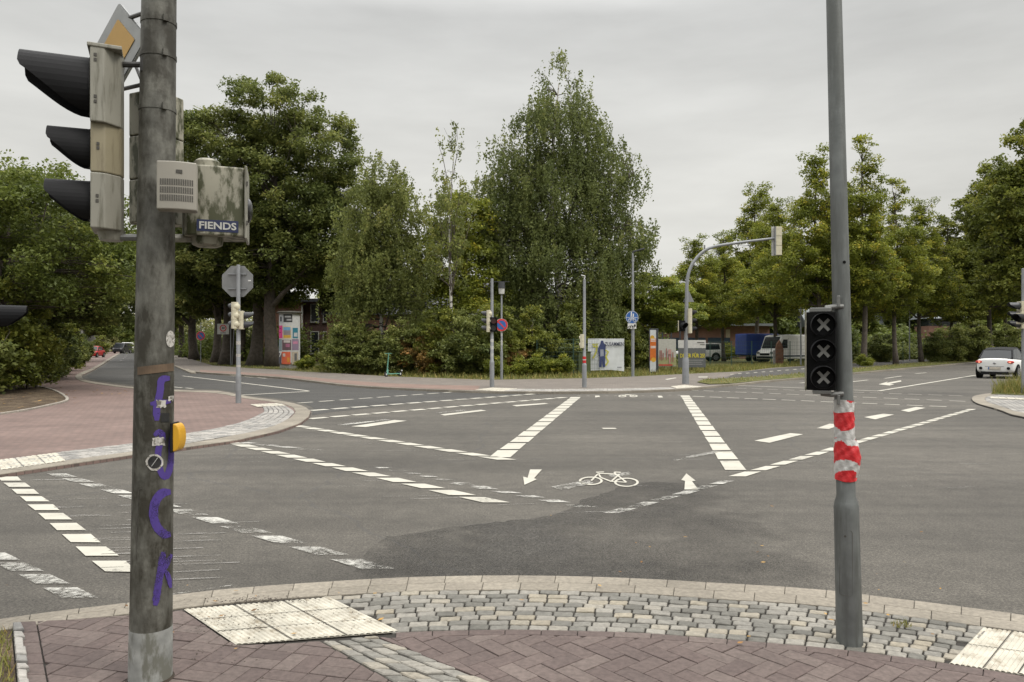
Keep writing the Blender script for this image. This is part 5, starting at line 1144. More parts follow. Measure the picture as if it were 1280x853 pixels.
# priority road sign (diamond) turned away to the left
def diamond(m, r, y, rr=.06, mi=0, th=.012):
    pts = []
    for k in range(4):
        a = PI / 2 * k; cx_, cz_ = (r - rr * 1.2) * math.cos(a), (r - rr * 1.2) * math.sin(a)
        for j in range(-3, 4): pts.append((cx_ + rr * math.cos(a + j * PI / 4 / 3), cz_ + rr * math.sin(a + j * PI / 4 / 3)))
    n = len(pts); vs = [(p[0], y, p[1]) for p in pts] + [(p[0], y + th, p[1]) for p in pts]
    m.add(vs, [list(range(n)), list(range(2 * n - 1, n - 1, -1))] + [[i, n + i, n + (i + 1) % n, (i + 1) % n] for i in range(n)], mi)
dp = Q(149, 56, 3.72) - base
m = MB(); diamond(m, .205, 0, .018); sg = m.build('priority_sign', ['sign_grey'], t, loc=dp, rz=-27)
m = MB(); diamond(m, .198, -.004, .016, th=.003); m.build('white_border', ['sign_grey'], sg)
m = MB(); diamond(m, .122, -.008, .008, th=.003); m.build('amber_field', ['amber'], sg)
arm(t, Q(158, 24, 3.72) - base, Q(184, 15, 3.56) - base, .010, 'dark_steel'); arm(t, Q(152, 112, 3.72) - base, Q(182, 105, 3.56) - base, .010, 'dark_steel'); arm(t, Q(166, 74, 3.72) - base, Q(180, 108, 3.58) - base, .008, 'dark_steel')

# second head behind the mast, back to the camera
hp2 = Q(196.5, 125, 3.82) - base
h2 = head(t, hp2, 23, [.215, .215, .215], .245, .12, 'cream_moss', 'black', False, .18)
# mossy pedestrian housing facing right + sticker
DP = 3.72; bp_ = Q(268, 214, DP) - base
m = MB(); s2 = DP / F
pl = [(-.03 - .115 * math.sin(a * PI / 16), (-.13 if a < 8 else .12) * abs(math.cos(a * PI / 16)) ** .8) for a in range(16, -1, -1)] + [(.145, -.115), (.145, .10)]
m.prism(pl, -.335, 0); ph = m.build('pedestrian_signal_housing', ['cream_moss'], t, loc=bp_ + Vector((0, .0, 0)), rz=17, bevel=.008)
m = MB(); m.prism([(.146, -.135), (.158, -.135), (.158, .13), (.146, .13)], -.345, .006); m.build('front_flange', ['cream'], ph, bevel=.003)
m = MB(); m.tube([(-.03, -.02, .0), (-.03, -.02, .035), (-.03, -.02, .048)], [.062, .062, .045], 20); m.build('top_socket', ['cream_moss'], ph, smooth=True)
m = MB(); m.tube([(-.03, -.02, -.335), (-.03, -.02, -.37), (-.03, -.02, -.38)], [.075, .07, .05], 20); m.build('bottom_socket', ['cream_moss'], ph, smooth=True)
m = MB(); m.sphere((.160, 0, -.19), .06, 8, 0, (.35, 1, 1)); m.build('lens', ['lens'], ph, smooth=True)
for z_ in (-.08, -.27):
    m = MB(); m.box((.159, -.137, z_), (.006, .006, .02)); m.build('hinge', ['slot'], ph)
arm(t, Q(214, 209, 3.62) - base, Q(262, 209, 3.72) - base, .016, 'cream', 'upper_arm'); arm(t, Q(212, 298, 3.62) - base, Q(262, 298, 3.72) - base, .02, 'cream', 'lower_arm')
# sticker on the housing: navy band with white lettering following the casing
ang = math.atan2(.025, .15)
st_ = MB(); ys = lambda x: -.13 + .0682 * (x + .075) + .001; st_.add([(-.068, ys(-.068), -.318), (.118, ys(.118), -.318), (.118, ys(.118), -.262), (-.068, ys(-.068), -.262)], [[0, 1, 2, 3]])
for v_i, v_ in enumerate(st_.v): st_.v[v_i] = (v_[0], v_[1] - .0045, v_[2])
stk = st_.build('sticker', ['navy'], ph)
text_obj('sticker_lettering', 'FIENDS', .047, 'white_dirty', stk, (.025, ys(.025) - .0065, -.291), (R(90), 0, math.atan(.0682)), .0006, 1.12, .0012)
# acoustic box
ap = Q(222, 205, 3.42) - base
m = MB(); wA, hA = .178, .225; n = 12
pl = [(-wA / 2 + wA * k / n, -.045 - .018 * math.sin(PI * k / n)) for k in range(n + 1)] + [(wA / 2, .04), (-wA / 2, .04)]
m.prism(pl, -hA, 0); ab = m.build('acoustic_box', ['box_grey'], t, loc=ap, rz=19, bevel=.005); ab.scale = (.93, .9, .96)
m = MB()
for row in range(3):
    for k in range(19):
        f = (k + .5) / 19; x = -.075 + .15 * f; y = -.045 - .018 * math.sin(PI * (x + wA / 2) / wA) - .0008; m.box((x, y, -.098 - row * .037), (.0042, .002, .029))
m.build('grille', ['slot'], ab)
m = MB(); m.box((.012, -.064, -.048), (.028, .003, .016)); m.build('label_plate', ['slot'], ab)
# push button, yellow half round seen from the side
m = MB(); c = Q(217, 547, 3.5) - base
m.box((0, 0, 0), (.012, .075, .138)); bk_ = m.build('push_button', ['black'], t, loc=c + Vector((-.004, .02, 0)), bevel=.003)
m = MB(); prof = [(.006 + .034 * math.cos(a) ** .7 if abs(a) < PI / 2 - .01 else .006, .065 * math.sin(a)) for a in [(-PI / 2 + PI * k / 14) for k in range(15)]]
nn = len(prof); vs = [(x, -.036, z) for x, z in prof] + [(x, .036, z) for x, z in prof]; m.add(vs, [list(range(nn)), list(range(2 * nn - 1, nn - 1, -1))] + [[i, nn + i, nn + (i + 1) % nn, (i + 1) % nn] for i in range(nn)]); m.build('yellow_cover', ['yellow'], bk_, bevel=.005)

# ---------- near right pole with bicycle signal
base = P(1062, 803, ZN); DR = base.y
t = thing('signal_pole', 'tall grey pole with crossed out bicycle signal and red white tape', 'traffic signal', base)
zc = CH - (632 - HOR) * DR / F - ZN; lr = -.0243
m = MB(); hR = 5.6
pz = lambda z: Vector((lr * z, 0, z))
m.tube([pz(-.04), pz(zc - .05), pz(zc - .01), pz(zc + .02), pz(zc + .05), pz(1.5), pz(2.6), pz(hR)], [.0665, .062, .063, .058, .0475, .046, .0415, .031], 36); pr = m.build('pole', ['pole'], t, smooth=True)
def rp_(px, py): return Q(px, py, DR - .05) - base
c = pz(zc - .33); m = MB()
path = [(-.028, .17), (.028, .17), (.032, .166), (.032, -.166), (.028, -.17), (-.028, -.17), (-.032, -.166), (-.032, .166), (-.028, .17)]
m.tube([(c.x + .0632 * math.sin(v.x / .063 - .58), -.0632 * math.cos(v.x / .063 - .58), zc - .29 + v.y) for v in resample([Vector((x, z, 0)) for x, z in path], 60)], .0013, 4)
m.disc((c.x + .0638 * math.sin(-.62), -.0638 * math.cos(-.62), zc - .15), (.5, 1, 0), .006, 10, 0, .004); m.build('service_door', ['slot'], t)
m = MB(); m.disc((pz(1.5 + .62).x + .004, -.044, CH - (329 - HOR) * DR / F - ZN), (0, 1, 0), .008, 10, 0, .006); m.build('cable_hole', ['black_in'], t)
# repeater signal: three dark lenses with grey crosses
hp = Q(1026.5, 390, DR - .045) - base; wR = .142; HR = S(97, DR)
m = MB(); m.box((0, .035, -HR / 2), (wR, .07, HR)); rh = m.build('signal_housing', ['black_in'], t, loc=hp, rz=-19, bevel=.004)
m = MB(); m.box((-wR / 2 - .004, .03, -HR / 2), (.006, .075, HR + .004)); m.build('rear_shell', ['cream_moss'], rh)
for k in range(3):
    zz = -HR * (k + .5) / 3
    v = MB(); v.tube([(0 + .058 * math.cos(a), -.004, .058 * math.sin(a)) for a in [2 * PI * j / 30 for j in range(31)]], .006, 6); visor_mesh(v, 0, 0, .062, .075, 0, .55, n=24, th=.003)
    for i_, vv in enumerate(v.v): v.v[i_] = (vv[0], -vv[1] - .002, vv[2])
    v.f = [f[::-1] for f in v.f]
    v.build('visor', ['black'], rh, loc=(.008, 0, zz))
    l_ = MB(); l_.disc((0, 0, 0), (0, 1, 0), .053, 24, 0, .006); l_.build('lens', ['black'], rh, loc=(.008, -.004, zz))
    x_ = MB()
    for sgn in (1, -1): x_.box((0, -.001 * sgn, 0), (.078, .003, .016), mat=Matrix.Rotation(R(48 * sgn), 3, 'Y'))
    x_.build('cross', ['cross'], rh, loc=(.010, -.02, zz))
m = MB(); a0 = Vector((0, .03, .012)); m.prism([(-.055, 0), (.05, 0), (.05, .06), (-.055, .06)], .0, .022); m.tube([(.02, .03, .02), (.075, .04, .028), (.11, .045, .028)], .014, 8); m.box((.086, .04, .055), (.016, .03, .06)); m.build('upper_bracket', ['steel'], rh, bevel=.003)
m = MB(); m.prism([(-.04, .0), (.05, .0), (.05, .06), (-.04, .06)], -HR - .02, -HR - .001); m.tube([(0, .03, -HR - .018), (.05, .035, -HR - .024), (.11, .045, -HR - .018)], .014, 8); m.box((.086, .04, -HR - .05), (.016, .03, .05)); m.build('lower_bracket', ['steel'], rh, bevel=.003)
# barrier tape wound round the pole
def tape(y0, y1, bulge, mats, twist, name='barrier_tape', ph=0, thr=.5):
    m = MB(); n1, n2 = 56, 48
    z0 = CH - (y0 - HOR) * DR / F - ZN; z1 = CH - (y1 - HOR) * DR / F - ZN; vs = []
    for j in range(n2 + 1):
        z = z0 + (z1 - z0) * j / n2
        for k in range(n1):
            a = 2 * PI * k / n1; b = bulge(j / n2, a); r_ = .050 + b + .0013 * math.sin(5 * a + j * .5) + .0010 * math.sin(9 * a - j * .33) + random.uniform(-.0005, .0005); vs.append((pz(z).x + r_ * math.cos(a), r_ * math.sin(a), z + .004 * math.sin(2 * a + j * .3)))
    for j in range(n2):
        for k in range(n1):
            a = (k / n1); s_ = (j / n2 * twist[0] + twist[1] * math.sin(2 * PI * a + ph * 6) + ph + .05 * math.sin(j * .45 + 12 * a)) % 1
            m.add([], [])
            m.f.append([j * n1 + k, j * n1 + (k + 1) % n1, (j + 1) * n1 + (k + 1) % n1, (j + 1) * n1 + k]); m.m.append(0 if s_ < thr else 1); m.r.append(.5)
    m.v = vs; return m.build(name, mats, t)
tape(500, 552, lambda f, a: .0, ['tape_white', 'tape_red'], (1.5, .12), ph=.08, thr=.42)
tape(548, 600, lambda f, a: .004 + max(0, math.cos(a + .3)) * .022 * math.sin(PI * min(1, f * 1.1)), ['tape_red', 'tape_white'], (1.55, .28), ph=.62, thr=.62)

# ---------- signal at the left picture edge (only its visor shows)
base = Vector((S(-52 - CX, 4.0), 4.0, ZN))
t = thing('signal_pole', 'small signal with dark visor poking in at the left edge', 'traffic signal', base)
pole(t, 3.3, .045, .04, mat='pole', n=20)
h_ = head(t, Q(-9, 379, 3.9) - base, -62, [.14], .13, .08, 'black', 'black', False, .135, slant=.7, lensr=.43)

# ---------- stop sign mast on the left island
base = P(298, 503.5, ZL)
t = thing('signal_mast', 'grey mast on the left island carrying the back of an octagonal sign', 'traffic signal', base)
pole(t, 3.72, .058, .05, collar=(.75, .072), mat='pole_far'); dS = base.y
m = MB(); r_ = .455; m.prism([(r_ * math.cos(R(22.5 + 45 * k)), r_ * math.sin(R(22.5 + 45 * k))) for k in range(8)], -.008, .008); 
for i_, v in enumerate(m.v): m.v[i_] = (v[0], v[2], v[1])
m.f = [f[::-1] for f in m.f]
sg = m.build('octagonal_sign', ['sign_back'], t, loc=Q(297, 352, dS + .09) - base)
for z in (.2, -.2):
    m = MB(); m.box((0, -.03, z), (.5, .03, .03)); m.build('rail', ['pole_far'], sg)
m = MB(); m.box((.33, -.012, .02), (.08, .004, .03)); m.build('sticker', ['white'], sg)
for px_, y_ in ((293, 378),): head(t, Q(px_, y_, dS - .02) - base, 62, [.24, .24, .24], .22, .12, 'cream_far', 'visor_far', True, .14)
head(t, Q(305, 389, dS) - base, -80, [.25, .25], .22, .13, 'cream_far', 'visor_far', True, .24)
for (y_, w_) in ((431, .09), (446, .07), (459, .05)): 
    m = MB(); z_ = CH - (y_ - HOR) * dS / F - ZL; m.tube([(0, 0, z_), (0, 0, z_ + w_)], .0595, 12); m.build('sticker', ['sticker'], t)

# ---------- middle signal mast + ped head
base = P(615, 484, ZF); dM = base.y
t = thing('signal_mast', 'slim grey mast in the middle with a cream head facing left and a black one', 'traffic signal', base)
pole(t, 4.0, .062, .052, collar=(.95, .085))
head(t, Q(609.5, 388, dM) - base, 72, [.27, .27, .27], .24, .13, 'cream_far', 'visor_far', True, .2)
h_ = head(t, Q(617, 397, dM - .1) - base, 188, [.26, .26], .27, .12, 'cream_far', 'black', False, .1, plate=True, lens=('lens_red', 'lens'))
for y_ in (428, 437, 446, 455):
    m = MB(); z_ = CH - (y_ - HOR) * dM / F - ZF; m.tube([(0, 0, z_), (0, 0, z_ + .12)], .063, 10); m.build('sticker', ['white_dirty'], t)
# ---------- lantern post with no stopping sign
base = P(627, 474.5, 0); dN = base.y
t = thing('lantern_post', 'thin post with small lantern and round no stopping sign', 'street lamp', base)
pole(t, 4.0, .045, .04, collar=(1.3, .062)); round_sign(t, Q(626.8, 406.5, dN - .1) - base, .30, 'nostop', 8)
z_ = 4.0; m = MB(); m.tube([(0, 0, z_ + .02), (0, 0, z_ + .28)], [.13, .15], 14); m.build('lantern_glass', ['white_dirty'], t)
m = MB(); m.tube([(0, 0, z_ + .28), (0, 0, z_ + .58)], [.17, .15], 14); m.box((0, 0, z_ + .6), (.75, .06, .03)); m.build('lantern_hood', ['visor_far'], t)
m = MB(); m.tube([(0, 0, 2.05), (0, 0, 2.2)], .046, 10); m.tube([(0, 0, 1.6), (0, 0, 1.85)], .046, 10); m.build('sticker', ['white_dirty'], t)
# ---------- mast 730
base = P(730.5, 484.5, ZF); dK = base.y
t = thing('signal_mast', 'slim mast beside the olive cabinet with red tape and cream box', 'traffic signal', base)
pole(t, 3.95, .058, .05, collar=(.85, .085))
m = MB(); m.tube([(0, 0, 3.97), (.02, 0, 4.08), (-.12, 0, 4.12)], .02, 6); m.build('antenna', ['white'], t)
h_ = head(t, Q(726, 418, dK) - base, 62, [.26, .25], .16, .13, 'cream_far', 'cream_far', False, .03)
m = MB(); z0 = CH - (454 - HOR) * dK / F - ZF
for k, (dz, mt_) in enumerate(((0, 0), (.1, 1), (.14, 0))): m.tube([(0, 0, z0 + dz), (0, 0, z0 + dz + .1 - .06 * (mt_))], .064, 12, mt_)
m.build('barrier_tape', ['tape_red', 'tape_white'], t)
# ---------- street lamp with shared path sign
base = P(791, 470.5, 0); dA = base.y
t = thing('street_lamp', 'tall slim street lamp with flat head and blue shared path sign', 'street lamp', base)
pole(t, 6.4, .075, .05, collar=(2.6, .085)); round_sign(t, Q(790, 397, dA - .12) - base, .335, 'shared')
m = MB(); m.box((0, 0, 0), (.44, .02, .28)); s_ = m.build('supplementary_plate', ['white'], t, loc=Q(790, 407.8, dA - .12) - base)
m = MB(); m.tube([(-.12 + .06 * math.cos(a * PI / 6), -.014, -.05 + .06 * math.sin(a * PI / 6)) for a in range(13)], .012, 4); m.tube([(.06 + .06 * math.cos(a * PI / 6), -.014, -.05 + .06 * math.sin(a * PI / 6)) for a in range(13)], .012, 4); m.tube([(-.12, -.014, -.05), (-.03, -.014, .05), (.06, -.014, -.05)], .014, 4); m.box((.15, -.014, .03), (.08, .006, .12)); m.build('symbol', ['black'], s_)
m = MB(); m.prism([(-.03, -.10), (.55, -.13), (.62, 0), (.55, .13), (-.03, .10)], 6.42, 6.50); 
for i_, v in enumerate(m.v): m.v[i_] = (v[0], v[1], v[2] + v[0] * .28)
m.build('lamp_head', ['visor_far'], t, bevel=.02)
# ---------- mast arm
base = P(857, 480, ZF); dB = base.y
t = thing('mast_arm', 'curved grey mast arm reaching right with a signal at its tip', 'traffic signal', base)
pts = [(857, 482), (857.5, 420), (858.3, 380), (859, 352), (862, 338), (869, 325), (880, 314), (893, 308.5), (910, 305.5), (935, 302), (973, 297.5)]
rr = [.115, .10, .09, .085, .08, .076, .072, .068, .062, .056, .05]
q = [Q(x, y, dB) - base for x, y in pts]; q = smooth_curve(q, 44); m = MB(); m.tube(q, [np.interp(i / 43, np.linspace(0, 1, len(rr)), rr) * .88 for i in range(44)], 16); m.build('curved_pole', ['pole_far'], t, smooth=True)
m = MB(); m.tube([(0, 0, -.02), (0, 0, .95), (0, 0, 1.05)], [.14, .13, .11], 16); m.build('sleeve', ['pole_far'], t, smooth=True)
hp = Q(971, 283.5, dB) - base; m = MB(); m.box((.05, -.02, -.58), (.26, .12, 1.14)); hh = m.build('signal_housing', ['cream_far'], t, loc=hp, bevel=.01)
for k in (1, 2): 
    m_ = MB(); m_.box((.05, -.082, -.38 * k), (.265, .004, .012)); m_.build('joint', ['slot'], hh)
m = MB(); m.box((-.14, .04, -.58), (.12, .02, 1.16)); m.build('side_plate', ['white_dirty'], hh); m = MB(); m.box((-.085, -.05, -.58), (.05, .09, 1.14)); m.build('rail', ['sign_back'], hh)
v = MB()
for k in range(3): visor_mesh(v, .05, -.2 - .38 * k, .13, .2, .045, .8)
v.build('visor', ['black'], hh)
m = MB(); m.box((q[28].x, q[28].y, q[28].z + .12), (.05, .05, .2)); m.build('clamp', ['sign_back'], t)
head(t, Q(863, 386, dB) - base, -68, [.33, .33, .33], .24, .14, 'cream_far', 'black', False, .24)
head(t, Q(852.5, 401, dB - .12) - base, 205, [.42], .30, .12, 'cream_far', 'black', False, .25, plate=True)
m = MB(); r_ = .3; vs = [(r_ * math.sin(R(a)), 0, r_ * math.cos(R(a))) for a in (0, 120, 240)]; m.add(vs + [(v[0], .012, v[2]) for v in vs], [[0, 2, 1], [3, 4, 5], [0, 1, 4, 3], [1, 2, 5, 4], [2, 0, 3, 5]]); m.build('triangular_sign', ['sign_back'], t, loc=Q(861, 373, dB + .1) - base, rz=20)
# ---------- mast at the right edge
base = Vector((S(1279 - CX, 24), 24, .045))
t = thing('signal_mast', 'mast at the right edge with cream heads above the traffic island grass', 'traffic signal', base)
pole(t, 4.0, .055, .048); d_ = 24
head(t, Q(1274, 377, d_ - .1) - base, 84, [.29, .29, .29], .3, .16, 'cream_far', 'visor_far', False, .3, lensr=.36)
head(t, Q(1277, 391, d_ - .45) - base, 120, [.36], .32, .14, 'cream_far', 'black', False, .36)
# ---------- distant sign posts on the left road
def post(px, py, h, label, cat='sign post', r=.04, z=0, name='sign_post', grp=None):
    b = P(px, py, z); t = thing(name, label, cat, b, group=grp); pole(t, h, r, r); return t, b
t, b = post(251, 453.5, 3.6, 'post with a round no stopping sign beyond the left arm', z=ZF, name='sign_post'); round_sign(t, Q(251, 420, b.y - .1) - b, .42, 'nostop', -5)
t, b = post(224, 444, 4.0, 'furthest post with a small round sign left of the oaks', z=ZF); round_sign(t, Q(224, 423, b.y - .1) - b, .42, 'nostop', 0)
t, b = post(288.5, 456.5, 3.8, 'zone thirty sign on a leaning pair of posts between oak trunks', z=0, name='zone_sign')
m = MB(); m.box((0, 0, 0), (.95, .02, .85)); s_ = m.build('sign_panel', ['white_dirty'], t, loc=Q(279, 411.5, b.y - .1) - b)
m = MB(); m.disc((0, -.014, .07), (0, 1, 0), .28, 24, 0, .004); m.build('red_ring', ['red'], s_); m = MB(); m.disc((0, -.02, .07), (0, 1, 0), .2, 24, 0, .004); m.build('white_field', ['white_dirty'], s_)
text_obj('number', '30', .26, 'black', s_, (0, -.026, .07), extrude=.002, bold=.006); text_obj('lettering', 'ZONE', .16, 'black', s_, (0, -.014, -.32), extrude=.002)
m = MB(); m.tube([(.1, 0, 0), (.28, 0, 3.0)], .03, 8); m.build('stay', ['pole_far'], t)
# ---------- poster column
b = P(362, 461, 0); t = thing('advertising_column', 'round poster column with flat lid, papered with colourful posters', 'poster column', b)
rC = .70; hC = Q(362, 392, b.y).z
m = MB(); m.tube([(0, 0, 0), (0, 0, .42)], rC * .93, 28); m.build('concrete_base', ['concrete'], t, smooth=True)
m = MB(); m.tube([(0, 0, .42), (0, 0, hC)], rC, 32); dr = m.build('drum', [flat('paper_white', (.50, .50, .48))], t, smooth=True)
m = MB(); m.tube([(0, 0, hC), (0, 0, hC + .05), (0, 0, hC + .14)], [rC + .16, rC + .17, rC + .05], 32); m.build('lid', [flat('mossy_lid', (.035, .032, .022))], t)
def cpost(a0, a1, y0, y1, col, name='poster', off=.006, inner=None):
    a0 += 15; a1 += 15; zt, zb = [CH - (y - HOR) * (b.y - rC) / F for y in (y0, y1)]; m = MB(); K = 6
    vs = [((rC + off) * math.sin(R(a0 + (a1 - a0) * k / K)), -(rC + off) * math.cos(R(a0 + (a1 - a0) * k / K)), z) for z in (zb, zt) for k in range(K + 1)]
    m.add(vs, [[k, k + 1, K + 2 + k, K + 1 + k] for k in range(K)]); o = m.build(name, [flat('poster_%02d%02d%02d' % tuple(int(c * 99) for c in col), col)], t)
    return o
cpost(-78, -35, 393, 404, (.40, .41, .42)); cpost(-33, 16, 393, 403, (.03, .03, .03)); cpost(-60, -45, 396, 402, (.05, .05, .06), off=.009); cpost(-25, 8, 395, 397, (.4, .4, .4), off=.009); cpost(-15, 12, 399, 401, (.3, .3, .3), off=.009)
cpost(-80, -40, 407, 423, (.62, .05, .22)); cpost(-72, -50, 410, 411.5, (.3, .02, .1), off=.009); cpost(-72, -50, 415, 416.5, (.3, .02, .1), off=.009); cpost(-36, 10, 408, 423.5, (.62, .50, .30)); cpost(-33, 7, 409, 413, (.15, .34, .52), off=.009); cpost(-33, 7, 413, 419, (.22, .2, .22), off=.009); cpost(-33, 7, 419, 422.5, (.55, .33, .04), off=.009)
cpost(18, 52, 410, 423, (.02, .16, .22)); cpost(25, 48, 416, 421, (.45, .45, .45), off=.009)
cpost(-82, -45, 424, 439, (.22, .28, .30)); cpost(-42, 10, 425, 438, (.12, .07, .08)); cpost(-32, 5, 425.5, 428.5, (.5, .45, .42), off=.009); cpost(-20, 2, 430, 434, (.35, .12, .2), off=.009); cpost(14, 60, 424, 438, (.24, .18, .25)); cpost(20, 50, 427, 430, (.5, .2, .3), off=.009)
cpost(-80, -48, 441, 455, (.07, .07, .10)); cpost(-46, 6, 440, 455.5, (.62, .12, .05)); cpost(-38, -22, 442, 446, (.6, .5, .45), off=.009); cpost(-12, 2, 447, 453, (.62, .25, .03), off=.009); cpost(12, 56, 440, 456, (.42, .36, .28)); cpost(28, 44, 442, 452, (.12, .12, .12), off=.009)
text_obj('poster_number', '7', .5, 'white', t, (-.42, -.74, CH - (443.5 - HOR) * (b.y - rC) / F), (R(90), 0, R(-28)), .002, bold=.01)

# ---------- green mesh fence
def fence(name, p0, p1, h, nposts, label, bars=16, mat='green_steel', wires=9):
    a, b = Vector(p0), Vector(p1); t = thing(name, label, 'fence', a); d = b - a; u = d.normalized()
    for k in range(nposts):
        q = d * k / (nposts - 1); m = MB(); m.tube([q, q + Vector((0, 0, h + .05))], .03, 6); m.build('post', [mat], t)
    for k in range(nposts - 1):
        m = MB(); q0, q1 = d * k / (nposts - 1), d * (k + 1) / (nposts - 1)
        for j in range(wires): z = Vector((0, 0, .08 + (h - .1) * j / (wires - 1))); m.tube([q0 + z, q1 + z], .006, 4)
        for j in range(bars): q = q0.lerp(q1, (j + .5) / bars); m.tube([q + Vector((0, 0, .05)), q + Vector((0, 0, h))], .004, 3)
        m.build('mesh_panel', [mat], t)
    return t
fence('mesh_fence', G(671, 41), G(760, 43), 1.95, 3, 'dark green mesh fence in front of the shrubs left of the olive cabinet', 14)
fence('mesh_fence', G(800, 52), G(1010, 62), 1.9, 9, 'dark mesh fence running from the banners past the white van', 10, wires=7)
fence('mesh_fence', G(1040, 66), G(1200, 82), 1.9, 7, 'dark mesh fence behind the limes in front of the substation', 8, wires=6)
fence('railing', G(648, 41), G(669, 41.2), 1.15, 2, 'low dark railing left of the mesh fence', 8, 'dark_steel', 2)
# olive cabinet
m_base = G(730, 42.5); t = thing('utility_cabinet', 'olive green utility cabinet left of the white banner', 'cabinet', m_base, 4)
m = MB(); m.box((0, 0, .62), (.70, .4, 1.2)); bd = m.build('body', ['cabinet'], t, bevel=.02)
m = MB(); m.box((0, 0, 1.24), (.76, .46, .05)); m.build('lid', ['cabinet'], t, bevel=.01); m = MB(); m.box((0, 0, .03), (.7, .4, .1)); m.build('plinth', ['concrete'], t)
m = MB(); m.box((0, -.205, .62), (.012, .008, 1.1)); m.box((.05, -.215, .7), (.03, .02, .12)); m.build('door_handle', ['dark_steel'], t)
# white banner
dW = 42.8; b = G(757.5, dW); t = thing('banner', 'white banner reading ZUSAMMEN with a blue figure on yellow strokes', 'banner', b, 3)
wB, hB = S(45.5, dW), S(40, dW); z0 = CH - (463.5 - HOR) * dW / F; m = MB(); n1, n2 = 16, 12; vs = []
for j in range(n2 + 1):
    for k in range(n1 + 1):
        u, v = k / n1, j / n2; vs.append((-wB / 2 + wB * u, -.03 + .02 * math.sin(7 * u + 3 * v) * (1 - v) + .018 * math.sin(11 * u - 6 * v), z0 + hB * v + (.07 * u * math.sin(PI * u * 1.2) if j == 0 else 0)))
m.add(vs, [[j * (n1 + 1) + k, j * (n1 + 1) + k + 1, (j + 1) * (n1 + 1) + k + 1, (j + 1) * (n1 + 1) + k] for j in range(n2) for k in range(n1)]); m.build('cloth', ['pale'], t, smooth=True)
for x in (-wB / 2 + .03, wB / 2 - .03):
    m = MB(); m.tube([(x, .03, 0), (x, .03, z0 + hB)], .025, 6); m.build('post', ['dark_steel'], t)
m = MB(); m.tube([(-wB / 2, .03, z0 + hB - .03), (wB / 2, .03, z0 + hB - .03)], .02, 6); m.tube([(-wB / 2, .03, z0 + .1), (wB / 2, .03, z0 + .1)], .02, 6); m.build('frame', ['dark_steel'], t)
def bp_pt(px, py, y=-.085): return (S(px - 757.5, dW), y, CH - (py - HOR) * dW / F)
m = MB(); m.poly([bp_pt(*p)[::1] for p in [(748, 445), (756, 445), (757, 432), (754.5, 429), (753.5, 426), (751, 426), (750, 430), (747, 436)]][::-1]); m.poly([bp_pt(*p) for p in [(749, 444), (748.5, 459), (751.5, 459), (752.3, 448), (753, 459), (756, 459), (756, 444)]][::-1]); m.build('blue_figure', [flat('figure_blue', (.03, .045, .13))], t)
m = MB(); m.poly([bp_pt(*p, -.089) for p in [(750, 437), (754, 437), (754.5, 445), (750, 446)]][::-1]); m.build('grey_bag', [flat('bag_grey', (.28, .30, .36))], t)
m = MB()
for pts in ([(740, 431), (746, 430), (745, 440), (741, 448)], [(741, 433), (747, 434)], [(755, 437), (760, 440), (757, 446), (760, 452), (757, 457)]):
    c = [Vector(bp_pt(*p, -.076)) for p in pts]; m.tube(c, .055, 6)
for i_, v in enumerate(m.v): m.v[i_] = (v[0], -.078 + (v[1] + .076) * .05, v[2])
m.build('yellow_strokes', [flat('banner_yellow', (.50, .48, .08))], t)
text_obj('lettering', 'ZUSAMMEN', .30, flat('letter_navy', (.03, .035, .07)), t, bp_pt(767.5, 430.5, -.1), extrude=.003, bold=.004, sx=.68)
text_obj('small_lettering', 'ZUSAMMEN 78', .06, flat('letter_navy', (.03, .035, .07)), t, bp_pt(774, 459.5), extrude=.003) if False else None
m = MB(); m.box(bp_pt(774, 459.3), (.25, .004, .05)); m.build('small_print', [flat('print_grey', (.2, .2, .22))], t)
# information stele
dT = 43.5; b = G(817, dT); t = thing('information_stele', 'tall stele with a white, orange and yellow panel in a dark frame', 'stele', b, -14)
hT = Q(817, 411, dT).z; m = MB(); m.box((0, .1, hT / 2), (.52, .30, hT)); m.build('frame', ['stele_dark'], t, bevel=.01)
m = MB(); m.box((-.03, -.054, hT / 2 + .0), (.34, .006, hT - .16)); pn = m.build('panel', ['pale'], t)
m = MB(); m.box((-.03, -.060, hT * .53), (.335, .004, hT * .50)); m.build('orange_field', ['orange'], pn)
for x_, z_, r_ in ((-.07, .80, .125), (.0, .30, .135)):
    m = MB(); m.disc((x_, -.063, hT * z_), (0, 1, 0), r_, 16, 0, .004); m.build('yellow_spot', ['gold'], pn)
for z in (.76, .72, .60, .57):
    m = MB(); m.box((-.02, -.066, hT * z), (.28, .004, .05)); m.build('white_text_line', ['white'], pn)
# picture banner
dU = 46; b = G(834, dU); t = thing('banner', 'faded picture banner with reddish figures and a red stripe along its foot', 'banner', b)
def U(px, py, y=0): return (S(px - 834, dU), y, CH - (py - HOR) * dU / F)
def upoly(m, pts, y): m.poly([U(*p, y) for p in pts])
m = MB(); m.box(U(833.5, 441, .02), (S(23, dU), .02, S(34, dU))); m.build('cloth', [flat('banner_cream', (.42, .41, .36))], t)
m = MB(); m.box(U(834, 452, 0), (S(22.5, dU), .006, S(10, dU))); m.build('meadow', [flat('banner_meadow', (.30, .29, .13))], t)
m = MB(); m.box(U(832, 456.5, -.006), (S(17, dU), .006, S(2.2, dU))); m.build('red_stripe', [flat('banner_red', (.42, .07, .04))], t)
m = MB(); random.seed(3)
for px_ in (825, 827, 829, 833, 836, 838, 841): m.box(U(px_, 445 + random.uniform(-2, 2), -.008 - .001 * (px_ - 820)), (S(1.2, dU), .004, S(random.uniform(8, 16), dU)))
m.build('figures', [flat('banner_figures', (.28, .11, .09))], t)
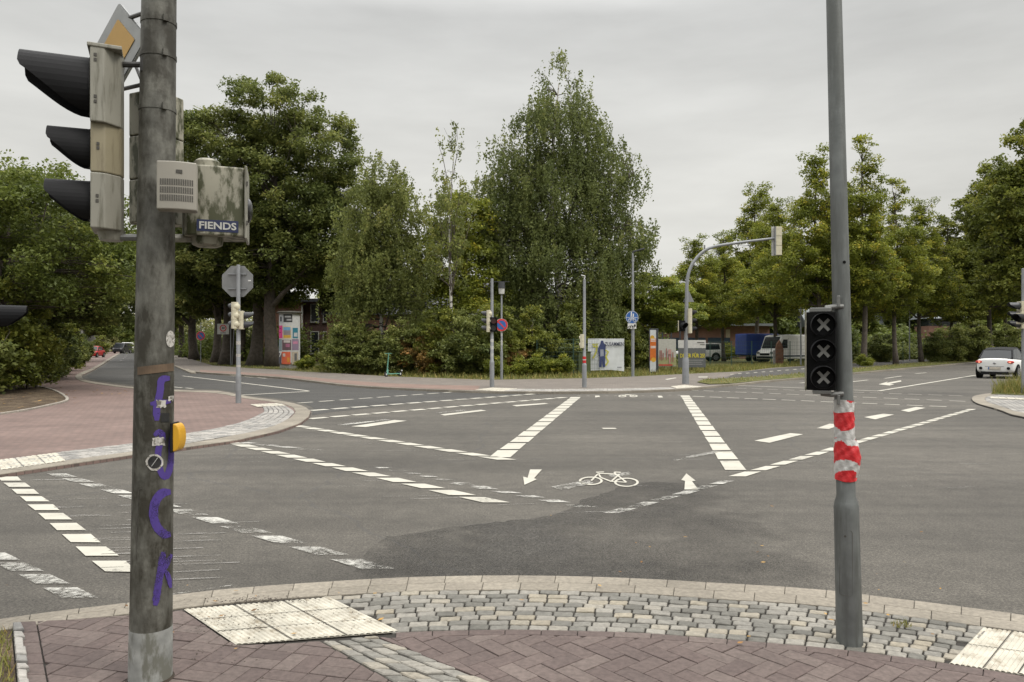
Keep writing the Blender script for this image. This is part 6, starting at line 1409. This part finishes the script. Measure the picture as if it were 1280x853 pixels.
m = MB(); m.box(U(837, 440, -.03), (S(4, dU), .004, S(6, dU))); m.box(U(837, 450, -.03), (S(1.5, dU), .004, S(10, dU))); m.build('pale_figure', [flat('banner_pink', (.45, .25, .22))], t)
for px_ in (823, 840):
    m = MB(); m.tube([U(px_, 465, .05), U(px_, 423, .05)], .025, 6); m.build('post', ['dark_steel'], t)
# text banner
dV = 46.5; b = G(865, dV); t = thing('banner', 'grey banner with white top and yellow capital lettering beside the mast arm', 'banner', b)
def W_(px, py, y=0): return (S(px - 865, dV), y, CH - (py - HOR) * dV / F)
m = MB(); m.box(W_(865, 447.5, .02), (S(34.5, dV), .02, S(24, dV))); m.build('cloth', [flat('banner_grey', (.10, .105, .105))], t)
m = MB(); m.box(W_(865, 430.3, .02), (S(34.5, dV), .024, S(10, dV))); m.build('white_header', [flat('banner_white', (.52, .51, .48))], t)
m = MB(); m.box(W_(876, 428.5, -.001), (S(9, dV), .006, S(1, dV))); m.box(W_(878, 431, -.001), (S(6, dV), .006, S(.8, dV))); m.build('header_print', ['slot'], t)
text_obj('lettering', 'DE  ER FÜR 25!', .33, flat('letter_yellow', (.55, .47, .04)), t, W_(865.5, 445, -.006), extrude=.003, bold=.010, sx=.72)
m = MB()
for y_, w_ in ((450.5, 22), (453, 18), (455.5, 20)): m.box(W_(868, y_, .006), (S(w_, dV), .006, S(.7, dV)))
m.build('small_print', [flat('print_light', (.30, .30, .29))], t)
for px_ in (849, 865, 881):
    m = MB(); m.tube([W_(px_, 463, .06), W_(px_, 425, .06)], .025, 6); m.build('post', ['dark_steel'], t)

# ---------- scooter
b = P(491.5, 470.8, ZF); t = thing('electric_scooter', 'mint green electric scooter standing against the shrubs', 'scooter', b, -38)
m = MB(); m.tube([(0, -.42, .11), (0, -.36, .6), (0, -.30, 1.12)], [.03, .028, .022], 10); m.build('steering_column', ['mint'], t, smooth=True)
m = MB(); m.tube([(-.24, -.33, 1.14), (0, -.30, 1.14), (.24, -.33, 1.14)], .017, 8); m.build('handlebar', ['mint'], t)
m = MB(); m.box((0, .05, .13), (.16, .74, .05)); m.build('deck', ['mint'], t, bevel=.015)
m = MB(); m.tube([(0, -.42, .12), (0, -.36, .36)], [.07, .045], 8); m.build('front_fork', ['mint'], t); m = MB(); m.box((0, .40, .22), (.1, .2, .04)); m.build('rear_mudguard', ['black'], t)
for y in (-.46, .46):
    m = MB(); m.tube([(-.03, y, .12), (.03, y, .12)], .12, 16); wh = m.build('wheel', ['rubber'], t); m = MB(); m.tube([(-.034, y, .12), (.034, y, .12)], .05, 12); m.build('hub', ['white'], wh)
m = MB(); m.box((0, .58, .28), (.06, .04, .06)); m.build('tail_lamp', ['white'], t)

# ================================================================== VEHICLES
def wheel(t, x, y, r, side):
    m = MB(); m.tube([(x, y, r), (x + .2 * side, y, r)], [r, r], 22); w_ = m.build('wheel', ['rubber'], t, bevel=.02)
    m = MB(); m.tube([(x + .2 * side, y, r), (x + .212 * side, y, r)], r * .66, 18); m.build('rim', ['rim'], w_)
    m = MB()
    for k in range(5):
        a = 2 * PI * k / 5; m.box((x + .214 * side, y + math.cos(a) * r * .36, r + math.sin(a) * r * .36), (.006, r * .16, r * .16))
    m.build('rim_opening', ['rubber'], w_)
def hatchback(name, label, loc, rz, paint, roofm='black', L_=3.7, W=1.72, H=1.48, lit=True, grp=None):
    t = thing(name, label, 'car', loc, rz, grp); hl = L_ / 2
    # lower body: stations front(+Y) to rear
    st = [(hl, .62, .28, .62), (hl - .08, .80, .20, .70), (hl - .45, .95, .17, .82), (hl - 1.05, 1.0, .16, .92), (0, 1.0, .16, .94), (-hl + 1.0, 1.0, .17, .97), (-hl + .35, .98, .20, 1.0), (-hl + .07, .90, .25, .99), (-hl, .80, .34, .93)]
    rings = []
    for y, wf, zb, zt in st:
        w2 = W / 2 * wf; rings.append([(-w2 * .84, y, zb), (-w2 * .98, y, zb + .12), (-w2, y, (zb + zt) / 2), (-w2 * .975, y, zt - .13), (-w2 * .88, y, zt), (w2 * .88, y, zt), (w2 * .975, y, zt - .13), (w2, y, (zb + zt) / 2), (w2 * .98, y, zb + .12), (w2 * .84, y, zb)])
    n = 10; vs = [v for r_ in rings for v in r_]; fs = [[i * n + k, i * n + (k + 1) % n, (i + 1) * n + (k + 1) % n, (i + 1) * n + k] for i in range(len(st) - 1) for k in range(n)] + [list(range(n))[::-1], list(range(len(vs) - n, len(vs)))]
    m = MB(); m.add(vs, fs); body = m.build('body', [paint], t, smooth=True); sd_ = body.modifiers.new('s', 'SUBSURF'); sd_.levels = 2; sd_.render_levels = 2
    gs = [(hl - 1.0, .86, .90, .80, .905), (hl - 1.65, .84, .92, .70, H - .08), (hl - 2.1, .84, .93, .70, H), (-hl + .95, .84, .95, .68, H - .03), (-hl + .55, .83, .96, .66, H - .12), (-hl + .16, .80, .97, .74, .985)]
    rings = [[(-W / 2 * wb, y, zb), (-W / 2 * wt, y, zt), (0, y, zt + .02), (W / 2 * wt, y, zt), (W / 2 * wb, y, zb)] for y, wb, zb, wt, zt in gs]; n = 5
    vs = [v for r_ in rings for v in r_]; fs = [[i * n + k, i * n + (k + 1) % n, (i + 1) * n + (k + 1) % n, (i + 1) * n + k] for i in range(5) for k in range(5)] + [[4, 3, 2, 1, 0], [25, 26, 27, 28, 29]]
    m = MB(); m.add(vs, fs); m.build('windows', ['glass'], t, smooth=False)
    m = MB(); rf = [gs[1], gs[2], gs[3], gs[4]]; pts = [(-W / 2 * g[3] * 1.03, g[0], g[4] + .005) for g in rf] + [(W / 2 * g[3] * 1.03, g[0], g[4] + .005) for g in rf[::-1]]
    vs = []
    for g in rf: vs += [(-W / 2 * g[3] * 1.04, g[0], g[4] - .03), (-W / 2 * g[3] * .96, g[0], g[4] + .02), (0, g[0], g[4] + .045), (W / 2 * g[3] * .96, g[0], g[4] + .02), (W / 2 * g[3] * 1.04, g[0], g[4] - .03)]
    m.add(vs, [[i * 5 + k, i * 5 + k + 1, (i + 1) * 5 + k + 1, (i + 1) * 5 + k] for i in range(3) for k in range(4)] + [[0, 1, 2, 3, 4], [19, 18, 17, 16, 15]]); m.build('roof', [roofm], t, smooth=True)
    # pillars
    for sx_ in (-1, 1):
        m = MB(); m.tube([(sx_ * W / 2 * .80, -hl + .2, .99), (sx_ * W / 2 * .68, -hl + .6, H - .12)], .045, 6); m.tube([(sx_ * W / 2 * .84, hl - 1.0, .91), (sx_ * W / 2 * .71, hl - 1.65, H - .07)], .03, 6); m.build('pillar', [roofm], t)
        wheel(t, sx_ * (W / 2 - .19), hl - .72, .31, sx_); wheel(t, sx_ * (W / 2 - .19), -hl + .62, .31, sx_)
        for y in (hl - .72, -hl + .62):
            m = MB(); m.tube([(sx_ * (W / 2 - .09), y, .33), (sx_ * (W / 2 + .002), y, .33)], .37, 22); m.build('wheel_arch', ['black_in'], t)
        m = MB(); m.sphere((sx_ * .66, -hl + .035, .80), .1, 8, 0, (1.5, .55, .75)); tl = m.build('tail_lamp', ['tail'], t, smooth=True)
        if lit: m = MB(); m.sphere((sx_ * .64, -hl - .01, .79), .045, 6, 0, (1.3, .5, .8)); m.build('lit_element', ['tail_lit'], tl)
        m = MB(); m.disc((sx_ * .58, -hl - .0, .50), (0, 1, 0), .07, 14, 0, .06); m.build('fog_lamp', ['black'], t)
        m = MB(); m.sphere((sx_ * (W / 2 + .07), hl - 1.25, 1.0), .09, 8, 0, (1, .7, .75)); m.build('wing_mirror', [paint], t, smooth=True)
        m = MB(); m.sphere((sx_ * .62, hl - .06, .66), .1, 8, 0, (1.4, .7, .8)); m.build('headlight', ['rim'], t, smooth=True)
        m = MB(); m.box((sx_ * (W / 2 + .0), .15, .80), (.012, .14, .03)); m.build('door_handle', [paint], t)
    m = MB(); m.box((0, -hl - .012, .50), (.52, .02, .12)); pl_ = m.build('number_plate', ['plate'], t); m = MB(); m.box((-.235, -hl - .024, .50), (.045, .004, .11)); m.build('plate_band', ['blue'], pl_)
    m = MB(); m.box((0, -hl + .03, .585), (.8, .06, .012)); m.box((0, -hl + .06, .26), (1.15, .12, .14)); m.build('rear_trim', ['black'], t)
    m = MB(); m.sphere((0, -hl - .005, .74), .05, 6, 0, (1.2, .3, 1)); m.build('badge', ['rim'], t); m = MB(); m.box((.12, -hl + .22, 1.02), (.5, .015, .02)); m.build('rear_wiper', ['black'], t)
    return t
cb = P(1243, 473.5, 0); az_ = 46
hatchback('white_hatchback', 'small white hatchback with black roof driving away on the right arm', Vector((cb.x + 1.85 * math.sin(R(az_)), cb.y + 1.85 * math.cos(R(az_)), 0)), -az_, 'car_white')
# van
def van(name, label, loc, rz, paint, L_=5.9, W=2.0, H=2.6, stripe=True, grp=None):
    t = thing(name, label, 'van', loc, rz, grp); h = L_ / 2
    pr_ = [(-h, .35), (-h, H - .18), (-h + .15, H), (h - 1.75, H), (h - 1.2, H - .12), (h - .62, 1.25), (h - .08, 1.02), (h, .85), (h, .32)]
    m = MB(); m.xprism(pr_[::-1], -W / 2, W / 2); bo = m.build('body', [paint], t, bevel=.09)
    m = MB(); a = (h - 1.17, H - .2); b_ = (h - .66, 1.32); nx = (1.0, .43); m.add([(-W / 2 + .16, a[0] + .03, a[1]), (W / 2 - .16, a[0] + .03, a[1]), (W / 2 - .12, b_[0] + .03, b_[1]), (-W / 2 + .12, b_[0] + .03, b_[1])], [[0, 1, 2, 3]]); m.build('windscreen', ['glass'], t)
    for sx_ in (-1, 1):
        x = sx_ * (W / 2 + .006); m = MB(); m.add([(x, h - 1.95, 1.35), (x, h - .95, 1.35), (x, h - 1.35, H - .45), (x, h - 1.95, H - .45)], [[0, 1, 2, 3]]); m.build('side_window', ['glass'], t)
        if stripe: m = MB(); m.box((x, -.5, .62), (.008, L_ - 1.4, .13)); m.build('side_stripe', ['dark_blue'], t)
        m = MB(); m.box((x, -.35, 1.4), (.006, .02, 1.8)); m.box((x, h - 2.05, 1.4), (.006, .02, 1.8)); m.build('door_seam', ['slot'], t)
        m = MB(); m.box((sx_ * (W / 2 + .16), h - 1.1, 1.5), (.2, .1, .3)); m.build('wing_mirror', ['black'], t, bevel=.03)
        m = MB(); m.box((sx_ * (W / 2 - .25), h - .01, .92), (.34, .06, .22)); m.build('headlight', ['rim'], t, bevel=.03)
        wheel(t, sx_ * (W / 2 - .19), h - 1.0, .35, sx_); wheel(t, sx_ * (W / 2 - .19), -h + 1.0, .35, sx_)
        for y in (h - 1.0, -h + 1.0):
            m = MB(); m.tube([(sx_ * (W / 2 - .09), y, .38), (sx_ * (W / 2 + .004), y, .38)], .43, 20); m.build('wheel_arch', ['black_in'], t)
    m = MB(); m.box((0, h + .01, .78), (1.1, .04, .2)); m.box((0, h + .01, .5), (1.8, .05, .2)); m.build('grille', ['black'], t)
    return t
van('white_van', 'white high roofed van parked behind the fence beside the blue trailer', G(982, 71), 122, 'van_white')
# pickup
def suv(name, label, loc, rz, paint, grp=None, L_=4.8, H=1.85):
    t = thing(name, label, 'car', loc, rz, grp); h = L_ / 2; W = 1.85
    m = MB(); m.xprism([(-h, .4), (-h, 1.0), (-h + .05, 1.08), (h - 1.3, 1.1), (h - .1, .98), (h, .85), (h, .4)][::-1], -W / 2, W / 2); m.build('body', [paint], t, bevel=.08)
    m = MB(); m.xprism([(-h + .15, 1.08), (-h + .35, H - .03), (-h + .6, H), (h - 2.1, H), (h - 1.35, 1.1)][::-1], -W / 2 + .12, W / 2 - .12); m.build('cabin', [paint], t, bevel=.07)
    for sx_ in (-1, 1):
        x = sx_ * (W / 2 - .108); m = MB(); m.add([(x, h - 1.6, 1.15), (x, h - 2.15, H - .12), (x, .0, H - .12), (x, .0, 1.15)], [[0, 1, 2, 3]]); m.add([(x, -.12, 1.15), (x, -.12, H - .12), (x, -h + .6, H - .12), (x, -h + .45, 1.2)], [[0, 1, 2, 3]]); m.build('side_window', ['glass'], t)
        wheel(t, sx_ * (W / 2 - .19), h - .95, .37, sx_); wheel(t, sx_ * (W / 2 - .19), -h + .95, .37, sx_)
        for y in (h - .95, -h + .95):
            m = MB(); m.tube([(sx_ * (W / 2 - .09), y, .42), (sx_ * (W / 2 + .004), y, .42)], .47, 20); m.build('wheel_arch', ['black_in'], t)
        m = MB(); m.box((sx_ * (W / 2 - .2), -h - .0, .9), (.14, .04, .3)); m.build('tail_lamp', ['tail'], t); m = MB(); m.box((sx_ * (W / 2 - .25), h, .85), (.3, .04, .16)); m.build('headlight', ['rim'], t)
    m = MB(); m.add([(-.7, h - 1.33, 1.15), (.7, h - 1.33, 1.15), (.62, h - 2.04, H - .08), (-.62, h - 2.04, H - .08)], [[0, 1, 2, 3]]); m.add([(-.65, -h + .19, 1.15), (.65, -h + .19, 1.15), (.6, -h + .34, H - .12), (-.6, -h + .34, H - .12)], [[3, 2, 1, 0]]); m.build('windscreen', ['glass'], t)
    m = MB(); m.box((0, h, .5), (1.7, .06, .18)); m.box((0, -h, .5), (1.7, .06, .18)); m.build('bumper', ['black'], t)
    return t
suv('white_pickup', 'white off road car parked side on behind the yellow lettered banner', G(874, 78), 96, 'van_white')
# blue tarpaulin trailer
t = thing('trailer', 'trailer with a bright blue tarpaulin cover left of the white van', 'trailer', G(946, 73.5), 14)
m = MB(); m.box((0, 0, 1.7), (3.5, 2.1, 2.05)); m.build('tarpaulin', ['tarp_blue'], t, bevel=.08); m = MB(); m.box((0, 0, .6), (3.0, 1.9, .16)); m.build('chassis', ['steel'], t)
m = MB(); m.tube([(-1.5, 0, .55), (-2.9, 0, .5)], .05, 6); m.build('drawbar', ['steel'], t)
for x in (-.3, .5):
    for y in (-.95, .95):
        m = MB(); m.tube([(x, y - .09, .32), (x, y + .09, .32)], .31, 16); m.build('wheel', ['rubber'], t)
# rusty slab sculpture
t = thing('rusty_slab', 'pointed rust brown slab standing in front of the white van', 'sculpture', G(974, 62)); m = MB(); w_ = .34
pts = [(-w_, 0), (w_ * .9, 0), (w_, 1.2), (w_ * .55, 1.75), (0, 2.05), (-w_ * .7, 1.7), (-w_ * 1.0, 1.1)]; n = len(pts)
m.add([(x, -.12, z) for x, z in pts] + [(x, .12, z) for x, z in pts], [list(range(n)), list(range(2 * n - 1, n - 1, -1))] + [[i, n + i, n + (i + 1) % n, (i + 1) % n] for i in range(n)]); m.build('slab', ['rust'], t, bevel=.03)
m = MB(); m.box((-.42, 0, .6), (.16, .16, 1.2)); m.build('support_post', ['concrete'], t)
# far vehicles on the left road
hatchback('red_car', 'red car parked behind the hedge on the left pavement side', G(117, 98, .02), 190, 'car_red', 'car_red', lit=False)
van('dark_van', 'dark van parked far down the left road', G(153, 150, .02), 185, 'car_dark', 4.8, 1.9, 2.1, False)
van('white_van', 'small white van next to the dark van far down the left road', G(159.5, 158, .02), 200, 'van_white', 4.8, 1.9, 2.2, False)
# waste bin, leaning fence post
t = thing('waste_bin', 'dark waste bin on a post beside the hedge', 'bin', P(101, 450, ZL)); m = MB(); m.tube([(0, 0, .25), (0, 0, 1.1)], [.28, .32], 14); m.build('bin', ['dark_steel'], t); m = MB(); m.tube([(0, 0, 1.1), (0, 0, 1.2)], [.34, .25], 14); m.build('lid', ['black'], t); m = MB(); m.tube([(0, .1, 0), (0, .1, 1.0)], .04, 8); m.build('post', ['steel'], t)
t = thing('site_fence_post', 'leaning galvanised fence post in a rubber foot by the hedge', 'fence post', P(64, 467, ZL)); m = MB(); m.tube([(-.05, 0, .1), (.22, .1, 1.75)], .025, 8); m.build('post', ['pole_far'], t); m = MB(); m.box((0, 0, .07), (.75, .28, .14)); m.build('rubber_foot', ['dark_steel'], t, bevel=.03)
t = thing('bollard_post', 'thin grey post standing before the hedge left of the waste bin', 'post', P(100, 455, ZL)); m = MB(); m.tube([(0, 0, 0), (0, 0, 1.7)], .03, 8); m.build('post', ['pole_far'], t); m = MB(); m.tube([(0, 0, 1.7), (0, 0, 1.73)], .036, 8); m.build('cap', ['dark_steel'], t)
# street lamps on the right side
for px, py, h, lb in ((1001, 456, 5.6, 'grey lamp post in front of the white van'), (1137, 451, 6.0, 'grey lamp post in front of the brick substation'), (1223.5, 447, 5.4, 'slim lamp post behind the white car')):
    b = P(px, py, ZF); t = thing('lamp_post', lb, 'street lamp', b, group='lamp posts along the cycle path'); pole(t, h, .07, .045); m = MB(); m.box((.2, 0, h + .04), (.5, .2, .07)); m.build('lamp_head', ['visor_far'], t)
# roadworks sign far left
t = thing('roadworks_board', 'small orange board standing far down between the oaks', 'sign', P(229, 441.5, ZF)); m = MB(); m.box((0, 0, 1.0), (1.5, .05, .55)); m.build('board', [flat('dull_orange', (.38, .08, .04))], t); m = MB(); m.box((-.5, 0, .36), (.06, .06, .72)); m.box((.5, 0, .36), (.06, .06, .72)); m.build('legs', ['steel'], t)

# ================================================================== BUILDINGS
def win(t, x, z, w_, h_, y, frame='white_dirty', cols=2):
    m = MB(); m.box((x, y + .02, z), (w_, .06, h_)); p = m.build('window', ['glass'], t)
    m = MB()
    for k in range(cols + 1): m.box((x - w_ / 2 + w_ * k / cols, y - .02, z), (.08, .05, h_ + .08))
    for s_ in (-1, 1): m.box((x, y - .023, z + s_ * h_ / 2), (w_ + .08, .05, .08))
    m.build('frame', [frame], p); m = MB(); m.box((x, y - .06, z - h_ / 2 - .09), (w_ + .2, .16, .06)); m.build('sill', ['concrete'], p)
b = G(398, 80); t = thing('brick_house', 'two storey brick house half hidden behind oak and birch', 'house', b, -6)
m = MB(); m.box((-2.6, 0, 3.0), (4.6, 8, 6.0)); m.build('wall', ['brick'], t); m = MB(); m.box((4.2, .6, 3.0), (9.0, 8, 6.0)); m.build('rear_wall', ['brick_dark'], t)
m = MB(); m.box((-.22, -4.02, 3.4), (.16, .08, 4.6)); m.build('white_corner_trim', ['white_dirty'], t); m = MB(); m.box((1, 0, 6.15), (15, 9, .3)); m.build('flat_roof', ['visor_far'], t)
for x in (.9, 2.2, 3.5, 5.2, 6.6): 
    win(t, x, 1.9, .8, 2.2, -3.42, cols=1); win(t, x, 4.9, .8, 1.8, -3.42, cols=1)
win(t, -2.0, 1.6, 1.6, 1.2, -4.02)
b = G(512, 70); t = thing('grey_roofed_house', 'low house with grey pitched roof glimpsed between the birches', 'house', b, 4)
m = MB(); m.box((0, 0, 2.2), (14, 7, 4.4)); m.build('wall', ['brick'], t); m = MB(); m.add([(-7.4, -4, 4.3), (7.4, -4, 4.3), (7.4, 0, 7.6), (-7.4, 0, 7.6), (-7.4, 4, 4.3), (7.4, 4, 4.3)], [[0, 1, 2, 3], [3, 2, 5, 4], [0, 3, 4], [1, 5, 2], [0, 4, 5, 1]]); m.build('roof', ['visor_far'], t)
for x in (-4, -1, 2, 5): win(t, x, 2.2, 1.4, 1.3, -3.52)
b = G(870, 92); t = thing('brick_hall', 'long low brick hall with dark blue gates behind the banners', 'building', b, 0)
m = MB(); m.box((-1, 3, 2.0), (20, 6, 4.0)); m.build('wall', ['brick'], t); m = MB(); m.box((-1, 2.8, 4.12), (20.6, 7.2, .28)); m.build('roof', ['roof_grey'], t)
for k in range(4):
    m = MB(); m.box((-6.2 + k * 3.0, -.03, 1.3), (2.7, .08, 2.5)); g_ = m.build('gate', ['dark_blue'], t); m = MB(); m.box((-6.2 + k * 3.0, -.08, 2.0), (2.5, .03, .04)); m.box((-6.2 + k * 3.0, -.08, 1.1), (2.5, .03, .04)); m.build('gate_rail', ['visor_far'], g_)
m = MB(); m.box((3.9, -.03, 1.8), (.5, .07, 3.5)); m.build('pale_pier', [flat('pier', (.42, .36, .25))], t)
b = G(828, 56); t = thing('shelter', 'dark steel shelter frame with flat roof behind the information stele', 'shelter', b)
hS = Q(828, 408.5, 56).z
m = MB(); m.box((0, 1, hS), (S(58, 56), 2.2, .14)); m.build('roof', ['stele_dark'], t)
for px_ in (801, 828, 839, 850):
    m = MB(); m.box((S(px_ - 828, 56), 0, hS / 2), (.09, .09, hS)); m.build('post', ['stele_dark'], t)
m = MB(); m.box((S(8, 56), 0, hS * .62), (S(40, 56), .06, .08)); m.build('crossbar', ['stele_dark'], t)
b = G(1172, 103); t = thing('brick_substation', 'small brick building with grey hipped roof behind the limes', 'building', b, -8)
wS = S(38, 103); hW = Q(1172, 399, 103).z; m = MB(); m.box((0, 0, hW / 2 - .5), (wS, 5, hW - 1)); m.build('wall', ['brick'], t); m = MB(); m.box((0, 0, hW - .5), (wS + .02, 5.02, 1.0)); m.build('window_band', ['glass'], t)
m = MB(); a_ = wS / 2 + .5; m.add([(-a_, -3, hW), (a_, -3, hW), (a_, 3, hW), (-a_, 3, hW), (-a_ + 1.2, 0, hW + 1.9), (a_ - 1.6, 0, hW + 1.9)], [[0, 1, 5, 4], [1, 2, 5], [2, 3, 4, 5], [3, 0, 4], [3, 2, 1, 0]]); m.build('roof', ['roof_grey'], t)
m = MB(); m.box((wS / 2 - .25, -2.55, hW / 2), (.4, .2, hW)); m.build('pale_pier', [flat('pier', (.42, .36, .25))], t); m = MB(); m.box((.7, -2.53, 1.2), (1.3, .06, 2.0)); m.build('door', ['dark_steel'], t)
b = G(1052, 112); t = thing('brick_house', 'brick house behind the bicycle signal pole, mostly hidden by trees', 'house', b)
m = MB(); m.box((0, 0, 2.2), (12, 6, 4.4)); m.build('wall', ['brick'], t); m = MB(); m.add([(-6.4, -3.5, 4.3), (6.4, -3.5, 4.3), (6.4, 0, 7), (-6.4, 0, 7), (-6.4, 3.5, 4.3), (6.4, 3.5, 4.3)], [[0, 1, 2, 3], [3, 2, 5, 4], [0, 3, 4], [1, 5, 2], [0, 4, 5, 1]]); m.build('roof', ['roof_grey'], t)
for x in (-4, -1, 2): win(t, x, 2, 1.3, 1.3, -3.02)
for i, (px, d, h, lb) in enumerate([(76, 150, 5, 'pale house far behind the hedge on the left'), (118, 230, 4.0, 'low pale house at the end of the left road')]):
    b = G(px, d); t = thing('pale_house', lb, 'house', b, 10, 'distant houses on the left'); m = MB(); m.box((0, 0, h / 2), (11, 8, h)); m.build('wall', [flat('render_pale', (.30, .30, .28))], t)
    m = MB(); m.add([(-6, -4.5, h), (6, -4.5, h), (6, 0, h + 3.4), (-6, 0, h + 3.4), (-6, 4.5, h), (6, 4.5, h)], [[0, 1, 2, 3], [3, 2, 5, 4], [0, 3, 4], [1, 5, 2], [0, 4, 5, 1]]); m.build('roof', [flat('tile_roof', (.14, .07, .05))], t)
    for x in (-3.5, 0, 3.5): win(t, x, h * .55, 1.3, 1.3, -4.02)
